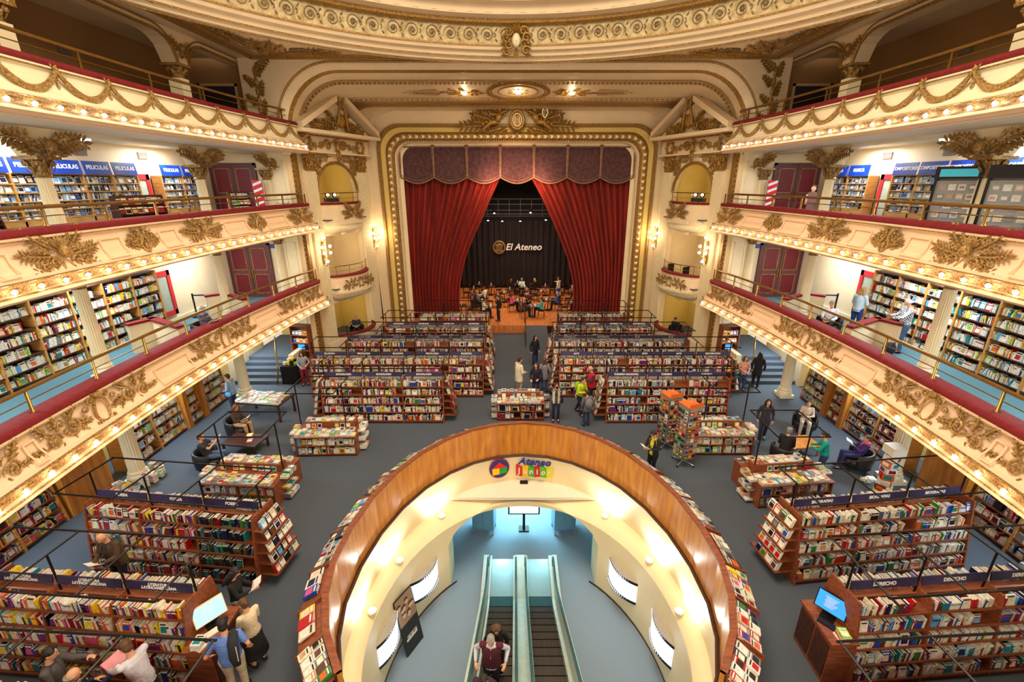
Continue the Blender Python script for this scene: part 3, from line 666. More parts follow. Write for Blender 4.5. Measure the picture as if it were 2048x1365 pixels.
# ================================================================ side boxes
BL = math.hypot(1.85, 4.6)
for S in (-1, 1):
    a_ = Vector((-S*1.85/BL, 4.6/BL, 0)); n_ = Vector((-S*4.6/BL, -1.85/BL, 0)); O = Vector((S*10.3, 23.1, 0))
    M = basis(O, a_, n_, Vector((0,0,1))); x0, x1 = .98, BL-.98; sd = SIDE[S]
    mb = MB(); mb.M = M
    for a, b in ((-.15,x0),(x1,BL+.1)): mb.box(a, b, -.3, 0, 0, 10.4)
    mb.box(x0,x1,-.3,0,2.75,4.0); mb.box(x0,x1,-.3,0,6.35,7.6); mb.box(x0,x1,-.3,0,10.0,10.4); mb.box(x0,x1,-.3,0,0,.5)
    n = 20; xc, hw = (x0+x1)/2, (x1-x0)/2
    for i in range(n):                                     # arch head of the upper opening
        u, v = x0+(x1-x0)*i/n, x0+(x1-x0)*(i+1)/n
        def az(x): return 8.55+1.45*sqrt(max(0, 1-((x-xc)/hw)**2))
        mb.add([(u,0,az(u)),(v,0,az(v)),(v,0,10.05),(u,0,10.05),(u,-.3,az(u)),(v,-.3,az(v)),(v,-.3,10.05),(u,-.3,10.05)], [(0,1,2,3),(4,5,6,7),(0,1,5,4)])
    struct('wall_box_'+sd, mb, CREAM)
    for z0, z1, m in ((.3,2.75,YELLOW),(3.6,6.35,CREAM),(7.2,10.2,YELLOW)):
        mb = MB(); mb.M = M; mb.box(x0-.3,x1+.3,-2.6,-2.5,z0,z1); mb.box(x0-.4,x0-.3,-2.5,-.3,z0,z1); mb.box(x1+.3,x1+.4,-2.5,-.3,z0,z1)
        struct('wall_box_interior_'+sd, mb, m)
        mb = MB(); mb.M = M; mb.box(x0-.3,x1+.3,-2.5,.0,z0-.05,z0); mb.box(x0,x1,0,.45,z0-.05,z0); struct('floor_box_'+sd, mb, CARPET)
        mb = MB(); mb.M = M; mb.box(x0-.3,x1+.3,-2.5,-.3,z1,z1+.04); struct('ceiling_box_'+sd, mb, SOFF)
    for zi in (2.3, 5.9, 9.6): light('POINT', M @ Vector((xc,-1.3,zi)), 22 if zi != 5.9 else 26, (1,.78,.42), .2)
    # bowed parapets
    def bow(d, k=18): return [(x0-.05+(x1-x0+.1)*i/k, d*(sin(pi*i/k))**.6) for i in range(k+1)]
    def bsweep(mb, path, prof):
        vs = []; k = len(prof)
        for x, y in path:
            for s, z in prof: vs.append((x, y+s*(1 if y > .01 else .2), z))
        mb.add(vs, [(i*k+j,(i+1)*k+j,(i+1)*k+j+1,i*k+j+1) for i in range(len(path)-1) for j in range(k-1)])
    for (zb, zt, nm, d) in ((6.95,7.95,'upper',.62),(3.3,4.22,'lower',.75)):
        B = thing('box_balcony', f'bowed {nm} box balcony with gilded relief and fluted underside, {sd} of the stage', 'balcony', O, 0, 'bowed stage boxes')
        Mi = Matrix.Translation(-O) @ M; p = bow(d)
        mb = MB(); mb.M = Mi; bsweep(mb, p, [(-.25,zb+.3),(-.25,zt),(0,zt),(.03,zt-.06),(0,zt-.12),(.02,zt-.4),(.1,zb+.2),(.14,zb+.12),(.14,zb+.02),(.05,zb)]); mb.build('parapet', CREAM, B)
        mb = MB(); mb.M = Mi; bsweep(mb, p, [(-.27,zt-.02),(-.27,zt+.08),(0,zt+.09),(.06,zt+.03),(.04,zt-.03)]); mb.build('velvet_cushion', VELVET, B, True)
        mb = MB(); mb.M = Mi
        vs = []; NJ = 6; pk = bow(d, 64)
        for i, (x, y) in enumerate(pk):
            for j in range(NJ+1):
                q = j/NJ*pi/2; s = cos(q); yy = (y+.1*(i%2)*s*.6)*s; vs.append((xc+(x-xc)*(.35+.65*s), yy, zb-.5*sin(q)))
        k = NJ+1; mb.add(vs, [(i*k+j,(i+1)*k+j,(i+1)*k+j+1,i*k+j+1) for i in range(64) for j in range(NJ)]); mb.ball((xc,.0,zb-.55),.16,.2,.12,8,5)
        mb.build('fluted_underside', WHITEP, B)
        mb = MB(); mb.M = Mi
        for i in range(1, 40):
            t = i/40; x = x0+(x1-x0)*t; y = d*(sin(pi*t))**.6+.13; mb.box(x-.03,x+.03,y-.02,y+.05,zb+.0,zb+.09)
        mb.build('dentils', WHITEP, B)
        y = d+.06
        if nm == 'upper': gold_part(mask_cluster, Mi @ basis((xc+ .2,y-.02,zt-.5),(1,0,0),(0,0,1),(0,1,0)), B, 'gilded_mask_relief', s=.75)
        else:
            gold_part(cartouche, Mi @ basis((xc,y,zt-.45),(1,0,0),(0,0,1),(0,1,0)), B, 'gilded_cartouche', s=.7)
            for sg in (-1,1): gold_part(scroll_cluster, Mi @ basis((xc+sg*.75,y-.06,zt-.45),(1,-.12*sg,0),(0,0,1),(.12*sg,1,0)), B, 'gilded_scrollwork', s=.62, d=-sg)
        mb = MB(); mb.M = Mi; mb.tube([(x,y-.1*(1 if y>.01 else 0),zt+.55) for x,y in p],.025,6); mb.tube([(x,y-.1,zt+.3) for x,y in p[1:-1]],.01,4); mb.build('handrail', BRASS, B, True)
        for i in (2,6,12,16): mb = MB(); mb.M = Mi; mb.lathe([(.018,zt+.05),(.018,zt+.55)],6,p[i][0],p[i][1]-.1); mb.build('baluster', BRASS, B)
    B = thing('box_parapet', f'low ground-level box wall with a red cushion, {sd} of the stage', 'parapet', O, 0, 'ground-level box walls')
    Mi = Matrix.Translation(-O) @ M; p = bow(.95)
    mb = MB(); mb.M = Mi; bsweep(mb, p, [(-.15,.2),(-.15,.95),(0,.95),(.03,.9),(0,.84),(0,.0)]); mb.build('parapet', CREAM, B)
    mb = MB(); mb.M = Mi; bsweep(mb, p, [(-.22,.94),(-.22,1.03),(.04,1.04),(.08,.98),(.05,.93)]); mb.build('velvet_cushion', VELVET, B, True)
    mb = MB(); mb.M = Mi; mb.prism([(x0,-.0)]+[(x,y*.8) for x,y in p]+[(x1,-.0)], .22, .3); struct('floor_box_front_'+sd, mb, CARPET)
    # fluted pilasters
    for i, (a, b) in enumerate(((.28,.95),(BL-.95,BL-.28))):
        P = thing('fluted_pilaster', f'tall fluted pilaster {"beside the balcony ends" if i==0 else "beside the stage frame"}, {sd} box wall', 'pilaster', O, 0, 'fluted pilasters of the boxes')
        mb = MB(); mb.M = Mi; mb.box(a,b,0,.1,.0,9.6); nf = 7; wv = (b-a)/(nf*2+1)
        for j in range(nf+1): mb.box(a+j*2*wv, a+(j*2+1)*wv, .1,.15,.7,9.5)
        mb.box(a-.04,b+.04,0,.2,0,.7); mb.build('shaft', WHITEP, P)
        mb = MB(); mb.M = Mi; mb.box(a-.06,b+.06,0,.25,10.3,10.4); mb.box(a,b,.1,.16,9.55,10.3)
        m0 = mb.M
        for zz, ln in ((9.6,.35),(9.85,.35)):
            for j in range(4):
                mb.M = m0 @ basis((a+(b-a)*(j+.5)/4,.16,zz),(1,0,0),(0,0,1),(0,1,0)) @ Matrix.Rotation(R(18),4,'X'); leaf(mb,0,0,pi/2,ln,.2,.08)
        mb.M = m0
        for xx in (a,b): mb.ball((xx,.2,10.2),.1,.1,.09,6,5)
        mb.M = m0 @ basis(((a+b)/2,.2,9.7),(1,0,0),(0,0,1),(0,1,0)); scroll(mb,-.15,.35,.12,0,1.3,1,.03); scroll(mb,.15,.35,.12,pi,1.3,-1,.03); mb.ball((0,.2,.05),.1,.14,.1,8,5)
        mb.build('capital', GOLD, P)
    # arch surround
    mb = MB(); mb.M = M
    pts = [(xc+hw*cos(q), .04, 8.55+1.45*sin(q)) for q in [pi*i/24 for i in range(25)]]
    mb.tube(pts,.05,6); mb.tube([(xc+(hw-.1)*cos(q), .02, 8.55+1.37*sin(q)) for q in [pi*i/24 for i in range(25)]],.03,5); struct('trim_arch_'+sd, mb, GOLD)
    mb = MB(); Mo = M @ basis((xc,.02,9.3),(1,0,0),(0,0,1),(0,1,0)); mb.M = Mo
    for sg in (-1,1):
        def A(a): return a if sg > 0 else pi-a
        spray(mb, sg*1.0,.35,A(.6),.6,5,.3*sg,.08,.18); spray(mb, sg*1.2,.0,A(.9),.7,5,.2*sg,.08,.18); scroll(mb, sg*1.1,.75,.14,0,1.3,sg)
        spray(mb, sg*.3,.95,A(.1),.9,6,-.3*sg,.07,.14)
    struct('trim_spandrel_'+sd, mb, GOLD)
    # entablature and pediment
    mb = MB(); mb.M = M; mb.box(-.3,BL+.15,-.4,.12,10.4,11.2); mb.box(-.35,BL+.2,-.4,.3,10.38,10.46); mb.box(-.4,BL+.25,-.4,.95,11.2,11.36); mb.box(-.35,BL+.2,-.4,.3,11.1,11.2)
    struct('wall_entablature_'+sd, mb, CREAM)
    mb = MB(); mb.M = M
    for i in range(56): x = -.25+i*(BL+.3)/56; mb.box(x,x+.05,.3,.36,11.12,11.2)
    for x in (.6, BL-.6): 
        mb.M = M @ basis((x,.14,10.8),(1,0,0),(0,0,1),(0,1,0)); mb.tube([(.24*cos(q),.3*sin(q),.05) for q in [2*pi*i/12 for i in range(12)]],.07,5,closed=True)
        for i in range(8): leaf(mb,.2*cos(i*pi/4),.24*sin(i*pi/4),i*pi/4,.26,.16,.08)
    struct('trim_entablature_'+sd, mb, GOLD)
    t = thing('cherub_relief', f'gilded cherub between scrolls on the frieze over the {sd} boxes', 'ornament', O, 0, 'frieze cherubs')
    mb = MB(); mb.M = Mi @ basis((xc,.18,10.7),(1,0,0),(0,0,1),(0,1,0))
    mb.ball((0,.32,.1),.1,.12,.1,8,6); mb.tube([(0,.2,.1),(0,.0,.14),(0,-.2,.12)],[.07,.13,.1],8)
    for sg in (-1,1): mb.tube([(sg*.06,.15,.12),(sg*.28,.26,.12),(sg*.42,.16,.1)],[.05,.04,.03],6); mb.tube([(sg*.05,-.2,.12),(sg*.1,-.42,.16),(sg*.06,-.68,.1)],[.08,.06,.03],6)
    mb.build('cherub', GOLD, t, True)
    mb = MB(); mb.M = Mi @ basis((xc,.14,10.78),(1,0,0),(0,0,1),(0,1,0))
    for sg in (-1,1):
        scroll(mb,sg*.55,.0,.26,0 if sg>0 else pi,1.5,sg,.05); scroll(mb,sg*1.0,-.05,.18,pi if sg>0 else 0,1.4,-sg,.04); spray(mb,sg*1.1,-.1,(.0 if sg>0 else pi),.6,4,.2*sg,.07,.14)
    mb.build('scrollwork', GOLD, t)
    P = thing('pediment', f'broken pediment filled with gilded trophies, {sd} of the stage arch', 'pediment', O, 0, 'pediments over the boxes')
    mb = MB(); mb.M = Mi
    for sg in (-1,1):
        e0, e1 = (-.3 if sg<0 else BL+.2), xc+sg*.35
        pr = [(e0,11.36),(e1,12.75),(e1,13.0),(e0-(-sg)*0,11.62)]
        mb.extry(pr, .3,.95)
    mb.extry([(-.1,11.36),(BL,11.36),(xc,12.75)], -.1, .45); mb.build('gable', CREAM, P)
    mb = MB(); mb.M = Mi @ basis((xc,.5,11.4),(1,0,0),(0,0,1),(0,1,0))
    for sg in (-1,1):
        def A(a): return a if sg > 0 else pi-a
        mb.tube([(sg*.5,.12,.2),(sg*.3,.4,.3),(sg*.22,.9,.35),(sg*.1,1.3,.35),(sg*.2,1.6,.35)],[.07,.08,.07,.06,.03],6)
        scroll(mb,sg*.5,.28,.2,0,1.3,sg,.05,.2); scroll(mb,sg*.95,.18,.15,0,1.3,-sg,.04,.15)
        for x,y,a,l in ((.4,.1,.2,.6),(.8,.05,.1,.7),(.5,.35,.2,.5),(1.1,.0,.05,.6),(.2,.3,.9,.4),(.1,1.5,.9,.35),(.1,1.4,.3,.35),(.05,1.5,1.4,.35),(.3,.6,.5,.5),(.4,.1,1.0,.5),(1.3,.05,.3,.5),(1.0,.3,.15,.5)): spray(mb,x*sg,y,A(a),l,4,0,.12,.22)
    mb.ball((0,.5,.2),.25,.35,.2,8,6); mb.build('trophy_relief', GOLD, P)
    mb = MB(); mb.box(S*10.2,S*10.45,22.2,23.3,0,11.0); struct('wall_return_'+sd, mb, CREAM)
    # wall lamps
    for j, (lx, ly, lz, wh) in enumerate(((.62,.15,5.6,'pilaster beside the balcony'),(BL-.1,.0,5.9,'wall by the stage frame'))):
        W = thing('wall_lamp', f'gilded wall lamp with glowing globes on the {wh}, {sd}', 'wall lamp', M @ Vector((lx,ly,lz)), 0, 'branched wall lamps')
        Ml = Matrix.Translation(-(M @ Vector((lx,ly,lz)))) @ M @ Matrix.Translation((lx,ly,lz))
        mb = MB(); mb.M = Ml; mb.tube([(0,.03,-.6),(0,.08,-.3),(0,.06,0),(0,.1,.4),(0,.06,.6)],[.03,.09,.06,.08,.02],8); globes = [(0,.25,.75),(-.28,.3,.3),(.28,.3,.3),(-.2,.35,.0),(.22,.35,-.02),(0,.3,-.45)]
        for g in globes: mb.tube([(0,.06,g[2]-.2),(g[0]*.6,.2,g[2]-.25),(g[0],g[1],g[2]-.09)],.02,5); mb.lathe([(.05,g[2]-.1),(.07,g[2]-.06)],8,g[0],g[1])
        mb.build('branches', GOLD, W, True)
        for g in globes: mb = MB(); mb.M = Ml; mb.ball(g,.075,.075,.075,10,7); mb.build('globe', BULB, W, True)
        light('POINT', M @ Vector((lx,ly+.6,lz+.2)), 30, WARM, .25)
# ================================================================ stage
CXS = .13
mb = MB(); mb.box(-9,9.2,27.45,39,.45,.5); mb.box(-2.0,2.0,27.4,27.45,.0,.5); struct('floor_stage', mb, PARQ)
mb = MB(); mb.box(-9,-1.6,27.38,27.45,0,.46); mb.box(1.2,9.2,27.38,27.45,0,.46); struct('trim_stage_lip', mb, WOODD)
mb = MB(); mb.extr([(24.3,0),(27.4,.5),(27.4,0)], .62, 2.0); struct('floor_ramp', mb, CARPET)
mb = MB(); mb.box(-11,11,39.0,39.2,0,14); mb.box(-8.8,-8.6,28.7,39,0,14); mb.box(8.8,9.0,28.7,39,0,14); struct('wall_stage', mb, mat('stage_black', L(20,14,16), .9))
mb = MB(); mb.box(-9,9,28.7,39.2,13.6,13.8); struct('ceiling_stage', mb, mat('stage_black_ceiling', L(16,12,14), .9))
def drape(name, label, xi, xo, y0, z0, z1, nf, amp, m, nz=16, cat='curtain', tilt=0):
    mb = MB(); nx = nf*8; vs = []
    for j in range(nz+1):
        z = z1+(z0-z1)*j/nz; a, b = xi(z), xo
        for i in range(nx+1):
            t = i/nx; x = b+(a-b)*t; gather = min(1, abs(a-b)/3.5+.2)
            y = y0+amp*(sin(2*pi*nf*t+.8*sin(3*t+z*.2))+.35*sin(2*pi*nf*2.3*t+z*.5))+.08*sin(z*.7+t*5)
            vs.append((x, y, z))
    k = nx+1; mb.add(vs, [(j*k+i,(j+1)*k+i,(j+1)*k+i+1,j*k+i+1) for j in range(nz) for i in range(nx)])
    o = mb.build(name, m, None, True); sol = o.modifiers.new('thickness','SOLIDIFY'); sol.thickness = .03
    return tag(o, label, cat)
def interp(tab):
    def f(z):
        if z <= tab[0][0]: return tab[0][1]
        for (a, u), (b, v) in zip(tab, tab[1:]):
            if z <= b: return u+(v-u)*(z-a)/(b-a)
        return tab[-1][1]
    return f
tl = interp([(.5,-3.55),(1.6,-3.62),(3,-3.5),(4.4,-3.15),(5.6,-2.65),(6.8,-2.05),(8,-1.5),(9.3,-.85),(11,-.2)])
tr = interp([(.5,3.75),(1.6,3.8),(3,3.7),(4.4,3.35),(5.6,2.85),(6.8,2.3),(8,1.7),(9.3,.95),(11,.3)])
drape('stage_curtain','red velvet stage curtain drawn back to the left of the cafe','' or tl,-6.75,28.95,.46,9.75,15,.12,CURT)
drape('stage_curtain','red velvet stage curtain drawn back to the right of the cafe',tr,7.0,28.95,.46,9.75,15,.12,CURT)
# scalloped valance
mb = MB(); vs = []; nx, nz = 140, 14; x0v, x1v = -6.75, 7.0
for i in range(nx+1):
    t = i/nx; x = x0v+(x1v-x0v)*t; ph = (t*7)%1; low = 9.3-.34*sin(pi*ph) if 0 < ph < 1 else 9.3
    for j in range(nz+1):
        u = j/nz; z = 11.2+(low-11.2)*u; y = 28.66+.05*sin(pi*ph)*-1*u+.035*sin(2*pi*(u*6+1.2*(2*ph-1)**2))*sin(pi*ph)
        vs.append((x,y,z))
k = nz+1; mb.add(vs, [(i*k+j,(i+1)*k+j,(i+1)*k+j+1,i*k+j+1) for i in range(nx) for j in range(nz)])
V = thing('valance', 'plum scalloped valance hanging above the red stage curtains', 'valance', (0,0,0)); o = mb.build('scalloped_cloth', VALN, V, True); o.modifiers.new('t','SOLIDIFY').thickness = .03
mb = MB()
for off, rad in ((0,.05),(.14,.02)):
    mb.tube([(x0v+(x1v-x0v)*i/140, 28.58, 9.3+off-.34*sin(pi*((i/20)%1))) for i in range(141)], rad, 5)
for i in range(8):
    x = x0v+(x1v-x0v)*i/7; mb.tube([(x,28.6,9.3),(x,28.57,10.9)],[.06,.1],6); mb.ball((x,28.57,10.95),.14,.08,.14,8,5)
mb.tube([(x0v,28.57,10.95),(x1v,28.57,10.95)],.04,5); mb.build('gold_fringe', VALT, V)
o = drape('backdrop_curtain','black backdrop curtain behind the cafe carrying the shop sign', lambda z: 5.2, -5.2, 38.2, .5, 6.1, 22, .09, BDROP)
t = thing('shop_sign', 'pale El Ateneo sign with a round temple emblem on the black backdrop', 'sign', (.15, 37.9, 3.98))
text('El Ateneo', 'lettering', LETTER, .74, TR(.55,0,0,0,pi/2), t, .03, .25, .012)
mb = MB(); mb.M = basis((-1.45,0,0),(1,0,0),(0,0,1),(0,-1,0))
for r in (.5,.43): mb.tube([(r*cos(q),r*1.05*sin(q),.03) for q in [2*pi*i/28 for i in range(28)]],.03,5,closed=True)
for i in range(5): mb.box(-.28+.12*i,-.22+.12*i,-.25,.15,0,.06)
mb.box(-.33,.33,-.33,-.27,0,.06); mb.box(-.33,.33,.15,.2,0,.06); mb.prism([(-.3,.22),(.3,.22),(0,.36)],0,.06); mb.build('temple_emblem', GOLDL, t)
# lighting gantry behind the curtain
t = thing('lighting_gantry', 'grey gantry rails with stage lamps above the black backdrop', 'gantry', (0, 37.2, 6.6))
mb = MB()
for z in (-.1,.35,.8,1.2): mb.tube([(-5,0,z),(5,0,z)],.03,5)
for i in range(12): mb.tube([(-4.8+i*.87,0,-.1),(-4.8+i*.87,0,1.2)],.02,4)
mb.tube([(-5,-.6,.1),(5,-.6,.1)],.03,5); mb.build('rails', mat('gantry_grey', L(70,64,70), .5, .4), t)
for x, z in ((-1.0,-.3),(-2.1,-.25),(.4,-.3),(-1.6,.3),(1.2,.35),(2.4,-.2)):
    mb = MB(); mb.lathe([(.1,-.15),(.14,.1),(.05,.16)],10,x,-.6); mb.v = [(a,b,c+z) for a,b,c in mb.v]; h = mb.build('stage_lamp', BLACKM, t)
    mb = MB(); mb.ball((x,-.66,z-.14),.08,.08,.03,8,4); mb.build('lens', BULBW, h)
for s in (-1,1): light('SPOT', (s*2.2, 36.6, 6.6), 60, (1,.8,.8), .1, (R(14),0,s*.1), spot=50)
# ================================================================ well, basement, escalators
NP = 22; QA, QB = R(-40), R(220)
W = thing('well_parapet', 'oval honey-wood parapet with panelled inside around the escalator well', 'parapet', (0,0,0))
qq = [QA+(QB-QA)*i/NP for i in range(NP+1)]
for a, b in zip(qq, qq[1:]):
    mb = MB(); A, Bq, C, D = ov(a,-.02), ov(b,-.02), ov(b,.06), ov(a,.06)
    for p in (A,Bq,C,D): p.z = 0
    mb.prism([A,Bq,C,D], -.12, 1.1); mb.build('wood_panel', WOODP, W)
mb = MB()
for a, b in zip(qq, qq[1:]):
    n = 1
    P = [ov(a,-.03,1.1),ov(b,-.03,1.1),ov(b,.1,1.1),ov(a,.1,1.1),ov(a,-.03,1.16),ov(b,-.03,1.16),ov(b,.1,1.16),ov(a,.1,1.16)]
    mb.add(P, [(0,1,2,3),(4,5,6,7),(0,1,5,4),(2,3,7,6)])
    P = [ov(a,.1,1.05),ov(b,.1,1.05),ov(b,.56,.8),ov(a,.56,.8),ov(a,.56,.74),ov(b,.56,.74),ov(b,.5,.72),ov(a,.5,.72),ov(a,.5,0),ov(b,.5,0)]
    mb.add(P, [(0,1,2,3),(3,2,5,4),(4,5,7,6),(6,7,9,8)])
    A = [ov(a,.08,1.14),ov(a,.6,.86),ov(a,.6,.72),ov(a,.08,.98)]; t_ = (ov(a+.004)-ov(a)).normalized()*.03
    mb.add(A+[p+t_ for p in A], [(0,1,2,3),(4,5,6,7),(0,1,5,4),(1,2,6,5)])
mb.build('sloping_book_ledge', WOODS, W)
mb = MB()
for a, b in zip(qq, qq[1:]): mb.tube([ov(a,-.06,-.12), ov(b,-.06,-.12)], .05, 5)
mb.build('dark_edge', WOODD, W)
# cream walls of the well
def low(q, z=0, e=0): return Vector((HX+(HA-.38+e)*cos(q), HY+((4.75 if sin(q)>0 else 3.9)+e)*sin(q), z))
mb = MB(); n = 72; rows = [(-.1,-.04),(-.7,-.06),(-1.15,-.02),(-1.3,.0)]; vs = []
for i in range(n+1):
    q = 2*pi*i/n
    for z, e in rows: vs.append(ov(q, e, z))
k = len(rows); mb.add(vs, [(i*k+j,(i+1)*k+j,(i+1)*k+j+1,i*k+j+1) for i in range(n) for j in range(k-1)])
WELLC = mat('well_cream_plaster', L(240,224,182), .45, var=.04, scale=1)
struct('wall_well_upper', mb, WELLC, True)
mb = MB(); vs = []
prof = [(0,-1.3),(.35,-1.34),(.75,-1.4),(1,-1.55)]
for i in range(n+1):
    q = 2*pi*i/n
    for s, z in prof: vs.append(ov(q,0,z)*(1-s)+low(q,z)*s)
for v in vs: pass
k = 4; mb.add(vs, [(i*k+j,(i+1)*k+j,(i+1)*k+j+1,i*k+j+1) for i in range(n) for j in range(k-1)]); struct('wall_well_ledge', mb, WELLC, True)
q0 = math.acos((2.45-.0)/(HA-.38)); mb = MB(); n = 80
for i in range(n):
    a, b = pi-q0+(pi+2*q0)*i/n, pi-q0+(pi+2*q0)*(i+1)/n
    mb.add([low(a,-1.55),low(b,-1.55),low(b,-4),low(a,-4)], [(0,1,2,3)])
n = 24; ye = low(q0).y; t0 = q0; 
for i in range(n):                          # arch over the passage
    a, b = q0+(pi-2*q0)*i/n, q0+(pi-2*q0)*(i+1)/n
    def zz(q): u = (low(q).x-HX)/2.45; return -2.25+.9*sqrt(max(0,1-u*u))
    A, Bq = low(a,zz(a)), low(b,zz(b)); yb = 13.0
    mb.add([low(a,-1.55),low(b,-1.55),Bq,A,Vector((Bq.x,yb,Bq.z)),Vector((A.x,yb,A.z))], [(0,1,2,3),(3,2,4,5)])
for sg in (-1,1):
    x = HX+sg*2.45; mb.add([(x,ye,-2.2),(x,12.75,-2.2),(x,12.75,-4),(x,ye,-4)], [(0,1,2,3)])
struct('wall_well_lower', mb, WELLC)
mb = MB(); vs = [low(2*pi*i/80,-3.96,-.012) for i in range(81)]; 
for a, b in zip(vs, vs[1:]):
    if abs((a+b)[0]/2-HX) < 2.3 and a.y > HY: continue
    mb.add([a,b,b+Vector((0,0,.08)),a+Vector((0,0,.08))], [(0,1,2,3)])
struct('baseboard_well', mb, WOODD)
mb = MB(); mb.box(-6,6.5,2,20,-4.1,-4.0); struct('floor_basement', mb, mat('basement_blue_carpet', L(138,158,176), .95, var=.14, scale=50, bump=.4, bscale=160))
mb = MB(); mb.box(-6,6.5,19.8,20,-4,-1.2); mb.box(-6.1,-6,12,20,-4,-1.2); mb.box(6.5,6.6,12,20,-4,-1.2); mb.box(-6,HX-2.45,12.75,12.85,-4,-1.5); mb.box(HX+2.45,6.5,12.75,12.85,-4,-1.5); struct('wall_basement', mb, mat('basement_teal_wall', L(120,190,200), .6))
mb = MB(); mb.box(-6,6.5,12.9,20,-1.25,-1.15); struct('ceiling_basement', mb, SOFF)
# floor lamps washing the walls
for i, q in enumerate((133,157,175,47,23,5)):
    p = ov(R(q), -.32, -1.28); sd = 'left' if q > 90 else 'right'; wh = {133:'nearest the logo',157:'middle one',175:'nearest the camera',47:'nearest the logo',23:'middle one',5:'nearest the camera'}[q]
    t = thing('wall_washer', f'small round uplight on the cream ledge of the well, {sd} side, {wh}', 'lamp', p, 0, 'uplights of the well')
    mb = MB(); mb.lathe([(.09,-.12),(.12,-.02),(.11,0)],12); mb.build('housing', WHITEP, t)
    mb = MB(); mb.ball((0,0,.0),.1,.1,.04,12,6); mb.build('lens', BULBW, t, True)
    d = Vector((cos(R(q)), sin(R(q)), 0)); 
    o = light('SPOT', p+Vector((0,0,.08))-d*.12, 46, (1,.93,.78) if q > 90 else (.9,1,.94), .03, spot=150)
    o.rotation_euler = (d*.75+Vector((0,0,.65))).to_track_quat('-Z','Y').to_euler()
# junior sign
def on_well(q, z, e=-.08):
    n = -Vector((cos(q)/HA, sin(q)/HB, 0)).normalized(); a = Vector((-n.y*-1, n.x*-1, 0)); a = Vector((sin(q), -cos(q), 0)) ; a = (a-n*a.dot(n)).normalized()
    return basis(ov(q,e,z), a, Vector((0,0,1)), n)
t = thing('logo_disc', 'round blue logo disc with a red, yellow and green house on the well wall', 'logo', (0,0,0))
M = on_well(R(101.5), -.56)
mb = MB(); mb.M = M; mb.prism([(.37*cos(q),.4*sin(q)) for q in [2*pi*i/32 for i in range(32)]],0,.03,L(200,60,90)); mb.prism([(.345*cos(q),.375*sin(q)) for q in [2*pi*i/32 for i in range(32)]],.03,.04,L(36,50,120)); mb.build('disc', PAINT, t)
mb = MB(); mb.M = M; mb.prism([(-.26,.03),(.26,.03),(0,.26)],.04,.06,L(230,20,20)); mb.prism([(-.27,.02),(.0,.02),(.0,-.22),(-.25,-.24)],.04,.06,L(250,200,10)); mb.prism([(.02,.02),(.27,.02),(.27,-.2),(.02,-.22)],.04,.06,L(10,160,30)); mb.build('house_emblem', PAINT, t)
t = thing('junior_sign', 'blue Ateneo lettering over six coloured blocks spelling Junior on the well wall', 'sign', (0,0,0))
cols = [L(206,40,36),L(240,200,20),L(80,170,40),L(196,36,44),L(90,180,30),L(235,220,20)]
MJ = on_well(R(84.5), -.63)
text('Ateneo','ateneo_lettering', mat('sign_blue', L(50,58,150), .5), .36, MJ @ TR(.02,.28,.05), t, .02, .3, .012, space=1.05)
for i in range(6):
    x = -.62+i*.215; z0, z1 = (0,.12) if i%2 else (.12,0); dy = .07
    up = -dy if i%2 == 0 else 0; up2 = 0 if i%2 == 0 else -dy
    mb = MB(); mb.M = MJ; mb.add([(x,-.25+up*0-(.0 if i%2==0 else .12),z0+.02),(x+.215,-.25-(.12 if i%2==0 else 0),z1+.02),(x+.215,.16-(.12 if i%2==0 else 0),z1+.02),(x,.16-(0 if i%2==0 else .12),z0+.02),
        (x,-.25-(0 if i%2==0 else .12),-.02),(x+.215,-.25-(.12 if i%2==0 else 0),-.02),(x+.215,.16-(.12 if i%2==0 else 0),-.02),(x,.16-(0 if i%2==0 else .12),-.02)],
        [(0,1,2,3),(7,6,5,4),(3,2,6,7),(0,4,5,1),(1,5,6,2),(0,3,7,4)], cols[i])
    b = mb.build('block', PAINT, t); b['label'] = ['red','yellow','green','red','green','yellow'][i]+' block'
    ang = math.atan2(z1-z0,.215); text('Junior'[i],'letter', LETTER, .3, MJ @ TR(x+.107,-.09,.095) @ Matrix.Rotation(-ang,4,'Y'), b, .004, 0, .008)
t = thing('emergency_light', 'black twin-head emergency light below the Junior sign', 'lamp', (0,0,0)); M = on_well(R(89.3), -1.2, -.16)
mb = MB(); mb.M = M; mb.box(-.14,.14,-.02,.1,0,.16); mb.box(-.2,.2,-.1,-.02,0,.12); mb.build('housing', BLACKM, t)
for s in (-1,1): mb = MB(); mb.M = M; mb.ball((s*.13,-.07,.14),.065,.065,.06,10,6); mb.build('lamp_head', WHITEP, t, True)
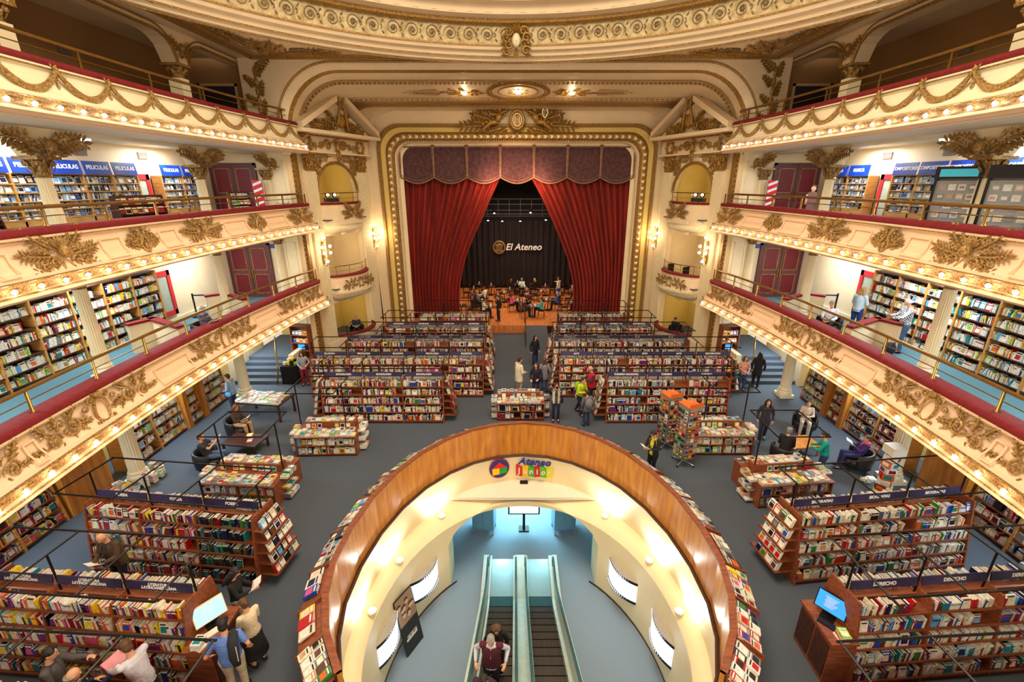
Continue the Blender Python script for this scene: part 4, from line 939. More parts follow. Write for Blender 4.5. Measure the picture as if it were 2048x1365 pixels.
# film-strip wall screens
for q, wh in ((R(144),'left wall, nearer the passage'),(R(169),'left wall, nearer the camera'),(R(36),'right wall, nearer the passage'),(R(11),'right wall, nearer the camera')):
    p = low(q,-2.75); nrm = -Vector((cos(q)/(HA-.38), sin(q)/4.75, 0)).normalized(); a = Vector((0,0,1)).cross(nrm)
    if a.y < 0: a = -a
    t = thing('film_screen', f'glowing film-strip wall screen on the {wh}', 'screen', p, 0, 'film-strip screens'); M = basis((0,0,0), a, Vector((0,0,1)), nrm); hw, hh, N = .62, .42, 14
    def bul(u): return .04+.2*(1-(u/hw)**2)
    def strip(z0, z1, m, nm, off=0, par=t, c=None):
        mb = MB(); mb.M = M
        for i in range(N):
            u, v = -hw+2*hw*i/N, -hw+2*hw*(i+1)/N; mb.add([(u,z0,bul(u)+off),(v,z0,bul(v)+off),(v,z1,bul(v)+off),(u,z1,bul(u)+off)], [(0,1,2,3)])
        return mb.build(nm, m, par)
    strip(-hh+.1,hh-.1,FILM,'lit_picture'); strip(hh-.1,hh,BLACKM,'black_edge'); strip(-hh,-hh+.1,BLACKM,'black_edge')
    for zc in (hh-.05,-hh+.05):
        mb = MB(); mb.M = M
        for i in range(16):
            u = -hw+.04+i*(2*hw-.08)/16; mb.box(u+.02,u+.055,zc-.028,zc+.028,bul(u)+.002,bul(u)+.008)
        mb.build('sprocket_holes', FILM, t)
    mb = MB(); mb.M = M; mb.extry  # top plate
    pl = [(-hw+2*hw*i/N, bul(-hw+2*hw*i/N)) for i in range(N+1)]
    CASE = mat('screen_casing_grey', L(176,172,166), .6) if 'screen_casing_grey' not in bpy.data.materials else bpy.data.materials['screen_casing_grey']
    for yy in (hh, -hh):
        mb = MB(); mb.M = M; mb.add([(x,yy,c) for x,c in pl]+[(hw,yy,-.02),(-hw,yy,-.02)], [tuple(range(N+3))]); mb.build('casing_plate', CASE, t)
    0 and mb.build('casing', mat('screen_casing_grey', L(176,172,166), .6) if 'CASE' not in globals() else CASE, t)
    light('POINT', p+nrm*.5+Vector((0,0,0)), 5, (.85,.9,1), .2)
# poster stand
t = thing('poster_stand', 'leaning black poster panel with a group portrait against the left well wall', 'poster', Vector((-2.95,9.75,-4)), R(-62)); t.rotation_euler = (R(-10),0,R(62))
mb = MB(); mb.box(-.36,.36,-.02,.02,0,1.9); mb.build('panel', mat('poster_black', L(34,32,30), .4), t)
mb = MB(); mb.box(-.34,.34,-.03,-.02,1.0,1.88,L(150,124,96))
rr = random.Random(3)
for i in range(9): x = -.25+rr.random()*.5; z = 1.15+rr.random()*.55; mb.M = basis((x,-.035,z),(1,0,0),(0,0,1),(0,-1,0)); mb.ball((0,0,0),.07,.09,.01,8,4,L(206,170,140)); mb.ball((0,.06,0),.08,.06,.008,8,4,L(60,40,30)); mb.M = None
mb.build('photograph', PAINT, t); mb = MB(); [mb.box(-.24+.05*i,-.2+.05*i,-.024,-.02,.42,.5+.02*(i%3)) for i in range(9)]; mb.box(-.2,.2,-.024,-.02,.56,.58); mb.build('pale_title', LETTER, t)
# tv and cabinets of the passage
t = thing('television', 'black television with a bright green picture in the basement passage', 'television', (.35,14.6,-4))
mb = MB(); mb.box(-.62,.62,-.04,.04,.75,1.5); mb.box(-.2,.2,-.15,.15,0,.05); mb.box(-.05,.05,-.03,.03,.05,.8); mb.build('case', BLACKM, t)
mb = MB(); mb.box(-.56,.56,-.05,-.04,.81,1.44); mb.build('screen', glow('tv_picture', L(190,240,210), 1.4), t)
for s, dx in ((-1,-1.5),(1,1.6)):
    t = thing('display_cabinet', f'pale blue metal cabinet on legs standing {"left" if s<0 else "right"} of the basement television', 'cabinet', (.3+dx,14.6,-4), R(8*s), 'cabinets beside the television')
    mb = MB(); mb.box(-.42,.42,-.3,.3,.25,1.25); mb.build('body', mat('pale_blue_metal', L(120,172,200), .4, .3) if s < 0 else bpy.data.materials['pale_blue_metal'], t)
    mb = MB(); mb.box(-.38,-.01,-.32,-.3,.3,1.2); mb.build('door', bpy.data.materials['pale_blue_metal'], t); mb = MB(); mb.box(.01,.38,-.32,-.3,.3,1.2); mb.build('door', bpy.data.materials['pale_blue_metal'], t)
    for x in (-.38,.38):
        for y in (-.26,.26): mb = MB(); mb.box(x-.03,x+.03,y-.03,y+.03,0,.25); mb.build('leg', STEEL, t)
    mb = MB(); mb.box(-.3,.0,-.2,.2,1.25,1.5); mb.ball((.2,0,1.34),.1,.1,.1,8,5); mb.build('display_items', BLACKM, t)
# escalators
def esc_z(y): return -4+max(0,(11.0-y))*.577
SO = mat('pale_green_skirt', L(214,232,226), .35, .1)
for x0, nm in ((-.44,'left'),(.82,'right')):
    E_ = thing('escalator', f'steel escalator with teal handrails, {"carrying three people" if x0<0 else "empty with dark steps"}', 'escalator', (x0,0,0), 0, 'twin escalators')
    mb = MB(); mb.box(-.5,.5,11.45,13.05,-4.02,-3.97); mb.build('landing_plate', STEEL, E_)
    mb = MB(); mb.box(-.4,.4,11.0,11.45,-3.99,-3.95); mb.build('comb_plate', TEAL, E_)
    y = 11.0; i = 0
    while y > 3.9:
        mb = MB(); z = esc_z(y-.2); mb.box(-.38,.38,y-.4,y+.02,z-.03,z); mb.box(-.38,.38,y-.01,y+.02,z-.22,z)
        for j in range(19): mb.box(-.36+j*.04,-.345+j*.04,y-.4,y,z,z+.008)
        mb.build('step', STEELD, E_); y -= .4; i += 1
    pth = [(13.0,-3.97),(11.1,-3.97),(10.6,-3.75),(4.0,esc_z(4.0)+.02)]
    for s in (-1,1):
        mb = MB()
        hp = [(12.1,-3.35),(12.22,-3.2),(12.2,-3.05),(12.05,-3.0),(11.3,-3.0),(10.9,-2.92),(10.5,-2.72),(4.0,esc_z(4.0)+1.0)]
        mb.tube([(s*.47,y,z) for y,z in hp],[(.035,.03)]*len(hp),8); mb.build('handrail', TEAL, E_, True)
        mb = MB(); mb.extr([(12.15,-3.6),(12.15,-3.08),(11.2,-3.05),(10.6,-2.8),(4.0,esc_z(4)+.95),(4.0,esc_z(4)+.3),(10.6,-3.45),(11.1,-3.62)], s*.465-.008, s*.465+.008); mb.build('balustrade_panel', SO, E_)
        mb = MB(); mb.extr([(13.0,-4.0),(13.0,-3.75),(11.1,-3.7),(10.6,-3.5),(4.0,esc_z(4)+.25),(4.0,esc_z(4)-.4),(10.6,-4.0)], s*.41-.03 if s<0 else s*.41-.03, s*.41+.09 if s>0 else s*.41+.03); mb.build('skirt', SO, E_)
    mb = MB()
    if x0 < 0: mb.extr([(13.0,-4),(13.0,-3.72),(11.1,-3.68),(10.6,-3.45),(4.0,esc_z(4)+.3),(4.0,esc_z(4)-.5),(10.6,-4)], -.68,-.5)
    else: mb.extr([(13.0,-4),(13.0,-3.72),(11.1,-3.68),(10.6,-3.45),(4.0,esc_z(4)+.3),(4.0,esc_z(4)-.5),(10.6,-4)], .5,.68)
    mb.build('outer_cladding', SO, E_)
mb = MB(); mb.extr([(13.0,-4),(13.0,-3.72),(11.1,-3.68),(10.6,-3.45),(4.0,esc_z(4)+.35),(4.0,esc_z(4)-.4),(10.6,-4)], .02,.36)
tag(mb.build('escalator_divider', SO), 'pale green steel divider between the two escalators', 'divider')
# hall side: left/right stairs beside the boxes
for S in (-1,1):
    sd = SIDE[S]; mb = MB()
    for i in range(5): mb.box(S*10.9, S*13.3, 19.6+i*.36, 22.3 if i<4 else 24.5, i*.17, (i+1)*.17)
    tag(mb.build('carpeted_steps', CARPET), f'blue carpeted steps rising behind the last column, {sd} arcade', 'stairs', 'carpeted side stairs')
    mb = MB(); mb.box(S*13.2,S*13.5,19.4,22.3,0,1.75); mb.box(S*11.0,S*10.75,20.6,22.2,0,1.1); struct('wall_stairs_'+sd, mb, CREAM)
    t = thing('newel_rail', f'curved brass stair rail at the foot of the steps, {sd} arcade', 'handrail', (S*11.15,19.5,0), 0, 'curved brass stair rails')
    mb = MB(); mb.tube([(0,0,.05),(-S*.1,0,.5),(-S*.12,.1,1.0),(0,.35,1.5),(S*.2,.8,1.85),(S*.4,1.2,2.0)],.035,6); mb.build('rail', BRASS, t, True)
# double doors of the galleries
for S in (-1,1):
    for zf, nm in ((3.6,'lowest'),(7.2,'middle')):
        t = thing('double_door', f'maroon panelled double door with gold lines, {nm} gallery, {SIDE[S]} side', 'door', (S*12.95,22.3,zf), 0, 'maroon gallery doors')
        mb = MB(); mb.box(-1.05,1.05,-.06,0,0,.02); mb.box(-1.08,-.98,-.1,0,0,2.65); mb.box(.98,1.08,-.1,0,0,2.65); mb.box(-1.08,1.08,-.1,0,2.55,2.65); mb.build('frame', PURP, t)
        for s in (-1,1):
            mb = MB(); a, b = sorted((s*.01,s*.97)); mb.box(a,b,-.07,-.02,.02,2.55); d = mb.build('door_leaf', PURP, t)
            for z0, z1 in ((.2,1.15),(1.35,2.42)):
                a, b = sorted((s*.14,s*.84)); mb = MB(); mb.box(a,b,-.085,-.07,z0,z1); mb.build('panel', MARO, d)
                mb = MB()
                for r in ((a,b,z0,z0+.03),(a,b,z1-.03,z1),(a,a+.03,z0,z1),(b-.03,b,z0,z1)): mb.box(r[0],r[1],-.092,-.08,r[2],r[3])
                mb.build('gold_line', GOLDL, d)
            mb = MB(); mb.box(s*.06-.03,s*.06+.03,-.11,-.07,1.0,1.4); mb.build('handle', BRASS, d)
    # red framed notice next to the shelves, dark opening and vents of the top gallery
    for zf, y, nm in ((3.6,17.75,'lowest'),(7.2,17.95,'middle')):
        t = thing('framed_notice', f'red-framed grey notice panel beside the wall shelves, {nm} gallery, {SIDE[S]} side', 'notice', (S*13.98,y,zf), 0, 'red-framed notices')
        mb = MB()
        for a,b,c,d in ((-.42,.42,1.9,2.1),(-.42,.42,.3,.5),(-.42,-.26,.3,2.1),(.26,.42,.3,2.1)): mb.box(-.05*S-.03,-.05*S+.03,a,b,c,d)
        mb.build('frame', RED, t); mb = MB(); mb.box(-.03*S-.01,-.03*S+.01,-.26,.26,.5,1.9); mb.build('sheet', mat('notice_grey', L(170,178,160), .5) if 'notice_grey' not in bpy.data.materials else bpy.data.materials['notice_grey'], t)
    t = thing('doorway_leaf', f'dark blue-grey door in the dim top gallery, {SIDE[S]} side', 'door', (S*12.9,22.28,10.75))
    mb = MB(); mb.box(-.75,.75,-.03,0,0,2.2); mb.build('leaf', mat('dark_door', L(44,38,48), .6), t); mb = MB(); mb.box(-.85,-.75,-.06,0,0,2.3); mb.box(.75,.85,-.06,0,0,2.3); mb.box(-.85,.85,-.06,0,2.2,2.3); mb.build('frame', CREAMD, t)
    for k, (x, y, z) in enumerate(((13.97,13.5,12.9),(13.97,16.3,12.9),(13.97,15.8,9.95),(13.97,18.4,9.95),(13.97,13.0,9.95))):
        mb = MB(); mb.box(-.02,.02,-.22,.22,-.12,.12)
        for j in range(4): mb.box(-.035,.035,-.2,.2,-.1+.055*j,-.08+.055*j)
        o = mb.build('air_vent', mat('vent_grey', L(120,112,100), .5) if 'vent_grey' not in bpy.data.materials else bpy.data.materials['vent_grey'], None, loc=(S*x,y,z))
        tag(o, f'slatted air vent, {["dim top gallery wall nearer the camera","dim top gallery wall nearer the stage","over the first red notice","nearest the maroon door","nearest the camera, over the blue signs"][k]}, {SIDE[S]} side', 'vent', 'air vents')
    for k,(x,y,z) in enumerate(((12.9,10.4,10.27),(12.9,14.9,10.27),(12.9,19.8,10.27),(12.9,16.3,6.73),(12.7,20.2,6.73))):
        t = thing('ceiling_spotlight', f'bright ceiling lamp, {["middle gallery behind the second column","middle gallery between shelf signs","middle gallery before the maroon door","lowest gallery near the red notice","lowest gallery before the maroon door"][k]}, {SIDE[S]} side', 'lamp', (S*x,y,z), 0, 'gallery ceiling lamps')
        mb = MB(); mb.lathe([(.14,-.03),(.14,.0)],14); mb.build('rim', WHITEP, t); mb = MB(); mb.ball((0,0,-.05),.12,.12,.07,10,6); mb.build('lamp', BULBW, t, True)
    # partition walls round the gallery stairwell
    for k, pts in enumerate((((12.7,14.3),(12.4,14.95),(10.85,14.05)),((12.7,18.3),(12.2,18.75),(10.85,17.75)))):
        t = thing('stairwell_wall', f'low cream stairwell wall with a red cap, {["nearer the camera","nearer the maroon door"][k]}, {SIDE[S]} lowest gallery', 'partition', (0,0,3.6), 0, 'red-capped stairwell walls')
        for nm, w_, z0, z1, m in (('wall_body',.09,0,.96,CREAM),('red_cap',.13,.96,1.04,VELVET)):
            mb = MB()
            for (a,b),(c,d) in zip(pts, pts[1:]):
                v = Vector((c-a,d-b,0)).normalized(); n_ = Vector((-v.y,v.x,0))*w_; e = v*w_*.6
                P = [Vector((a,b,0))-n_-e,Vector((c,d,0))-n_+e,Vector((c,d,0))+n_+e,Vector((a,b,0))+n_-e]; mb.prism([(S*p.x,p.y) for p in P], z0, z1)
            mb.build(nm, m, t)
    t = thing('belt_barrier', f'black barrier post with a blue belt by the wall, {SIDE[S]} lowest gallery', 'barrier', (S*13.5,18.6,3.6), 0, 'belt barriers')
    mb = MB(); mb.lathe([(.18,0),(.18,.03),(.035,.05),(.035,1.0),(.045,1.02)],12); mb.build('post', BLACKM, t, True)
    mb = MB(); mb.add([(0,0,.97),(-S*1.3,.2,.97),(-S*1.3,.2,.91),(0,0,.91)],[(0,1,2,3)]); mb.add([(0,.01,.97),(-S*1.3,.21,.97),(-S*1.3,.21,.91),(0,.01,.91)],[(0,1,2,3)]); mb.build('belt', mat('belt_blue', L(50,50,130), .7), t)
    t = thing('evacuation_sign', f'red and white striped hose cabinet sign by the maroon door, {SIDE[S]} middle gallery', 'sign', (S*11.55,21.6,7.2+.7), 0, 'red striped hose signs')
    mb = MB(); mb.M = basis((0,0,0),(1,0,0),(0,0,1),(0,-1,0)); mb.box(-.2,.2,0,1.2,0,.05,L(210,20,30))
    for i in range(4): mb.add([(-.2,.1+.28*i,.055),(.2,.25+.28*i,.055),(.2,.36+.28*i,.055),(-.2,.21+.28*i,.055)],[(0,1,2,3)],L(240,240,240))
    mb.build('panel', PAINT, t)
    mb = MB(); mb.box(-.17,.17,-.02,0,-.1,.1); t = tag(mb.build('exit_sign', ROYAL, None, loc=(S*11.75,22.28,6.1)), f'small blue sign plate near the {SIDE[S]} maroon door of the lowest gallery', 'sign', 'blue sign plates')
# ================================================================ books
CN = {'white':L(238,236,228),'cream':L(232,220,190),'ivory':L(246,240,220),'red':L(190,24,26),'crimson':L(140,14,30),'orange':L(226,104,24),'yellow':L(242,206,30),'green':L(40,130,60),'lime':L(140,200,40),
 'teal':L(24,130,140),'sky blue':L(96,170,220),'blue':L(30,74,170),'navy':L(22,30,76),'black':L(22,20,22),'brown':L(96,58,36),'pink':L(226,90,140),'purple':L(110,40,120),'grey':L(130,130,130),'tan':L(196,160,110),'turquoise':L(60,190,190)}
PAL = {'lit':'white white white ivory cream cream red orange yellow tan blue black navy brown crimson ivory purple pink grey green white red'.split(),
 'pale':'white white white ivory cream ivory cream white white ivory cream white sky_blue grey lime yellow orange teal red navy tan'.split(),
 'law':'white white ivory cream red blue teal navy green crimson cream sky_blue purple ivory brown'.split(),
 'bio':'white white ivory cream ivory orange brown black red white cream grey blue green tan'.split(),
 'lat':'white ivory cream white red orange yellow yellow purple pink teal blue black cream white crimson orange'.split(),
 'art':'white black grey white cream tan sky_blue brown navy white red ivory black'.split(),
 'disc':'white grey sky_blue grey white black blue white navy cream tan'.split(),
 'dark':'crimson brown black tan grey red brown cream'.split(),
 'pocket':'black black navy black crimson brown green black teal'.split()}
BK = []
def pick(p): return rnd.choice(PAL[p]).replace('_', ' ')
PAGE = L(238,232,214)
def book_geo(k, w, h, d, c, c2, mc, mp):          # mc: cover mesh builder, mp: page mesh builder
    C = CN[c]; C2 = CN[c2]
    if k == 'up':                                   # spine at y=0
        x0, x1 = -w/2, w/2; e = min(.004, w*.15); b0, b1 = h*.62, h*.82
        v = [(x0,0,0),(x1,0,0),(x1,0,b0),(x0,0,b0),(x1,0,b1),(x0,0,b1),(x1,0,h),(x0,0,h),(x1,d,0),(x0,d,0),(x1,d,h),(x0,d,h)]
        mc.add(v, [(0,1,2,3),(3,2,4,5),(5,4,6,7),(1,8,10,6),(9,0,7,11)], C); mc.c[-4] = C2
        mp.add([(x0+e,.004,h-.003),(x1-e,.004,h-.003),(x1-e,d-.003,h-.003),(x0+e,d-.003,h-.003),(x1-e,d-.003,.0),(x0+e,d-.003,.0)], [(0,1,2,3),(3,2,4,5)], PAGE)
    else:                                           # lying: x width w, y height h, z thickness d
        x0, x1 = -w/2, w/2; a, b, c0, c1 = x0+w*.12, x1-w*.12, h*.14, h*.66
        v = [(x0,0,0),(x1,0,0),(x1,h,0),(x0,h,0),(x0,0,d),(x1,0,d),(x1,h,d),(x0,h,d)]
        mc.add(v, [(0,3,2,1),(3,0,4,7),(4,5,6,7)], C)
        mc.add([(a,c0,d+.001),(b,c0,d+.001),(b,c1,d+.001),(a,c1,d+.001)], [(0,1,2,3)], C2)
        cc = CN['white'] if c not in ('white','cream','ivory') else CN['black']
        mc.add([(a,h*.76,d+.001),(b,h*.76,d+.001),(b,h*.88,d+.001),(a,h*.88,d+.001)], [(0,1,2,3)], cc)
        e = .003; mp.add([(x0,e,.002),(x1-e,e,.002),(x1-e,h-e,.002),(x0,h-e,.002),(x0,e,d-.002),(x1-e,e,d-.002),(x1-e,h-e,d-.002),(x0,h-e,d-.002)], [(0,1,5,4),(1,2,6,5),(2,3,7,6)], PAGE)
def book(k, M, w, h, d, pal, place, grp, kind='book'):
    c, c2 = pick(pal), pick(pal)
    if rnd.random() < .5 and k == 'up': c2 = c
    BK.append([k, M, w, h, d, c, c2, place, grp, kind, None, None])
def row(M, x0, x1, hmax, dep, pal, place, grp, fill=.8, lean=.15, face=.06, kind='book', wr=(.016,.05), same=0):
    """upright books filling a shelf from x0 to x1, spines at local y=0"""
    x = x0; st = len(BK); gap = rnd.random() < .2
    end = x1-(rnd.random()*.3*(x1-x0) if rnd.random() > fill else 0)
    while x < end-.05:
        if rnd.random() < face:                     # face-out book
            w = min(.15+rnd.random()*.04, end-x)
            if w < .1: break
            h = min(hmax, .2+rnd.random()*.05); book('face', M @ TR(x+w/2,.03,0) @ Matrix.Rotation(R(80),4,'X'), w, h, .025, pal, place, grp, kind); x += w+.006; continue
        w = wr[0]+(wr[1]-wr[0])*rnd.random()**1.6
        n = rnd.choice((1,1,1,2,3,5)) if rnd.random() < .3+same else 1
        h = min(hmax, .17+.07*rnd.random()+(.03 if rnd.random()<.2 else 0)); d = min(dep, .14+.04*rnd.random())
        lv = rnd.random() < lean; tilt = R(rnd.uniform(6,20))*(1 if rnd.random()<.6 else -1) if lv else 0
        c0 = None
        for i in range(n):
            if x+w > end: break
            y = .0+rnd.random()*.012
            book('up', M @ TR(x+w/2+(abs(tilt)*.07), y, abs(sin(tilt))*w*.5) @ Matrix.Rotation(tilt,4,'Y'), w, h, d, pal, place, grp, kind)
            if c0: BK[-1][5], BK[-1][6] = c0
            c0 = (BK[-1][5], BK[-1][6]); x += w+.0015
        if lv: x += abs(sin(tilt))*h*.5
    neigh(st)
def neigh(st):
    for i in range(st, len(BK)):
        BK[i][10] = BK[i-1][5] if i > st else None; BK[i][11] = BK[i+1][5] if i+1 < len(BK) else None
ORD = ['bottom shelf','fourth shelf','third shelf','second shelf','top shelf']
def label_fit(*a): return ' '.join(' '.join(a).split()[:16])
def light_frame(x, y, rz, W, nb, bw, who, z=2.42):
    t = thing('light_frame', f'black metal rail frame over the {who}', 'frame', (x,y,0), rz, 'black rail frames')
    for yy in (-.15, 1.27): mb = MB(); mb.tube([(-.05,yy,z),(W+.05,yy,z)],.022,6); mb.build('long_rail', BLACKM, t)
    for i in range(nb+1):
        xx = i*bw if i<nb else W; mb = MB(); mb.tube([(xx,-.15,z),(xx,1.27,z)],.02,6); mb.build('cross_rail', BLACKM, t)
        mb = MB(); mb.tube([(xx,.64,1.55),(xx,.64,z)],.022,6); mb.build('post', BLACKM, t)
    return t
def island(x, y, rz, nb, bw, sign, who, pal, books=True, pals=None, signtext=None):
    W = nb*bw; H = [.12,.46,.8,1.14,1.48]; M = TR(x,y,0,rz)
    t = thing('bookcase', f'double-sided reddish wood {who}'+(' with navy signs' if sign else ''), 'bookcase', (x,y,0), rz, 'bookcases on the stalls floor')
    def yf(z): return .30*z/1.75
    for xx in (0, W):
        mb = MB(); mb.extr([(0,0),(1.28,0),(1.28-.28,1.78),(.28,1.78)], xx-.02 if xx else -.02, xx+.02); mb.build('end_panel', WOODS, t)
    for i in range(1, nb):
        mb = MB(); mb.extr([(.01,0),(.6,0),(.6,1.74),(.29,1.74)], i*bw-.015, i*bw+.015); mb.build('divider', WOODS, t)
    for j, z in enumerate(H):
        mb = MB(); mb.box(.02,W-.02, yf(z)+.01,.56,z-.025,z); mb.box(.02,W-.02,yf(z),yf(z)+.02,z-.035,z+.015); mb.build('shelf', WOODS, t)
    mb = MB(); mb.box(.02,W-.02,.56,.6,0,1.62); mb.build('back_panel', WOODS, t)
    mb = MB(); mb.box(.02,W-.02,.03,.1,0,.1); mb.build('plinth', WOODD, t)
    mb = MB(); mb.box(.02,W-.02,.6,1.0,1.455,1.48); mb.extr([(1.0,1.48),(1.02,1.48),(1.26,.02),(1.24,.02)],.02,W-.02); mb.build('rear_side', WOODS, t)
    for i in range(nb):
        if not sign: break
        mb = MB(); mb.M = TR(i*bw+bw/2,.62,1.86,0,R(-12)); mb.box(-bw/2+.05,bw/2-.05,-.012,.012,-.09,.09); b = mb.build('sign_board', NAVY, t)
        s = sign[i % len(sign)]
        text(s,'lettering', LETTER, .1 if '\n' not in s else .075, TR(i*bw+bw/2,.605,1.862,0,pi/2-R(12)), b, .002, .15, .003)
    for i in range(nb):
        p = (pals or [pal])[i % len(pals or [pal])]
        for j, z in enumerate(H):
            if not books: break
            row(M @ TR(i*bw,yf(z)+.025,z), .025, bw-.02, .29, .25, p, f'{ORD[j]} of the {who}', f'books of the {who}')
        if books: row(M @ TR(i*bw+bw,1.0,1.48,pi), .025, bw-.02, .29, .25, p, f'rear top shelf of the {who}', f'books of the {who}', face=0)
    light_frame(x, y, rz, W, nb, bw, who)
    return M, W
def end_rack(M, W, side, who, pal, n=5):
    """stepped racks of front-facing books on an end panel"""
    s = 1 if side > 0 else -1; st = len(BK)
    t = thing('end_display_rack', f'stepped rack of front-facing books, {"left" if s<0 else "right"} end of the {who.split(" bookcase")[0]} bookcase', 'rack', M @ Vector((W if s>0 else 0,0,0)), M.to_euler().z, 'end display racks')
    for j in range(n):
        z = .3+.29*j; o = .05+.05*(n-j)
        mb = MB(); a, b = sorted((s*.02, s*(o+.16))); mb.box(a,b,.15+.02*j,1.13-.02*j,z-.02,z); mb.box(*sorted((s*(o+.15),s*(o+.17))),.15+.02*j,1.13-.02*j,z-.02,z+.04); mb.build('rack_shelf', WOODS, t)
        y = .2+.02*j
        while y < .95:
            w = rnd.uniform(.15,.19); c = len(BK)
            for q in range(rnd.choice((2,3,4))):
                Mb = M @ TR((W if s>0 else 0)+s*(o+.12-q*.028), y+w/2, z) @ Matrix.Rotation(pi/2*s,4,'Z') @ Matrix.Rotation(R(74),4,'X')
                book('face', Mb, w, .23, .026, pal, f'end rack of the {who}', f'books on the end rack of the {who}')
                if q: BK[-1][5:7] = BK[-2][5:7]
            y += w+.015
    neigh(st)
def wallcase(S, x, y0, y1, z0, nb, H, who, m, pal, group, top, slant=.0, board=None, kind='book', cab=0, sign=None, face=.05, dep=.34):
    """a run of shelves along a side wall, front facing the hall; S side; x distance of the back"""
    W = y1-y0; bw = W/nb
    if S < 0: M = basis((-x,y0,z0),(0,1,0),(-1,0,0),(0,0,1))
    else: M = basis((x,y1,z0),(0,-1,0),(1,0,0),(0,0,1))
    M = Matrix.Translation(M.translation) @ M.to_3x3().to_4x4()
    t = thing('wall_bookcase', f'{who}, {SIDE[S]} side', 'bookcase', M.translation, M.to_euler().z, group)
    def yf(z): return -dep-slant*(1-z/top)
    for i in range(nb+1):
        xx = min(max(i*bw,.03),W-.03); mb = MB(); mb.extr([(yf(0),0),(0,0),(0,top),(yf(top),top)], xx-.03, xx+.03); mb.build('upright', m, t)
    mb = MB(); mb.box(0,W,-.02,0,0,top); mb.build('back_panel', board or m, t)
    if cab: 
        mb = MB(); mb.box(.03,W-.03,yf(0),-.02,0,cab-.02); mb.build('cabinet', m, t)
    for z in H+[top]:
        mb = MB(); mb.box(.03,W-.03,yf(z)+.005,-.02,z-.03,z); mb.build('shelf', board or m, t)
    nm = ['lowest shelf','second-lowest shelf','third-lowest shelf','fourth-lowest shelf','fifth-lowest shelf','sixth-lowest shelf','seventh-lowest shelf']
    for i in range(nb):
        for j, z in enumerate(H):
            gap = (H+[top])[j+1]-z-.05
            bn = ['first','second','third','fourth','fifth','sixth','seventh','eighth'][i if S<0 else nb-1-i]
            row(M @ TR(i*bw,yf(z)+.03,z), .04, bw-.03, min(gap,.28), .25, pal, f'{nm[j]}, {bn} bay, {who.split(",")[0]}', f'{kind}s of the {who}'+(', left' if S<0 else ', right'), face=face, kind=kind, fill=.9, wr=(.016,.05) if kind=='book' else (.014,.02), same=0 if kind=='book' else .1)
        if sign:
            b = MB(); b.M = TR(i*bw+bw/2,yf(top)-.02,top+.2,0,R(-6)); b.box(-bw/2+.05,bw/2-.05,-.012,.012,-.2,.2); bo = b.build('sign_board', ROYAL, t)
            text(sign,'lettering', LETTER, .15 if len(sign)>9 else .17, TR(i*bw+bw/2,yf(top)-.036,top+.21,0,pi/2-R(6)), bo, .002, 0, .004)
    return M
# ---- stalls floor
CASES = [(-10.3,8.65,-6.5,3,1.433,['POESIA'],'POESIA bookcase','bio',['lat','lit','pocket']),
 (6.6,8.24,6.6,3,1.5,['BIOGRAFIAS'],'BIOGRAFIAS bookcase','bio',None),
 (-10.2,6.18,-4.3,3,1.4,['LITERATURA\nLATINOAMERICANA'],'LITERATURA LATINOAMERICANA bookcase','lat',None),
 (6.3,5.93,4.3,3,1.42,['DERECHO'],'DERECHO bookcase','law',None),
 (-7.55,15.9,0,3,1.58,['SOCIOLOGIA'],'SOCIOLOGIA bookcase','bio',['bio','lit']),
 (-8.95,18.2,0,5,1.51,['FILOSOFIA','PSICOLOGIA'],'FILOSOFIA bookcase','lit',['lit','lat']),
 (-8.2,20.5,0,4,1.68,['AUTOAYUDA'],'AUTOAYUDA bookcase','lat',['lit','lat']),
 (-6.9,22.7,0,4,1.34,['NUTRICION'],'NUTRICION bookcase','bio',None),
 (-5.5,24.9,0,3,1.33,None,'unsigned bookcase nearest the stage, left of the aisle','lat',None),
 (3.6,15.9,0,3,1.58,['TURISMO NACIONAL','TURISMO','TURISMO'],'TURISMO NACIONAL bookcase','law',['law','art','lit']),
 (1.95,18.2,0,5,1.51,['ARTE','ARTE','ARTE','ARTE','DECORACION'],'ARTE bookcase','lit',['lit','art']),
 (1.85,20.5,0,4,1.65,['FOTOGRAFIA','FOTOGRAFIA','CINE','CINE'],'FOTOGRAFIA bookcase','art',None),
 (2.3,22.7,0,4,1.24,['INFORMATICA'],'INFORMATICA bookcase','art',['art','lit']),
 (2.5,24.9,0,3,1.3,None,'unsigned bookcase nearest the stage, right of the aisle','dark',None)]
MW = {}
for x, y, rz, nb, bw, sign, who, pal, pals in CASES: MW[who] = island(x, y, R(rz), nb, bw, sign, who, pal, True, pals)
for x, y, rz, who in ((-9.0,4.0,-3,'bookcase nearest the camera on the left'),(5.0,3.75,3,'bookcase nearest the camera on the right')): island(x, y, R(rz), 3, 1.45, None, who, 'lit', True)
K = list(MW)
for who, sd, pal in ((K[0],1,'art'),(K[1],-1,'bio'),(K[4],1,'dark'),(K[4],-1,'pale'),(K[5],1,'bio'),(K[6],1,'bio'),(K[7],1,'bio'),(K[9],-1,'art'),(K[10],-1,'art'),(K[11],-1,'bio'),(K[12],-1,'art'),(K[10],1,'pale')): end_rack(*MW[who], sd, who, pal)
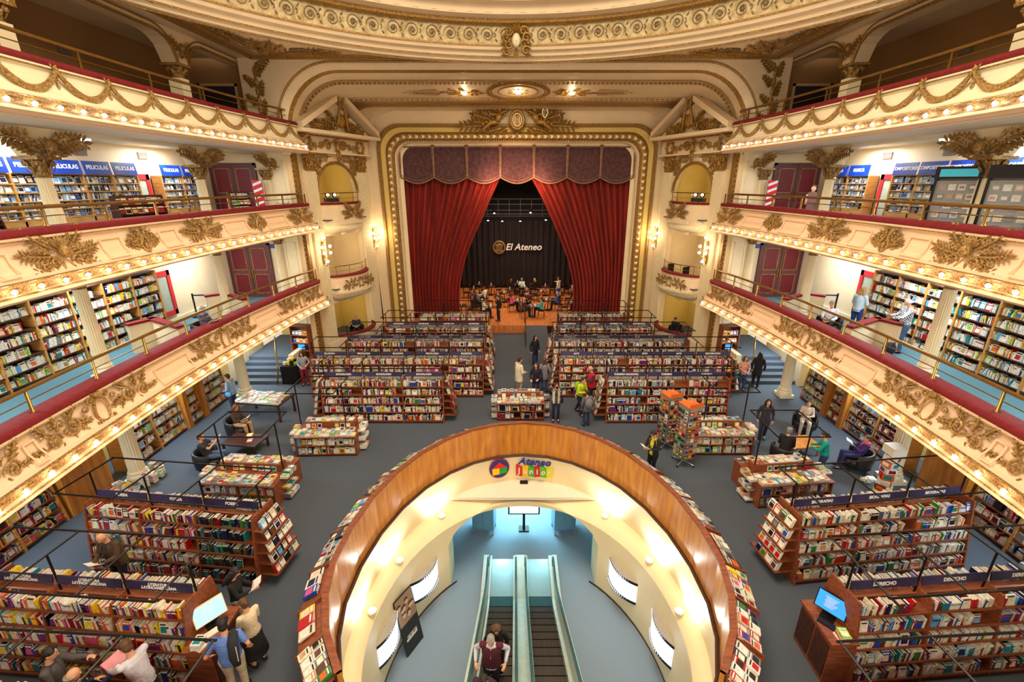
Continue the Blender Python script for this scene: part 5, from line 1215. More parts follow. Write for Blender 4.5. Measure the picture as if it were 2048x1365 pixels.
# ---- wall shelves
for S in (-1, 1):
    wc = [(6.9,10.5,3,'slanted ground-floor wall bookcase before the column'),(12.75,15.5,2,'slanted ground-floor wall bookcase behind the nearest column'),(15.75,16.5,1,'narrow ground-floor wall bookcase between wood panels'),(16.75,18.2,1,'ground-floor wall bookcase next to the steps')]
    for a, b, nb, who in wc: wallcase(S, 13.2, a, b, 0, nb, [.12,.48,.84,1.2,1.56,1.92], who, WOODL if nb>1 else WOODP, ('pale' if a>12 else 'lat') if S<0 else ('art' if a<14 else 'pale'), 'ground-floor wall bookcases', 2.3, .28, WOODS, face=.18)
    for a, b in ((10.6,12.0),(15.52,15.73),(16.52,16.73)):
        mb = MB(); mb.box(S*12.55,S*13.2,a,b,0,2.9); tag(mb.build('wood_pier', WOODP), f'tall honey-wood pier between wall bookcases, {"beside the column" if a<11 else "broader gap" if a<16 else "by the steps"}, {SIDE[S]} side', 'pier', 'honey-wood piers')
    wallcase(S, 13.95, 7.6, 17.1, 3.6, 8, [.1,.46,.82,1.18,1.54,1.9], 'tall wall bookcase of the lowest gallery', WOODL, 'pale', 'gallery wall bookcases', 2.28, 0, WOODD, face=.1, dep=.36)
    who = ('film case','PELICULAS') if S<0 else ('music case','COMPOSITORES')
    wallcase(S, 13.95, 10.8, 17.4, 7.2, 6, [.82,1.06,1.3,1.54,1.78], f'oak disc wall case signed {who[1]}', WOODL, 'disc', 'gallery disc cases', 2.05, 0, WOODL, kind='disc', cab=.8, sign=who[1], face=.2, dep=.4)
    wallcase(S, 13.95, 18.5, 20.9, 7.2, 2, [.82,1.06,1.3,1.54,1.78], f'short oak disc wall case signed {"PELICULAS" if S<0 else "MUSICA"} before the maroon door', WOODL, 'disc', 'gallery disc cases', 2.05, 0, WOODL, kind='disc', cab=.8, sign='PELICULAS' if S<0 else 'MUSICA', face=.2, dep=.4)
# ---- ledge of the well
LEDGE = ['near the escalator foot','','']
for i, (a, b) in enumerate(zip(qq, qq[1:])):
    A, Bq = ov(a,.36,.93), ov(b,.36,.93); T = Bq-A; Ls = T.length; T.normalize()
    lo = ov((a+b)/2,.56,.815); hi = ov((a+b)/2,.1,1.065); up = (hi-lo).normalized(); sl = (hi-lo).length; nrm = T.cross(up)
    if nrm.z < 0: nrm = -nrm
    st = len(BK); d = .04; deg = math.degrees((a+b)/2)
    locs = [(-20,'right end nearest the camera'),(0,'right, level with the DERECHO desk'),(20,'right, level with BIOGRAFIAS'),(42,'right curve below the display table'),(60,'far curve beside the boy'),(80,'far curve by the gilet woman'),(100,'far middle above the logo'),(120,'far left curve'),(140,'left curve below the display tables'),(160,'left curve beside POESIA end'),(182,'left, level with POESIA'),(202,'left, level with the terminal'),(400,'left end nearest the camera')]
    loc = next(n_ for l_, n_ in locs if deg < l_)
    single = i in (3,15,19,20) 
    pal = ['art','lit','lat','bio','art','pale'][i%6]
    while d < Ls-.18:
        w = rnd.uniform(.2,.26) if single else rnd.uniform(.14,.17)
        if d+w > Ls-.02: break
        for rw in ((0,) if single else (0,1)):
            y0 = .03+.25*rw+rnd.uniform(0,.015); n = rnd.choice((1,1,2,3)); 
            for q in range(n):
                o = ov(a,.56,.815)+T*(d+w/2)+up*y0+nrm*(.012+q*.022)
                xa = -T                       # readers stand outside: title right way up for them
                Mb = basis(o, xa, up, nrm) @ Matrix.Rotation(rnd.uniform(-.06,.06),4,'Z')
                book('flat', Mb, w, .33 if single else .235, .021, pal, f'well ledge {loc}', 'books on the well ledge')
                if q: BK[-1][5:7] = BK[-2][5:7]
        d += w+.015
    neigh(st)
# ================================================================ people
HC = {'black':L(24,18,18),'dark brown':L(52,34,24),'brown':L(96,62,38),'blond':L(190,146,90),'grey':L(150,146,140),'white':L(210,206,200),'auburn':L(120,60,30)}
DYE = {}
def dye(mb, hair=0):
    c = tuple(round(v,4) for v in mb.c[0]); k = (c, hair)
    if k not in DYE: DYE[k] = mat('hair_colour' if hair else 'dyed_cloth', c, .55 if hair else .85, var=.35 if hair else .2, scale=30 if hair else 6, bump=.5, bscale=70 if hair else 24)
    return DYE[k]
def remesh(o, vs, it=4):
    m = o.modifiers.new('r','REMESH'); m.mode = 'VOXEL'; m.voxel_size = vs; m.use_smooth_shade = True
    s = o.modifiers.new('s','SMOOTH'); s.factor = .5; s.iterations = it
def hand(mb, w, d, up, s, g, curl=.6, c=None):
    """palm with four bent fingers and a thumb; w wrist, d direction of the palm, up back of the hand"""
    d = d.normalized(); side = d.cross(up).normalized()*s; up = side.cross(d)*s; up.normalize()
    p = w+d*.05*g
    mb.tube([w-d*.02*g, w+d*.02*g, w+d*.06*g, w+d*.09*g], [(.026*g,.02*g),(.034*g,.017*g),(.04*g,.016*g),(.036*g,.012*g)], 8, c)
    for i, (o, l) in enumerate(((-.028,.072),(-.009,.08),(.01,.075),(.028,.06))):
        b = w+d*.085*g+side*o*g; d1 = (d-up*curl*.35).normalized(); d2 = (d-up*curl*1.0).normalized(); d3 = (d-up*curl*1.8).normalized()
        m1 = b+d1*l*.45*g; m2 = m1+d2*l*.32*g; m3 = m2+d3*l*.25*g
        mb.tube([b-d*.02*g, b, m1, m2, m3], [.0095*g,.0095*g,.0088*g,.008*g,.0065*g], 6, c)
    b = w+d*.025*g-side*.03*g; t1 = (d*.6-side*.8-up*.3).normalized(); t2 = (d*.95-side*.3-up*.4).normalized()
    mb.tube([b+side*.01*g, b+t1*.035*g, b+t1*.035*g+t2*.03*g, b+t1*.035*g+t2*.055*g], [.014*g,.012*g,.01*g,.008*g], 6, c)
def ik(a, b, l1, l2, hint):
    d = b-a; L_ = min(d.length, (l1+l2)*.995); u = d.normalized(); k = (l1*l1-l2*l2+L_*L_)/(2*L_); h = sqrt(max(0, l1*l1-k*k))
    v = hint-u*hint.dot(u); v = v.normalized() if v.length > 1e-4 else Vector((0,0,1)); return a+u*k+v*h, a+u*L_
PEOPLE = []
def person(label, x, y, z, heading, h=1.72, pose='stand', top='blue', bottom='navy', hair='dark brown', hl='short', sleeve='long', lh=None, rh=None, look=0, turn=0, lean=0, coat=None, vest=None, skirt=None, female=False, stride=.0, fine=True, shoes='black', scarf=None, stout=1.0, sit_h=.47):
    """heading: direction the person faces, degrees, 0 = towards the stage. hands: (forward, side outwards, up)"""
    g = h/1.72; rz = R(heading); t = thing('person', label, 'person', (x,y,z), rz)
    fem = .9 if female else 1.0; st = stout
    if pose == 'sit': hip = Vector((0,0,sit_h+.09))
    else: hip = Vector((0,0,.93*g))
    ln = R(lean); fw = Vector((0,cos(ln),-sin(ln))); upv = Vector((0,sin(ln),cos(ln)))
    def T(f, s, u): return hip+fw*f*g+Vector((s*g,0,0))+upv*(u*g)
    neck = T(0.01,0,.53); headc = neck+Vector((0,.035*g+.05*sin(R(look)),.16*g-.02*sin(R(look))))
    shw = .18*fem*st**.3
    sh = {s: T(0,s*shw,.47) for s in (-1,1)}
    # joints of legs
    J = {}
    for s in (-1,1):
        a = hip+Vector((s*.095*g,0,-.02*g))
        if pose == 'sit': kn = a+Vector((s*.03,.43*g,.02)); an = Vector((kn.x+s*.0, kn.y+.02, .09)); 
        else:
            f = s*stride; an = Vector((s*.1*g, f*.9, .09*g+max(0,-f)*.12)); kn = (a+an)/2+Vector((0,.04*g+abs(f)*.12,0.02))
        J[s] = (a, kn, an)
    hs = {-1: lh, 1: rh}; A = {}
    for s in (-1,1):
        if pose == 'sit': df = (.33,.12,.1)
        else: df = (.03,.25,-.04)
        q = hs[s] or df
        tgt = T(q[0], s*q[1], q[2]); el, wr = ik(sh[s], tgt, .29*g, .26*g, Vector((s*.5,-.6,-.5))); A[s] = (el, wr)
    # ---- body, one surface
    b = MB()
    b.tube([hip+Vector((0,0,-.1*g)), hip, T(0,0,.14), T(.01,0,.3), T(.0,0,.42), T(0,0,.5)], [(.13*g*st,.09*g*st),(.155*g*st,.11*g*st),(.13*g*fem*st,.1*g*st),(.155*g*fem*st,.11*g*st),(.17*g*fem,.09*g),(.07*g,.06*g)], 14)
    b.cone(T(0,0,.44), neck+Vector((0,.015,.06*g)), .062*g, .052*g, 10)
    hd = Matrix.Translation(headc) @ Matrix.Rotation(R(turn),4,'Z') @ Matrix.Rotation(-R(look),4,'X')
    hb = MB(); hb.M = hd
    hb.ball((0,0,.015*g), .073*g, .092*g, .105*g, 16, 12); hb.ball((0,.03*g,-.05*g), .056*g, .062*g, .062*g, 12, 8)
    hb.tube([(0,.085*g,.02*g),(0,.102*g,-.008*g),(0,.108*g,-.024*g),(0,.09*g,-.034*g)], [.008*g,.012*g,.014*g,.008*g], 6)
    for s in (-1,1): hb.ball((s*.074*g,-.005*g,-.005*g), .012*g,.022*g,.032*g, 8, 6)
    b.add(hb.v, hb.f)
    for s in (-1,1):
        a, kn, an = J[s]
        b.cone(a, kn, .088*g*st, .058*g, 10); b.cone(kn, an, .057*g, .037*g, 10)
        fd = Vector((s*.12,1,0)).normalized(); b.tube([an+Vector((0,-.05,-.05)), an+Vector((0,0,-.035))+fd*.03, an+fd*.12+Vector((0,0,-.06)), an+fd*.19+Vector((0,0,-.07))], [.03,.042,.035,.02], 8)
        el, wr = A[s]
        b.cone(sh[s], el, .05*g*st**.5, .038*g, 10); b.cone(el, wr, .037*g, .025*g, 10)
        dr = (wr-el).normalized(); dr = (dr+Vector((-s*.25,.25,.1))).normalized() if hs[s] else dr
        ub = Vector((s*.3,.0,1.0)) if hs[s] else Vector((s*1.0,0,0)); hand(b, wr+dr*.01, dr, ub, s, g, .7)
    bo = b.build('body', SKIN, t); remesh(bo, .0105 if fine else .015, 2)
    # ---- face details
    for s in (-1,1):
        e = MB(); e.M = hd; e.ball((s*.03*g,.083*g,.018*g), .012*g,.008*g,.008*g, 8, 6, L(240,236,230)); e.ball((s*.03*g,.09*g,.017*g), .006*g,.004*g,.006*g, 6, 4, L(40,26,20)); e.build('eye', PAINT, t, True)
        e = MB(); e.M = hd; e.tube([(s*.014*g,.092*g,.038*g),(s*.03*g,.093*g,.043*g),(s*.046*g,.084*g,.037*g)], .0045*g, 5, HC[hair] if hair != 'white' else HC['grey']); e.build('eyebrow', HAIR, t)
    e = MB(); e.M = hd; e.tube([(-.024*g,.082*g,-.062*g),(0,.092*g,-.06*g),(.024*g,.082*g,-.062*g)], [.004*g,.0075*g,.004*g], 6, L(170,90,80)); e.build('mouth', PAINT, t, True)
    # ---- hair
    if hl != 'bald':
        m = MB(); m.M = hd; c = HC[hair]
        if hl == 'fringe':
            for s in (-1,1): m.tube([(s*.066*g,.03*g,.01*g),(s*.078*g,-.03*g,.0),(s*.055*g,-.08*g,-.02*g),(0,-.098*g,-.03*g)], [.014*g,.022*g,.026*g,.026*g], 8, c)
        else:
            m.ball((0,-.018*g,.045*g), .084*g,.095*g,.092*g, 14, 10, c); m.ball((0,-.045*g,-.01*g), .078*g,.065*g,.085*g, 12, 8, c)
            for s in (-1,1): m.ball((s*.052*g,.035*g,.075*g), .038*g,.045*g,.034*g, 8, 6, c)
            if hl in ('long','shoulder'):
                lw = -.36 if hl == 'long' else -.2
                for s in (-1,0,1): m.tube([(s*.05*g,-.05*g,.03*g),(s*.072*g,-.055*g,-.08*g),(s*.08*g,-.07*g,lw*.7*g),(s*.065*g,-.075*g,lw*g)], [.05*g,.052*g,.048*g,.02*g], 8, c)
                for s in (-1,1): m.tube([(s*.066*g,.02*g,.06*g),(s*.08*g,.012*g,-.04*g),(s*.085*g,.0,lw*.8*g)], [.026*g,.026*g,.014*g], 8, c)
            if hl == 'bun': m.ball((0,-.115*g,.03*g), .042*g,.038*g,.042*g, 10, 8, c)
            if hl == 'pony': m.tube([(0,-.1*g,.02*g),(0,-.13*g,-.06*g),(0,-.12*g,-.2*g)], [.03*g,.032*g,.012*g], 8, c)
        o = m.build('hair', dye(m,1), t); remesh(o, .011 if fine else .016, 2)
    # ---- clothes
    C = (CN if isinstance(top, str) else None); tc = CN[top] if isinstance(top, str) else top; bc = CN[bottom] if isinstance(bottom, str) else bottom
    k = 1.12; m = MB(); lowz = -.06 if pose == 'sit' else -.1
    m.tube([T(0,0,lowz), T(0,0,.02), T(0,0,.14), T(.01,0,.3), T(0,0,.42), T(0,0,.485), T(0,0,.51)], [(.165*g*st,.125*g*st),(.17*g*st,.13*g*st),(.15*g*fem*st,.122*g*st),(.172*g*fem*st,.13*g*st),(.185*g*fem,.112*g),(.11*g,.085*g),(.068*g,.068*g)], 14, tc)
    for s in (-1,1):
        el, wr = A[s]; m.cone(T(0,s*.12,.46), sh[s], .065*g, .062*g, 10, tc)
        if sleeve == 'long': m.cone(sh[s], el, .062*g, .05*g, 10, tc); m.cone(el, el+(wr-el)*.9, .05*g, .037*g, 10, tc)
        elif sleeve == 'short': m.cone(sh[s], sh[s]+(el-sh[s])*.62, .064*g, .06*g, 10, tc)
        else: pass
    o = m.build('shirt' if not coat else 'jumper', dye(m), t); remesh(o, .014 if fine else .018, 3)
    if coat:                                              # open coat or jacket over the shirt
        cc = CN[coat[0]] if isinstance(coat[0], str) else coat[0]; m = MB(); n = 14; kk = 1.16; rows = [(coat[1], .2, .155), (.02,.195,.15), (.14,.172,.14), (.3,.192,.148), (.42,.2,.128), (.49,.115,.095)]
        vs = []
        for f, ra, rb in rows:
            for j in range(n+1):
                q = R(-90+ 22 + (360-44)*j/n) if not coat[2] else R(-90+360*j/n); vs.append(T(rb*-sin(q)*1.0*st, ra*cos(q)*fem*st, f))
        kk_ = n+1; m.add(vs, [(i*kk_+j,(i+1)*kk_+j,(i+1)*kk_+j+1,i*kk_+j+1) for i in range(len(rows)-1) for j in range(n)], cc)
        o = m.build('jacket', CLOTH, t, True); sd = o.modifiers.new('t','SOLIDIFY'); sd.thickness = .018; su = o.modifiers.new('u','SUBSURF'); su.levels = su.render_levels = 1
        m = MB()
        for s in (-1,1):
            el, wr = A[s]; m.cone(T(0,s*.13,.465), sh[s], .068*g, .072*g, 10, cc)
            if coat[3]: m.cone(sh[s], el, .072*g, .058*g, 10, cc); m.cone(el, el+(wr-el)*.93, .058*g, .043*g, 10, cc)
        o = m.build('jacket_sleeves', dye(m), t); remesh(o, .015, 3)
    if skirt:
        m = MB(); m.tube([T(0,0,.03), T(0,0,-.1), hip+Vector((0,.02,-.3*g)), hip+Vector((0,.02,-skirt*g))], [(.15*g,.11*g),(.18*g,.14*g),(.2*g,.17*g),(.24*g,.21*g)], 16, bc); o = m.build('skirt', CLOTH, t, True)
    else:
        m = MB(); m.tube([T(0,0,.06), hip, hip+Vector((0,0,-.12*g))], [(.15*g*st,.112*g*st),(.165*g*st,.122*g*st),(.14*g*st,.11*g*st)], 14, bc)
        for s in (-1,1):
            a, kn, an = J[s]; m.cone(a, kn, .1*g*st, .072*g, 10, bc); m.cone(kn, an+Vector((0,0,-.01)), .07*g, .056*g, 10, bc)
        o = m.build('trousers', dye(m), t); remesh(o, .015 if fine else .019, 3)
    m = MB()
    for s in (-1,1):
        an = J[s][2]; fd = Vector((s*.12,1,0)).normalized()
        m = MB(); m.tube([an+Vector((0,-.06,-.055)), an+Vector((0,-.01,-.04)), an+fd*.09+Vector((0,0,-.055)), an+fd*.17+Vector((0,0,-.066)), an+fd*.215+Vector((0,0,-.07))], [(.036,.034),(.046,.048),(.046,.036),(.042,.024),(.02,.015)], 10, CN[shoes]); m.build('shoe', CLOTH, t, True)
    if scarf: m = MB(); m.tube([neck+Vector((.085*g*cos(q),.075*g*sin(q),-.0+.01*sin(2*q))) for q in [2*pi*i/12 for i in range(12)]], .035*g, 8, CN[scarf], closed=True); m.tube([neck+Vector((.03,.09,-.02)),neck+Vector((.05,.14,-.18)),neck+Vector((.05,.13,-.36))],[.03,.035,.03],8,CN[scarf]); m.build('scarf', CLOTH, t, True)
    t['_'] = 0; del t['_']
    Mw = TR(x,y,z,rz)
    return dict(t=t, hands=[Mw @ A[-1][1], Mw @ A[1][1]], M=Mw, T=T, head=Mw @ headc, neck=neck, sh=sh, A=A, hip=hip, g=g)
def held_book(P, c='white', open_=True, lab='open book', off=(0,.08,.03), tilt=35, w=.16):
    a, b = P['hands']; mid = (a+b)/2; rz = P['M'].to_euler().z
    fwd = P['M'].to_3x3() @ Vector((0,1,0)); p = mid+fwd*off[1]+Vector((0,0,off[2]))
    M = TR(p.x,p.y,p.z,rz) @ Matrix.Rotation(R(tilt),4,'X')
    if open_:
        t = thing('open_book', lab, 'book', p); Ml = Matrix.Translation(-p) @ M
        for s in (-1,1):
            m = MB(); m.M = Ml @ Matrix.Rotation(-s*R(14),4,'Y'); a_, b_ = sorted((0,s*w)); m.box(a_,b_,-.11,.11,.0,.008); m.build('page_block', PAPER, t)
            m = MB(); m.M = Ml @ Matrix.Rotation(-s*R(14),4,'Y'); a_, b_ = sorted((0,s*(w+.005))); m.box(a_,b_,-.115,.115,-.004,-.001,CN[c]); m.build('cover', BOOKM, t)
    else:
        t = thing('held_book', lab, 'book', p); Ml = Matrix.Translation(-p) @ M
        m = MB(); q = MB(); m.M = q.M = Ml; book_geo('flat', .17, .24, .03, c, 'white', m, q); m.build('cover', BOOKM, t); q.build('page_block', PAPER, t)
    return t
PAPER = mat('paper', L(240,236,224), .8, var=.03)
def bag(P, label, c, side=1, kind='shoulder', cat='bag'):
    T = P['T']; g = P['g']; t = thing('shoulder_bag' if kind != 'back' else 'backpack', label, cat, P['M'].translation, P['M'].to_euler().z)
    m = MB()
    if kind == 'back': p = T(-.2,0,.28); m.ball(p, .15,.09,.2,12,8,CN[c]); o = m.build('bag_body', CLOTH, t, True)
    else: p = T(-.03,side*.25,.0); m.ball(p,.06,.14,.12,12,8,CN[c]); o = m.build('bag_body', CLOTH, t, True)
    m = MB()
    if kind == 'back':
        for s in (-1,1): m.tube([T(-.14,s*.1,.42),T(-.02,s*.12,.52),T(.15,s*.11,.36),T(.08,s*.15,.16),T(-.12,s*.12,.14)], .017, 6, CN[c])
    else: m.tube([p+Vector((0,0,.1)), T(-.15,side*.1,.35), T(-.03,-side*.08,.535), T(.15,0,.34), p+Vector((0,.04,.1))], .012, 6, CN[c])
    m.build('strap', CLOTH, t); return t
# ---- foreground and stalls
P = person('bald man in an open brown jacket reading beside the POESIA bookcase', -9.05,8.14,0,172, 1.76,'stand',L(60,44,40),L(30,30,40),'grey','bald',lh=(.34,.1,.22),rh=(.34,.1,.22),look=35,lean=6,coat=(L(84,62,40),-.14,False,True),stout=1.1)
held_book(P,'crimson',True,'open book held by the bald man in the brown jacket')
P = person('woman with long black hair in a black top reading by the POESIA bookcase end', -5.75,7.15,0,-75,1.64,'stand','black',L(190,180,150),'black','long',lh=(.32,.1,.2),rh=(.34,.1,.2),look=35,female=True)
held_book(P,'grey',True,'open book held by the long-haired woman in black')
P = person('woman in a cream cardigan and black skirt standing by the computer terminal', -5.05,6.42,0,60,1.62,'stand',L(226,206,170),'black','brown','bun',look=20,female=True,skirt=.62,lh=(.3,.08,.12),rh=(.28,.12,.05))
P = person('man in a blue T-shirt and beige trousers with a jacket over his shoulder', -5.1,5.85,0,25,1.78,'stand',L(96,132,206),L(206,190,160),'black','short',sleeve='short',lh=(.12,.34,.02),rh=(.1,.3,-.02),look=15,stout=1.12)
t = thing('folded_jacket','black jacket slung over the shoulder of the man in blue','jacket',P['M'].translation,P['M'].to_euler().z); m = MB(); T = P['T']; m.tube([T(.12,.1,.3),T(.08,.12,.46),T(-.03,.13,.53),T(-.14,.11,.42),T(-.19,.1,.15),T(-.18,.11,-.05)],[(.07,.03),(.08,.035),(.08,.035),(.09,.035),(.09,.04),(.06,.03)],8,L(34,34,42)); o = m.build('jacket_body', CLOTH, t, True)
m = MB(); m.tube([T(-.22,.16,.4),T(-.245,.155,.1)],.007,5,L(220,220,220)); m.build('white_piping', CLOTH, t)
P = person('man in a pale grey shirt leaning over to show a pink book', -6.35,5.45,0,75,1.8,'stand',L(206,204,214),L(40,42,52),'brown','short',lh=(.52,.12,.22),rh=(.5,.14,.2),look=25,lean=9,coat=None)
t = held_book(P,'pink',True,'open pink-paged book held by the man in the pale grey shirt')
for o in t.children: o.data.materials[0] = mat('pink_page', L(226,150,160), .7) if o.name.startswith('page') else o.data.materials[0]
P = person('dark-haired man in a charcoal jacket looking at the pink book', -7.75,5.38,0,-65,1.74,'stand',L(60,60,70),L(30,30,34),'black','short',lh=(.42,.1,.3),rh=(.3,.2,.1),look=15,coat=(L(84,80,78),-.16,True,True))
P = person('grey-haired balding man in a navy jumper holding a small phone', -7.1,5.0,0,-35,1.7,'stand','navy','black','grey','fringe',lh=(.3,.2,.2),rh=(.5,.08,.36),look=20,lean=5,stout=1.1)
p = P['hands'][1]; m = MB(); m.box(-.035,.035,-.07,.07,-.005,.005); o = m.build('mobile_phone', SCRC, None, loc=p+Vector((.02,.04,.03))); tag(o,'small phone with a pale screen held by the grey-haired balding man','phone')
person('person with light brown hair just inside the lower edge, by the well', -3.35,4.72,0,20,1.6,'stand','tan','navy','blond','short')
P = person('seated man in a dark T-shirt reading in the black armchair', -10.05,12.85,0,-75,1.76,'sit',L(46,46,54),L(84,104,140),'brown','short',sleeve='short',lh=(.42,.06,.4),rh=(.42,.06,.4),lean=-14,shoes='brown')
held_book(P,'white',True,'paperback read by the seated man in the dark T-shirt',tilt=60)
P = person('seated woman in a dark top reading beside the coffee table', -10.3,14.95,0,-100,1.66,'sit',L(70,50,40),L(190,150,110),'auburn','shoulder',lh=(.34,.1,.2),rh=(.34,.1,.2),look=25,female=True)
held_book(P,'cream',True,'magazine on the lap of the seated woman with auburn hair')
P = person('shopper with a pale blue bag browsing the wall shelves near the steps', -11.6,16.9,0,85,1.68,'stand',L(150,180,210),L(50,60,90),'dark brown','short',rh=(.3,.1,.3),lh=(.2,.2,.1)); bag(P,'pale blue bag on the shopper by the left wall shelves','sky blue',-1)
P = person('woman in a grey top and crimson trousers by the left steps', -9.85,19.6,0,-160,1.66,'stand',L(160,160,170),'crimson','dark brown','long',female=True,lh=(.2,.2,.15),rh=(.26,.12,.1),look=15)
P = person('man in a cream jacket standing in the central aisle', .18,18.5,0,-60,1.78,'stand',L(228,216,184),L(206,196,170),'dark brown','short',lh=(.25,.14,.1),rh=(.25,.14,.12),coat=(L(230,218,186),-.3,True,True),stout=1.12)
P = person('woman in dark clothes with a necklace talking to the man in cream', .92,18.2,0,165,1.66,'stand',L(34,30,48),L(36,44,84),'dark brown','long',female=True,lh=(.2,.16,.1),rh=(.2,.2,.05),coat=(L(30,28,44),-.2,False,True)); bag(P,'black handbag carried by the woman in dark clothes in the aisle','black',-1)
person('woman seen from behind in a grey cardigan and jeans in the aisle', 1.32,18.75,0,10,1.64,'stand',L(130,128,136),L(60,84,130),'brown','long',female=True,coat=(L(134,132,140),-.25,True,True))
person('woman in black with long dark hair, farthest standing in the aisle', 1.02,21.9,0,-150,1.66,'stand','black',L(34,50,100),'black','long',female=True,coat=('black',-.25,True,True))
P = person('woman in a cream gilet lifting a camera to her face', 1.62,16.15,0,178,1.64,'stand',L(90,80,80),L(30,34,70),'dark brown','bun',female=True,lh=(.2,.08,.66),rh=(.2,.08,.66),coat=(L(226,218,196),-.1,False,False)); bag(P,'black shoulder bag of the woman with the camera','black',-1)
p = (P['hands'][0]+P['hands'][1])/2; m = MB(); m.box(-.05,.05,-.03,.03,-.03,.03); m.M = TR(0,-.03,0,0,pi/2); m.lathe([(.022,0),(.022,.04)],12); m.M = None; tag(m.build('camera_body', BLACKM, None, loc=p+Vector((0,-.06,.05))),'small black camera held up by the woman in the gilet','camera')
P = person('person in a bright yellow-green jacket bending by the aisle bookcases', 2.62,16.75,0,-140,1.66,'stand',L(206,220,40),L(30,34,60),'dark brown','short',lean=14,stride=.25,lh=(.3,.1,.3),rh=(.3,.1,.3),coat=(L(206,220,40),-.14,True,True)); bag(P,'yellow-green backpack on the person in the bright jacket','lime',1,'back')
P = person('man in a red gilet over a dark jumper standing by the ARTE shelves', 3.22,17.55,0,100,1.78,'stand',L(50,50,60),L(34,34,42),'grey','fringe',lh=(.3,.1,.26),rh=(.3,.1,.26),coat=(L(206,20,36),-.12,True,False),look=20,stout=1.1)
P = person('child-size shopper in a grey puffer jacket with dark hair', 2.78,15.75,0,15,1.5,'stand',L(90,90,96),L(40,56,96),'dark brown','short',coat=(L(96,94,98),-.2,True,True)); bag(P,'grey backpack of the shopper in the puffer jacket','grey',1,'back')
P = person('boy in a black jacket reading beside the well ledge', 4.42,12.55,0,120,1.66,'stand',L(210,200,40),'black','black','short',lh=(.32,.1,.24),rh=(.32,.1,.24),look=40,coat=('black',-.18,False,True))
held_book(P,'white',True,'open white book read by the boy in the black jacket')
P = person('woman in a patterned top and jeans holding a white bag near the right steps', 10.35,19.0,0,170,1.66,'stand',L(214,150,120),L(50,66,110),'brown','shoulder',sleeve='short',female=True,lh=(.2,.15,.1),rh=(.25,.1,.15)); bag(P,'white bag carried by the woman in the patterned top','white',1)
person('person in a long black coat at the foot of the right steps', 11.15,19.3,0,-30,1.7,'stand','black','black','black','long',coat=('black',-.3,True,True))
person('woman with long dark hair in a charcoal coat walking past the right tables', 9.1,14.7,0,160,1.66,'stand',L(50,46,56),L(36,40,70),'black','long',female=True,stride=.2,coat=(L(50,46,56),-.25,True,True),shoes='teal')
P = person('seated woman with bags on her lap by the right coffee table', 11.0,15.3,0,150,1.64,'sit',L(190,170,150),L(180,170,160),'brown','short',female=True,lh=(.3,.1,.25),rh=(.3,.1,.25))
person('person in a black jacket sitting with their back to the well, right side', 9.0,13.15,0,-40,1.7,'sit','black','navy','grey','short',coat=('black',-.1,True,True),lean=14)
P = person('woman in a teal jumper and jeans standing at the right display table', 9.75,12.35,0,60,1.68,'stand',L(0,150,140),L(40,56,100),'dark brown','bun',female=True,lh=(.4,.12,.3),rh=(.4,.12,.25),look=20,lean=8)
P = person('woman in a purple top reclining and reading in the right tub armchair', 11.25,12.85,0,70,1.66,'sit',L(60,40,110),L(34,40,90),'brown','short',female=True,lh=(.36,.08,.3),rh=(.36,.08,.3),lean=-18,scarf='pink')
held_book(P,'white',True,'paperback held by the woman in the purple top')
# boxes, gallery
P = person('man seated reading at the ground-level box left of the stage', -9.35,25.7,.3,-165,1.74,'sit',L(40,44,66),'black','grey','short',lh=(.34,.1,.2),rh=(.34,.1,.2),look=25); held_book(P,'white',True,'newspaper of the man seated in the left box',w=.2)
person('person in black bent over a table at the ground-level box right of the stage', 9.5,25.6,.3,140,1.7,'sit','black','black','black','short',lean=22,lh=(.35,.1,.1),rh=(.35,.1,.1),look=30)
P = person('grey-haired woman seated reading in the left lowest gallery', -10.95,15.35,3.6,-100,1.66,'sit',L(80,80,110),'black','grey','short',lh=(.36,.1,.2),rh=(.36,.1,.2),look=20,female=True); held_book(P,'white',True,'newspaper held by the grey-haired woman in the left gallery',w=.2)
P = person('grey-haired man in a white shirt seated reading in the right lowest gallery', 11.6,16.1,3.6,130,1.76,'sit',L(216,222,240),'black','grey','short',lh=(.34,.1,.16),rh=(.34,.1,.16),look=30,lean=8); held_book(P,'cream',True,'book on the lap of the grey-haired man in the white shirt')
person('blond woman in a pale denim jacket facing the gallery shelves', 12.85,16.5,3.6,-60,1.74,'stand',L(190,210,224),L(30,60,130),'blond','shoulder',female=True,coat=(L(190,210,224),-.02,True,True),lh=(.3,.1,.2),rh=(.3,.1,.2))
P = person('white-haired man in a black and white checked shirt reading in the right gallery', 12.85,14.35,3.6,75,1.84,'stand',(.6,.62,.66),L(74,110,150),'white','fringe',lh=(.42,.12,.2),rh=(.38,.12,.22),look=30,stout=1.12)
for o in P['t'].children:
    if o.name.startswith('shirt'):
        mc = bpy.data.materials.new('checked_cotton'); mc.use_nodes = True; nt = mc.node_tree; ck = nt.nodes.new('ShaderNodeTexChecker'); tcx = nt.nodes.new('ShaderNodeTexCoord')
        ck.inputs['Scale'].default_value = 24; ck.inputs[1].default_value = (.02,.025,.05,1); ck.inputs[2].default_value = (.85,.88,.92,1); nt.links.new(tcx.outputs['Object'], ck.inputs[0]); nt.links.new(ck.outputs[0], nt.nodes['Principled BSDF'].inputs['Base Color']); o.data.materials[0] = mc
held_book(P,'white',True,'papers held by the man in the checked shirt')
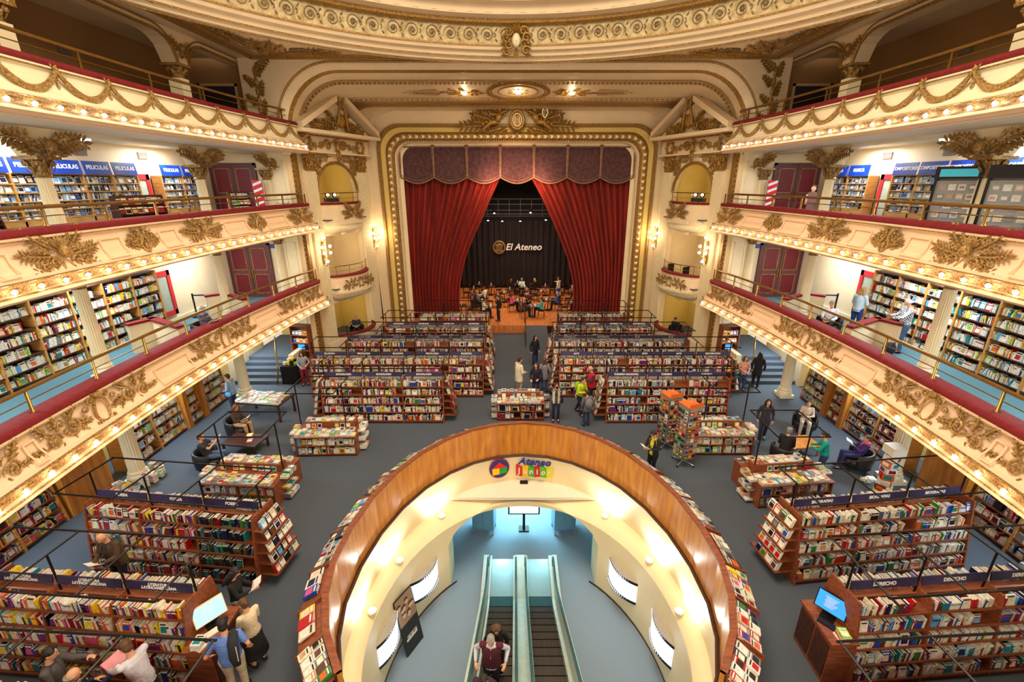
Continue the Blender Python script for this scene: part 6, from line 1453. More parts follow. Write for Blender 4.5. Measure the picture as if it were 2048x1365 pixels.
t = thing('backpack','navy backpack on the gallery floor beside the man in the checked shirt','backpack',(12.35,14.1,3.6)); m = MB(); m.ball((0,0,.22),.2,.16,.23,12,8,L(24,30,56)); m.build('bag_body', CLOTH, t, True); m = MB(); m.tube([(-.05,-.1,.38),(0,-.16,.5),(.05,-.1,.38)],.014,6,L(24,30,56)); m.build('handle', CLOTH, t)
# escalator riders
P = person('man in a maroon waistcoat over a white shirt riding the escalator up', -.5,6.95,esc_z(6.95)+.02,176,1.76,'stand',L(206,204,226),L(40,36,44),'grey','short',lh=(.1,.3,.12),rh=(.12,.32,.12),look=22,coat=(L(82,22,36),-.02,True,False),stout=1.1)
P = person('woman with brown hair in a black jacket at the back of the escalator group', -.42,7.5,esc_z(7.4)+.02,-176,1.64,'stand','black','black','brown','shoulder',look=30,female=True,coat=('black',-.1,True,True)); bag(P,'brown strap bag of the woman in black on the escalator','brown',-1)
P = person('person with dark hair in a plum jacket bending at the front of the escalator', -.5,6.15,esc_z(6.15)+.02,165,1.68,'stand',L(60,34,56),'black','black','short',look=20,lean=28,coat=(L(56,30,52),-.1,True,True),lh=(.4,.15,.1),rh=(.35,.2,.1))
# cafe on the stage
STG = [('woman in black seated by the left curtain',-2.7,30.2,'sit','black',-60,'dark brown','long'),('person in a cream top seated at the front left cafe table',-2.05,29.0,'sit','cream',-80,'dark brown','short'),
 ('waiter in black standing at the front of the cafe',-1.05,28.4,'stand','black',120,'dark brown','short'),('woman in a magenta top seated at a cafe table',-.25,30.7,'sit','pink',-70,'brown','shoulder'),
 ('bald man in dark check seated at the front cafe table',.55,29.2,'sit',(.08,.03,.04),-75,'grey','bald'),('person in cream and teal seated right of the front cafe table',1.75,29.3,'sit','turquoise',80,'brown','short'),
 ('bald man in a blue shirt seated at the right of the cafe',3.0,31.0,'sit',L(70,90,160),75,'grey','bald'),('person in maroon seated behind the front cafe table',.95,31.2,'sit',L(80,24,30),170,'brown','short'),
 ('waitress in a white shirt and long blue skirt at the right of the cafe',3.35,34.3,'stand','white',50,'brown','short'),('woman in black with red-brown hair at the back of the cafe',-.35,35.4,'sit','black',-60,'auburn','shoulder'),
 ('woman with blond hair in black at the back of the cafe',1.6,35.6,'sit','black',60,'blond','shoulder'),('man in pale mint reaching over a table at the back of the cafe',.55,35.8,'sit',L(190,230,220),170,'grey','short'),
 ('person in a white top seated by the right curtain',4.55,34.3,'sit','white',-20,'dark brown','short'),('blond person in orange by the right curtain',5.1,34.4,'sit','orange',30,'blond','short'),
 ('person in a plaid shirt seated farther along the left curtain',-3.1,32.0,'sit',L(150,90,100),-60,'dark brown','short'),('person in white at the crowded left cafe tables',-2.2,32.6,'sit','white',60,'brown','short'),
 ('person in grey seated between the left cafe tables',-2.6,31.3,'sit','grey',90,'blond','short'),('dark-clothed person at the right front of the cafe',4.4,31.0,'sit','navy',100,'black','short')]
for lab, x, y, ps, c, hd_, hr, hl in STG:
    person(lab, x, y, .5, hd_, 1.7, ps, c, 'blue' if 'blue skirt' in lab else 'black', hr, hl, lh=(.38,.12,.18) if ps=='sit' else None, rh=(.36,.1,.3) if ps=='sit' else (.5,.25,.35) if 'waitress' in lab else (.2,.1,.3), fine=False, skirt=.8 if 'blue skirt' in lab else None, look=10)
# ================================================================ furniture
def tub_chair(x, y, z, rz, label, c=BLACKL):
    t = thing('tub_armchair', label, 'armchair', (x,y,z), R(rz), 'black tub armchairs')     # faces local +y
    m = MB(); N = 18
    vs = []; prof = [(.42,.2),(.45,.45),(.44,.68),(.4,.72),(.35,.68),(.34,.45)]
    for i in range(N+1):
        q = R(-20-200+ 220+ 0)+0; q = R(180+ -20)+R(220)*i/N; dz = .06*sin(pi*i/N)
        for r, zz in prof: vs.append((r*cos(q)*.95, r*sin(q), zz+dz*(zz>.5)))
    k = len(prof); m.add(vs, [(i*k+j,(i+1)*k+j,(i+1)*k+j+1,i*k+j+1) for i in range(N) for j in range(k-1)]+[tuple(range(k)), tuple(range(N*k,N*k+k))]); m.build('shell', c, t, True)
    m = MB(); m.lathe([(.36,.2),(.38,.25),(.38,.42),(.34,.46)],24,0,.02); m.build('seat', c, t, True)
    for a in (45,135,225,315): m = MB(); m.tube([(.3*cos(R(a)),.3*sin(R(a)),.22),(.34*cos(R(a)),.34*sin(R(a)),0)],[.025,.018],6); m.build('leg', WOODD, t)
    return t
for a in ((-10.05,12.85,0,-75,'black tub armchair holding the man in the dark T-shirt'),(-10.3,14.95,0,-100,'black tub armchair holding the seated woman with auburn hair'),(11.25,12.85,0,70,'black tub armchair holding the woman in the purple top'),
  (11.0,15.3,0,150,'tub armchair under the woman with bags on her lap'),(9.0,13.15,0,-40,'tub armchair of the person in black at the right coffee table'),(-10.95,15.35,3.6,-100,'black armchair in the left lowest gallery'),(11.6,16.1,3.6,130,'black armchair in the right lowest gallery'),
  (-9.35,25.7,.3,-165,'armchair of the man in the left ground-level box'),(9.5,25.6,.3,140,'armchair in the right ground-level box')): tub_chair(*a)
def coffee_table(x, y, rz, w, d, label, h=.42, m_=WOODP):
    t = thing('coffee_table', label, 'table', (x,y,0), R(rz)); m = MB(); m.box(-w/2,w/2,-d/2,d/2,h-.05,h); m.build('tabletop', m_, t)
    for sx in (-1,1):
        for sy in (-1,1): m = MB(); m.box(sx*(w/2-.06)-.03,sx*(w/2-.06)+.03,sy*(d/2-.06)-.03,sy*(d/2-.06)+.03,0,h-.05); m.build('leg', m_, t)
    return t
coffee_table(-9.55,14.05,-8,1.3,.8,'low wooden coffee table between the two left armchairs',.42,WOODD)
coffee_table(10.0,13.9,10,1.1,.75,'low oak coffee table between the right armchairs')
for x, y, c, c2, lab in ((-9.5,14.2,'yellow','white','yellow booklet on the left coffee table'),(-9.3,13.85,'red','white','red magazine on the left coffee table')):
    t = thing('magazine', lab, 'magazine', (x,y,.42), .3); a, b = MB(), MB(); book_geo('flat',.2,.27,.012,c,c2,a,b); a.build('cover', BOOKM, t); b.build('page_block', PAPER, t)
# book tables
def stackrow(M, x0, x1, y, z, pal, place, grp, n=(2,5), bw=(.14,.18), bh=.22, th=.024):
    x = x0; st = len(BK)
    while x < x1-.13:
        w = min(rnd.uniform(*bw), x1-x)
        for q in range(rnd.randint(*n)):
            book('flat', M @ TR(x+w/2+rnd.uniform(-.004,.004), y, z+q*th, rnd.uniform(-.04,.04)), w, bh, th-.001, pal, place, grp)
            if q: BK[-1][5:7] = BK[-2][5:7]
        x += w+.012
    neigh(st)
def display_table(x, y, rz, W, D, who, pal):
    t = thing('display_table', f'dark wood display table stacked with books, {who}', 'display table', (x,y,0), R(rz), 'book display tables'); M = TR(x,y,0,R(rz))
    m = MB(); m.box(0,W,0,.03,0,.06); m.box(.02,W-.02,.25,D-.25,.0,.74); m.build('core', WOODD, t)
    for z in (.08,.42): m = MB(); m.box(0,W,0,D,z-.03,z); m.build('shelf', WOODS, t)
    m = MB(); m.box(-.04,W+.04,-.04,D+.04,.73,.76); m.build('tabletop', WOODS, t)
    for xx in (0,W/2,W): m = MB(); m.box(xx-.02,xx+.02,0,D,0,.73); m.build('upright', WOODS, t)
    m = MB(); m.box(.15,W-.15,D/2-.02,D/2+.28,.76,1.0); m.build('raised_step', WOODS, t)
    g = f'books on the {who}'
    for k, (a, b) in enumerate(((.03,W/2-.03),(W/2+.03,W-.03))):
        for z, nm in ((.08,'bottom shelf'),(.42,'middle shelf')): row(M @ TR(0,.03,z), a, b, .27, .2, pal, f'{nm} of the table {who}', g, face=.2)
    for k, yy in enumerate((0,.25)): stackrow(M, 0, W, yy, .76, 'pale' if pal != 'dark' else pal, f'front piles of the table {who}', g)
    stackrow(M, .16, W-.16, D/2+.02, 1.0, pal, f'raised step of the table {who}', g, (1,2))
    stackrow(M, 0, W, D-.26, .76, pal, f'back piles of the table {who}', g)
    for i in range(int((W-.3)/.2)):                       # upright front-facing books on the step
        if rnd.random() < .75: book('face', M @ TR(.25+i*.2, D/2-.03, .775) @ Matrix.Rotation(R(78),4,'X'), .15, .22, .025, pal, f'upright row of the table {who}', g)
    for s in (0,W):                                       # piles at the ends
        for z in (.08,.42,.76):
            Me = M @ TR(s+(.0 if s else 0), D/2-.25, z, -pi/2 if s==0 else pi/2)
            stackrow(Me @ TR(0,-.24 if s==0 else -.24,0), -.3 if s==0 else -.1, .25 if s==0 else .45, 0, .0, pal, f'end pile of the table {who}', g, (2,6), th=.028)
    return M
display_table(-7.55,13.6,2,2.05,1.3,'beside the SOCIOLOGIA bookcase','pale')
display_table(-9.15,11.1,-4,2.2,1.45,'behind the POESIA bookcase','pale')
display_table(6.25,13.7,0,2.0,1.3,'beside the postcard spinners','pale')
display_table(7.1,10.95,6,2.2,1.4,'behind the BIOGRAFIAS bookcase','bio')
display_table(-.7,16.15,0,1.85,1.1,'in the middle of the central aisle','art')
for x0,x1,y0,y1,who in ((-8.7,-6.95,10.9,12.35,'table behind the POESIA bookcase'),(-7.6,-6.0,13.6,15.0,'table beside the SOCIOLOGIA bookcase'),(7.2,8.65,10.9,12.45,'table behind the BIOGRAFIAS bookcase'),(6.75,8.15,13.7,15.15,'table beside the postcard spinners')):
    t = thing('light_frame', f'black metal rail frame on two posts over the {who}', 'frame', (x0,y0,0), 0, 'black rail frames'); w_, d_ = x1-x0, y1-y0
    for yy in (0,d_): m = MB(); m.tube([(0,yy,2.42),(w_,yy,2.42)],.022,6); m.build('long_rail', BLACKM, t)
    for xx in (0,w_): m = MB(); m.tube([(xx,0,2.42),(xx,d_,2.42)],.022,6); m.build('cross_rail', BLACKM, t); m = MB(); m.tube([(xx,d_*.5,.9),(xx,d_*.5,2.42)],.022,6); m.build('post', BLACKM, t)
# left book table with legs
t = thing('book_table', 'dark wood table on tall legs covered with book piles by the left column', 'table', (-10.1,16.6,0), R(-8)); M = TR(-10.1,16.6,0,R(-8))
m = MB(); m.box(-.95,.95,-.55,.55,.72,.78); m.build('tabletop', WOODD, t)
for sx in (-1,1):
    for sy in (-1,1): m = MB(); m.box(sx*.88-.035,sx*.88+.035,sy*.48-.035,sy*.48+.035,0,.72); m.build('leg', WOODD, t)
for k in range(4): stackrow(M, -.92, .92, -.52+k*.26, .78, 'pale', 'high-legged table by the left column', 'books on the table by the left column', (2,4))
# piles round the foot of the left column, pale spiral of books
for i in range(16):
    q = R(180+i*24); 
    for k in range(rnd.randint(2,9 if i%3 else 14)):
        p = Vector((-12.0+.66*cos(q), 12.3+.66*sin(q), .03+k*.032)); 
        if p.x > -12.5: book('flat', TR(p.x,p.y,p.z,q+pi/2+rnd.uniform(-.2,.2)), .16, .22, .031, 'pale', 'piled round the foot of the left column', 'books piled round the left column')
for k in range(30): book('flat', TR(12.0-.85, 12.1, .02+k*.04, k*.5), .2, .2, .036, 'pale', 'spiral pile before the right column', 'books of the spiral pile') if k < 7 else None
# spiral tower of books near the right column
t = thing('book_tower', 'twisting tower of colourful face-out boxes on a white base near the right column', 'display tower', (10.95,11.35,0), 0)
m = MB(); m.lathe([(.3,0),(.3,.04),(.05,.06),(.05,1.5)],16); m.build('pole', WHITEP, t)
for k in range(7):
    for j in range(4):
        m = MB(); a, b = MB(), MB(); c = pick('lat'); q = k*.35+j*pi/2; m.M = TR(0,0,.18+k*.2,q); m.box(-.14,.14,-.17,-.13,0,.17,CN[c]); m.box(-.09,.09,-.174,-.17,.03,.14,CN[pick('lat')]); m.build('display_box', BOOKM, t)
m = MB(); m.box(-.2,.2,-.2,.2,1.6,1.85,L(230,222,206)); m.build('top_box', PAINT, t)
# postcard spinners
for x, y, h, lab in ((5.45,14.3,2.15,'tall wire postcard spinner, the rear one of two'),(5.7,13.25,2.3,'tall wire postcard spinner on castors, the front one of two')):
    t = thing('postcard_spinner', lab, 'spinner rack', (x,y,0), .35, 'postcard spinners')
    for j in range(4):
        a = j*pi/2+.4; m = MB(); m.tube([(0,0,.12),(.38*cos(a),.38*sin(a),.07)],.02,6); m.build('foot', STEEL, t); m = MB(); m.ball((.38*cos(a),.38*sin(a),.035),.035,.035,.035,8,5); m.build('castor', BLACKM, t)
    m = MB(); m.tube([(0,0,.1),(0,0,h)],.025,8); m.build('pole', STEEL, t)
    for j in range(4):
        m = MB(); m.M = TR(0,0,0,j*pi/2); m.box(-.24,.24,-.26,-.25,.3,h-.1)
        fr = m.build('wire_panel', STEEL, t)
        for r in range(9):
            for c in range(3):
                cc = rnd.choice(['orange','brown','red','crimson','orange','tan','cream','brown','grey','green']); m = MB(); zz = .34+r*(h-.5)/9; m.M = TR(-.16+c*.16,-.265,zz) ; M0 = TR(0,0,0,j*pi/2) @ m.M; m.M = M0; m.box(-.07,.07,-.012,0,0,.13,CN[cc]); m.add([(-.05,-.0125,.03),(.05,-.0125,.03),(.05,-.0125,.09),(-.05,-.0125,.09)],[(0,1,2,3)],CN[rnd.choice(['white','black','navy','yellow','tan'])]); 
                if c == 0: acc = MB()
                acc.v += [] ; n0 = len(acc.v); acc.v += m.v; acc.f += [[n0+i for i in f] for f in m.f]; acc.c += m.c; acc.mi += m.mi
                if c == 2: acc.build('postcard_row', BOOKM, t)
    m = MB(); m.box(-.27,.27,-.27,.27,h-.1,h-.06,CN['orange']); m.box(-.27,.27,-.28,-.27,h-.1,h+.06,CN['orange']); m.build('top_sign', PAINT, t)
# computer terminals
for x, y, rz, lab, scr, who in ((-5.74,6.35,80,'wooden terminal desk at the end of the LITERATURA LATINOAMERICANA bookcase',SCRC,'left'),(6.05,6.5,-80,'brown wooden terminal desk at the end of the DERECHO bookcase',SCRB,'right')):
    s = 1 if x < 0 else -1
    t = thing('terminal_desk', lab, 'desk', (x,y,0), 0); m = MB(); m.box(-.23,.23,-.45,.45,0,.98); m.build('cabinet', WOODS, t)
    m = MB(); m.box(-.26,.26,-.48,.48,.98,1.02); m.build('desktop', WOODS, t)
    for k in (-1,1): m = MB(); a, b = sorted((k*.03,k*.42)); m.box(.23,.25,a,b,.12,.9) if s>0 else m.box(-.25,-.23,a,b,.12,.9); m.build('door_panel', WOODD, t)
    t = thing('computer_monitor', f'flat monitor with a {"pale blue" if s>0 else "bright blue"} screen on the {who} terminal desk', 'monitor', (x-s*.02,y+.08,1.02), R(s*52)); 
    m = MB(); m.box(-.12,.12,-.08,.1,0,.02); m.tube([(0,.04,.02),(0,.03,.2)],.025,8); m.build('stand', BLACKM, t)
    m = MB(); m.M = TR(0,0,.12,0,R(-18)); m.box(-.27,.27,-.02,.02,0,.38); m.build('casing', WHITEP if s>0 else BLACKM, t)
    m = MB(); m.M = TR(0,0,.12,0,R(-18)); m.box(-.25,.25,-.024,-.02,.02,.36); sc_ = m.build('screen', scr, t)
    m = MB(); m.M = TR(0,0,.12,0,R(-18))
    for i in range(8): m.box(-.12+.01*(i%3),.1-.02*(i%4),-.026,-.024,.29-.028*i,.3-.028*i)
    m.build('screen_text', LETTER, sc_)
    t = thing('keyboard', f'keyboard in front of the {"pale blue" if s>0 else "bright blue"} screen', 'keyboard', (x+s*.06,y-.1,1.02), R(s*52)); m = MB(); m.box(-.2,.2,-.07,.07,0,.02); m.build('base', WHITEP if s>0 else BLACKM, t)
    m = MB(); [m.box(-.185+c*.029,-.162+c*.029,-.055+r*.028,-.032+r*.028,.02,.027) for r in range(4) for c in range(13)]; m.build('keys', PAPER if s>0 else BLACKL, t)
    for k in range(5): book('flat', TR(x+s*.0, y-.46, 1.02+k*.03, rnd.uniform(-.3,.3)), .17, .22, .029, 'pale', f'small pile on the {who} terminal desk', f'books on the {who} terminal desk')
for k in range(7): book('flat', TR(6.0, 5.55, .02+k*.035, rnd.uniform(-.1,.1)), .3, .26, .034, 'pale', 'floor pile at the foot of the right terminal desk', 'books piled at the right terminal'); BK[-1][5] = 'turquoise'
# disc racks and glass kiosks of the middle gallery
for x, y, rz, W, lab, pal in ((-10.9,9.0,90,1.3,'dark wood disc rack nearest the camera in the left middle gallery','disc'),(-11.1,13.4,72,1.5,'dark wood disc rack behind the rail of the left middle gallery','dark'),(-11.4,19.3,60,.9,'small brown disc rack before the left maroon door','pale')):
    t = thing('disc_rack', lab, 'rack', (x,y,7.2), R(rz+8), 'gallery disc racks'); M = TR(x,y,7.2,R(rz+8))
    for xx in (0,W): m = MB(); m.extr([(0,0),(.5,0),(.35,1.45),(.2,1.45)], xx-.02, xx+.02); m.build('end_panel', WOODD, t)
    m = MB(); m.extr([(.3,0),(.34,0),(.3,1.45),(.27,1.45)],0,W); m.build('back_panel', WOODD, t)
    for j in range(5):
        z = .15+.26*j; m = MB(); m.box(0,W,.02+.18*z/1.45,.34,z-.02,z); m.build('shelf', WOODD, t)
        row(M @ TR(0,.04+.18*z/1.45,z), .03, W-.03, .19, .14, pal, f'{ORD[j]} of the {lab.split(" disc rack")[0].replace("dark wood","rail" if "behind" in lab else "nearest")} rack', 'disc cases on the gallery racks', face=.8, kind='disc')
for x, y, lab, sgn in ((11.75,12.75,'tall glass-sided display kiosk with a blue-green header screen',1),(11.75,11.3,'tall black-framed glass display case of discs nearest the camera',0)):
    t = thing('display_kiosk', lab, 'display case', (x,y,7.2), R(-55)); 
    m = MB(); m.box(-.45,.45,-.2,.2,0,.12); m.build('base', BLACKM, t)
    for sx in (-1,1): m = MB(); m.box(sx*.44-.03,sx*.44+.03,-.2,.2,.1,1.95); m.build('side_frame', BLACKM, t)
    m = MB(); m.box(-.42,.42,-.02,.02,.12,1.9); m.build('back_panel', mat('kiosk_grey',L(110,104,104),.3), t)
    m = MB(); m.box(-.42,.42,-.19,-.18,.12,1.85); m.build('glass_pane', GLASS, t)
    for r in range(7):
        for c in range(4):
            m = MB(); m.M = TR(-.3+c*.2,-.05,.2+r*.235); m.box(-.075,.075,-.01,.01,0,.15,CN[pick('disc')]); m.add([(-.05,-.011,.04),(.05,-.011,.04),(.05,-.011,.11),(-.05,-.011,.11)],[(0,1,2,3)],CN[pick('lat')]); m.build('displayed_disc', BOOKM, t)
    m = MB(); m.box(-.48,.48,-.24,.24,1.9,2.2); m.build('header', BLACKM, t)
    if sgn: m = MB(); m.box(-.38,.38,-.25,-.24,1.95,2.14); m.build('header_screen', glow('teal_screen', L(40,130,140), .8), t)
# flat life-size figure print beside the right maroon door
t = thing('standing_cutout', 'life-size flat cutout of a woman in a long brown dress by the right maroon door', 'cutout', (12.2,19.6,7.2), R(-25))
m = MB(); m.extry([(-.32,0),(.32,0),(.2,.5),(.12,.95),(.2,1.2),(.15,1.42),(.05,1.46),(-.05,1.46),(-.15,1.42),(-.22,1.2),(-.12,.95),(-.22,.5)],-.012,.012,L(120,80,76)); m.ball((0,-.012,1.58),.09,.012,.11,12,8,L(210,160,130)); m.ball((0,-.01,1.64),.1,.01,.08,12,6,L(60,34,26)); m.box(-.05,.05,-.012,.012,1.44,1.52,L(210,160,130)); m.box(-.22,-.15,-.014,-.012,.95,1.35,L(210,160,130)); m.build('printed_figure', PAINT, t); m = MB(); m.box(-.02,.02,0,.3,.0,.02); m.build('foot', BLACKM, t)
# kiosk shelves at the end walls of the ground floor
for S in (-1,1):
    t = thing('magazine_shelf', f'tall brown shelf with a lit screen against the end wall, {SIDE[S]} of the stalls', 'shelf', (S*10.75,21.7,0), R(8*S), 'tall end-wall shelves'); M = TR(S*10.75,21.7,0,R(8*S))
    for xx in (-.45,.45): m = MB(); m.box(xx-.02,xx+.02,-.2,.2,0,2.3); m.build('side_panel', WOODS, t)
    m = MB(); m.box(-.45,.45,.17,.2,0,2.3); m.build('back_panel', WOODS, t)
    for z in (.1,.6,1.0,1.4,1.8,2.28): m = MB(); m.box(-.45,.45,-.2,.2,z-.03,z); m.build('shelf', WOODS, t)
    m = MB(); m.box(-.2,.2,-.12,-.08,1.03,1.33); m.build('monitor_case', BLACKM, t); m = MB(); m.box(-.18,.18,-.125,-.12,1.05,1.31); m.build('lit_screen', SCRB, t)
    for z in (1.4,1.8): row(M @ TR(0,-.15,z), -.4, .4, .25, .2, 'lat', f'end-wall shelf {SIDE[S]} of the stalls', 'books of the end-wall shelves', face=.7)
    t = thing('leaflet_rack', f'low black rack with cards and leaflets beside the brass stair rail, {SIDE[S]}', 'rack', (S*10.6,20.1,0), 0, 'leaflet racks')
    if S < 0:
        m = MB(); m.box(-.35,.35,-.5,.5,0,.9); m.build('rack_body', BLACKM, t)
        for k in range(8): m = MB(); m.M = TR(-.25+.17*(k%4),-.2+.4*(k//4),.9,k*.8); m.box(-.06,.06,-.08,.08,0,.12+.03*(k%3),CN[['white','yellow','black','lime'][k%4]]); m.build('leaflet_pile', BOOKM, t)
    else:
        m = MB(); m.box(-.15,.15,-.15,.15,0,.8); m.build('rack_body', BLACKM, t)
# box contents
n0 = len(BK)
for k in range(9):
    a = Vector((-9.62+.13*k, 24.35+.3*k, 0)); 
    for q in range(rnd.randint(7,15)): book('flat', TR(a.x-.15, a.y+.1, 4.15+q*.03-.5, .5), .22, .2, .029, 'pale', 'piles in the box beside the branched wall lamp', 'books piled in the left box'); BK[-1][5] = rnd.choice(['turquoise','white','sky blue','grey'])
for z, x, y, lab in ((3.6,9.7,25.2,'black chair in the lower right box, nearer the balcony'),(3.6,9.2,26.3,'black chair in the lower right box, nearer the stage')):
    t = thing('box_chair', lab, 'chair', (x,y,z), R(30)); m = MB(); m.box(-.25,.25,-.25,.25,.42,.48); m.build('seat', BLACKL, t); m = MB(); m.box(-.25,.25,.2,.25,.48,.95); m.build('backrest', BLACKL, t)
    for a in (-.22,.22):
        for b in (-.22,.22): m = MB(); m.box(a-.02,a+.02,b-.02,b+.02,0,.42); m.build('leg', BLACKM, t)
for S in (-1,1):
    t = thing('twin_stage_lamp', f'black twin floodlight with a bright lamp in the arched upper box, {SIDE[S]} of the stage', 'stage lamp', (S*9.6,24.9,7.2), R(-S*30), 'upper box floodlights')
    m = MB(); m.tube([(0,0,0),(0,0,.9)],.03,6); m.box(-.35,.35,-.12,.15,.85,1.05); m.build('stand', BLACKM, t)
    for a in (-.17,.17): m = MB(); m.lathe([(.1,1.08),(.13,1.3)],10,a,0); m.build('lamp_case', BLACKM, t); m = MB(); m.ball((a,-.12,1.2),.07,.03,.07,10,6); m.build('lens', BULBW, t, True)
# cafe tables and chairs
USED = []
def cafe_chair(lab, x, y, rz): 
    c = copy_tree(CH0) if USED else CH0; USED.append(1); c.location = (x,y,.5); c.rotation_euler = (0,0,R(rz)); c['label'] = lab
    return c
CH0 = thing('cafe_chair', 'x', 'chair', (0,0,0), 0, 'black cafe chairs'); 
m = MB(); m.box(-.2,.2,-.2,.2,.43,.47); m.build('seat', BLACKL, CH0); m = MB(); m.tube([(-.19,-.19,.45),(-.2,-.24,.85),(.2,-.24,.85),(.19,-.19,.45)],.018,6); m.tube([(-.2,-.22,.66),(.2,-.22,.66)],.014,6); m.build('backrest', WOODD, CH0)
for a in (-.18,.18):
    for b in (-.18,.18): m = MB(); m.tube([(a,b,.44),(a*1.1,b*1.1,0)],.016,6); m.build('leg', WOODD, CH0)
for lab, x, y, ps, c, hd_, hr, hl in STG:
    if ps == 'sit': cafe_chair('cafe chair of the '+' '.join(lab.split()[:12]), x, y, hd_)
TB = [(1.15,29.3,'front cafe table between the bald man and the person in teal'),(-1.7,29.1,'cafe table at the left front by the cream top'),(-2.2,30.6,'cafe table beside the left curtain woman in black'),(.35,30.7,'cafe table of the woman in magenta'),(2.3,31.0,'cafe table of the bald man in blue'),(-2.6,32.2,'crowded cafe table behind the left curtain tables'),(.6,35.2,'back cafe table under the emblem of the sign'),(4.3,33.6,'cafe table by the white top at the right'),(3.9,30.2,'empty cafe table at the right front'),(1.0,32.3,'unlaid dark cafe table in the middle'),(2.1,33.6,'unlaid dark cafe table right of the middle'),(-.8,33.3,'unlaid dark cafe table left of the middle')]
for i, (x, y, lab) in enumerate(TB):
    t = thing('cafe_table', lab, 'table', (x,y,.5), 0, 'cafe tables'); m = MB(); m.lathe([(.36,.72),(.36,.75)],20); m.build('tabletop', WOODD, t); m = MB(); m.lathe([(.22,0),(.22,.03),(.03,.06),(.03,.72)],12); m.build('pedestal', BLACKM, t)
    for k in range(2 if i in (8,9,10,11) else 3):
        q = k*2.2+i; t = thing('table_glass' if k else 'table_menu', f'{"clear glass" if k==1 else "white cup" if k else "white menu"} on the {" ".join(lab.split()[:11])}', 'glass' if k==1 else 'cup' if k else 'menu', (x+.18*cos(q),y+.18*sin(q),1.25))
        m = MB(); m.lathe([(.03,0),(.04,.1),(.035,.1)],10) if k else m.box(-.07,.07,-.01,.01,0,.16); m.build('glass_body' if k else 'card', LETTER, t)
for x, y, rz, lab in ((3.4,30.2,90,'empty cafe chair left of the right front table'),(4.4,30.1,-90,'empty cafe chair right of the right front table'),(.5,32.3,-90,'empty cafe chair at the middle dark table'),(1.6,33.5,-90,'empty cafe chair right of the middle tables'),(-1.3,33.3,-90,'empty cafe chair at the left dark table')): cafe_chair(lab, x, y, rz)
extra = [(-3.2,34.6),(-1.9,35.6),(-.4,34.2),(.9,34.0),(2.4,35.4),(3.3,32.6),(4.9,32.0),(-3.6,29.6),(-1.2,31.9),(3.6,36.2),(-2.9,36.2),(.2,36.6),(4.7,35.6)]
nm_ = ['far left rear','left rear','middle, behind magenta','middle rear','right rear','right of the man in blue','beside the right curtain','by the left curtain foot','left of the maroon diner','far right rear','back left corner','back wall middle','back right corner']
for (x,y),n_ in zip(extra,nm_):
    t = thing('cafe_table', f'dark round cafe table, {n_} of the stage', 'table', (x,y,.5), 0, 'cafe tables'); m = MB(); m.lathe([(.36,.72),(.36,.75)],20); m.build('tabletop', WOODD, t); m = MB(); m.lathe([(.22,0),(.22,.03),(.03,.06),(.03,.72)],12); m.build('pedestal', BLACKM, t)
    m = MB(); m.lathe([(.03,0),(.04,.14),(.03,.2),(.012,.24)],10); tag(m.build('table_candle', LETTER, None, loc=(x,y,1.25)), f'pale table candle on the dark cafe table, {n_}', 'candle')
    for q,w in ((0,'left'),(180,'right')): cafe_chair(f'black cafe chair {w} of the dark table, {n_}', x+(-.6 if w=='left' else .6), y+rnd.uniform(-.1,.1), -90 if w=='left' else 90)
# stage edge rail, plants, doll on a pole
t = thing('stage_rail', 'steel handrail beside the carpeted ramp up to the stage', 'handrail', (.62,27.4,0)); m = MB(); m.tube([(0,-2.6,.0),(0,-2.6,.95),(0,0,1.45),(0,.6,1.45),(0,.6,.5)],.03,6); m.build('rail', WOODD, t)
for s, x in ((-1,-3.9),(1,4.1)):
    t = thing('stage_fence', f'low black rail along the stage edge, {SIDE[s]} of the ramp', 'railing', (0,27.6,.5), 0, 'stage edge rails'); m = MB(); a, b = (-6.4,-1.9) if s<0 else (2.2,6.6)
    m.tube([(a,0,.8),(b,0,.8)],.02,6); m.tube([(a,0,.4),(b,0,.4)],.014,6); m.build('rails', STEEL, t)
    for i in range(5): m = MB(); xx = a+(b-a)*i/4; m.tube([(xx,0,0),(xx,0,.8)],.02,6); m.build('post', STEEL, t)
    t = thing('potted_plant', f'small yellow-green plant at the foot of the {SIDE[s]} curtain', 'plant', (x,28.2,.5), 0, 'curtain plants'); m = MB(); m.lathe([(.14,0),(.18,.25)],12); m.build('pot', BLACKM, t)
    m = MB(); m.M = None
    for k in range(26):
        q = k*2.4; e = .3+.7*((k*7)%10)/10; m.M = basis((0,0,.25),(cos(q),sin(q),0),(0,0,1),(-sin(q),cos(q),0)); leaf(m,0,0,e+.2,.55,.09,.03); m.M = None
    m.build('leaves', mat('yellow_green_leaf', L(130,120,40), .6) if s<0 else bpy.data.materials['yellow_green_leaf'], t)
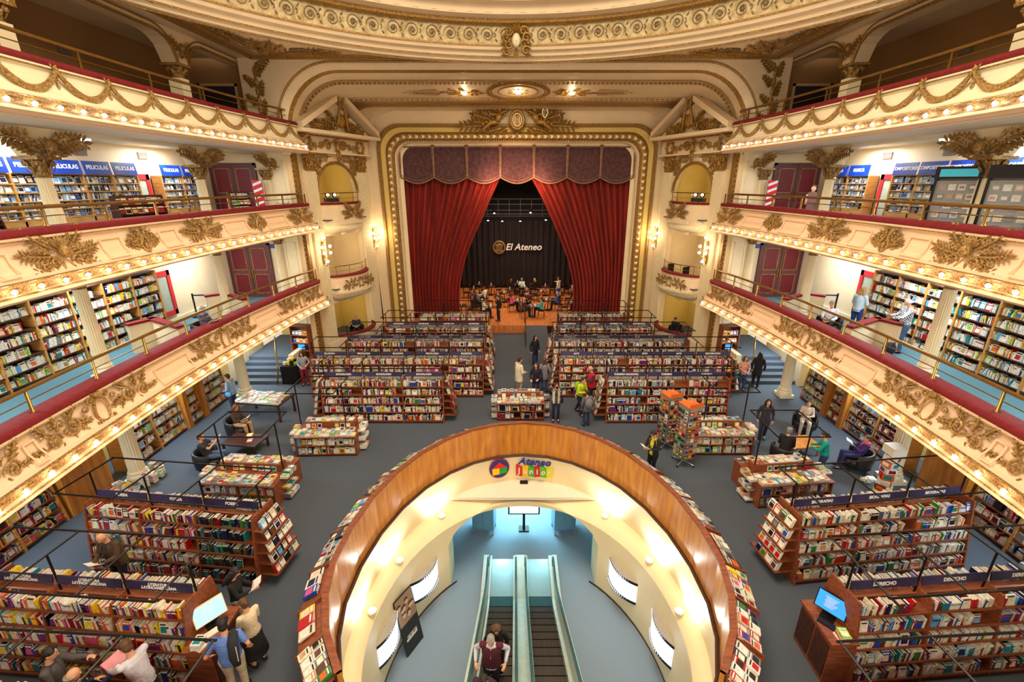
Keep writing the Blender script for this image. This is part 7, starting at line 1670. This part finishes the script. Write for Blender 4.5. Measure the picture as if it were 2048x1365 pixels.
# ================================================================ books become objects
def px_area(b):
    M = b[1]; k = b[0]
    c = M @ Vector((0, 0 if k == 'up' else b[3]/2, b[3]/2 if k == 'up' else b[4]))
    q = proj(c)
    if not q or not (-15 < q[0] < 2063 and -15 < q[1] < 1380): return 0
    if k == 'up': n = M.to_3x3() @ Vector((0,-1,0)); a = b[2]*b[3]; n2 = M.to_3x3() @ Vector((0,0,1)); a2 = b[2]*b[4]
    else: n = M.to_3x3() @ Vector((0,0,1)); a = b[2]*b[3]; n2 = M.to_3x3() @ Vector((0,-1,0)); a2 = b[2]*b[4]
    v = (Vector((0,0,CZ))-c); r = v.length; v /= r
    return (max(0,n.dot(v))*a+.5*max(0,n2.dot(v))*a2)/r**2
for kind in ('book', 'disc'):
    L0 = [b for b in BK if b[9] == kind]; sc_ = sorted(((px_area(b), i) for i, b in enumerate(L0)), reverse=True)
    # buried copies of a pile show only their edge
    top = set(i for a, i in sc_[:300]); mc, mp = MB(), MB(); used = {}
    for i, b in enumerate(L0):
        if i in top: continue
        mc.M = mp.M = b[1]; mc.m = 0; mp.m = 0; book_geo(b[0], b[2], b[3], b[4], b[5], b[6], mc, mp)
    n = len(mc.v); mc.M = None
    for f, c in zip(mp.f, mp.c): mc.f.append([n+i for i in f]); mc.c.append(c); mc.mi.append(0)
    mc.v += mp.v
    o = mc.build('books' if kind == 'book' else 'disc_cases', BOOKM); tag(o, 'mass of smaller coloured books filling the shelves and tables of the hall' if kind == 'book' else 'mass of small film and music cases on the middle gallery shelves', 'books' if kind == 'book' else 'disc cases', None, 'stuff')
    for a, i in sc_[:300]:
        b = L0[i]; k, M, w, h, d, c, c2, place, grp, kd, n1, n2 = b
        sz = ('thick ' if w > .038 else 'thin ' if w < .024 else '') if k == 'up' else ''
        cc = c if c == c2 else f'{c} and {c2}'
        noun = 'book' if kind == 'book' else 'disc case'
        pos = '' if k == 'up' else ('front-facing ' if k == 'face' else 'flat ')
        pl = ' '.join(place.replace(' bookcase','').replace('tall wall of the','').split(',')[0:2]).replace('  ',' ')
        cands = [f'{sz}{pos}{cc} {noun}, {pl}', f'{sz}{pos}{cc} {noun}, {pl}, after a {n1}' if n1 else None, f'{pos}{cc} {noun}, {pl}, before a {n2}' if n2 else None, f'{cc} {noun}, {pl}, between {n1} and {n2}' if n1 and n2 else None, f'{sz}{pos}{cc} {noun}, {pl}, between {n1} and {n2}' if n1 and n2 else None]
        pp = place.replace(' bookcase','')
        cands += [f'{cc} {noun}, {pl}, {t_} {"and "+u_ if u_ else ""}'.strip() for t_ in ('small','tall','wide','narrow') for u_ in ('',) if (t_=='small')==(h<.19) and (t_=='tall')==(h>.235) and t_ in (('small',) if h<.19 else ('tall',) if h>.235 else ('wide',) if w>.17 else ('narrow',))]
        cands = [x for x in cands if x and len(x.split()) <= 16] or [f'{cc} {noun}, {pl}']
        lab = next((x for x in cands if x not in used), cands[-1]); lab = ' '.join(lab.split()[:16]); used[lab] = 1
        mc, mp = MB(), MB(); book_geo(k, w, h, d, c, c2, mc, mp)
        if kind == 'disc' : mc.v += [] 
        o = mc.build('book' if kind == 'book' else 'disc_case', BOOKM); o.matrix_world = M; tag(o, lab, noun, grp[:60])
        mp.build('page_block' if kind == 'book' else 'inner_tray', PAPER, o)
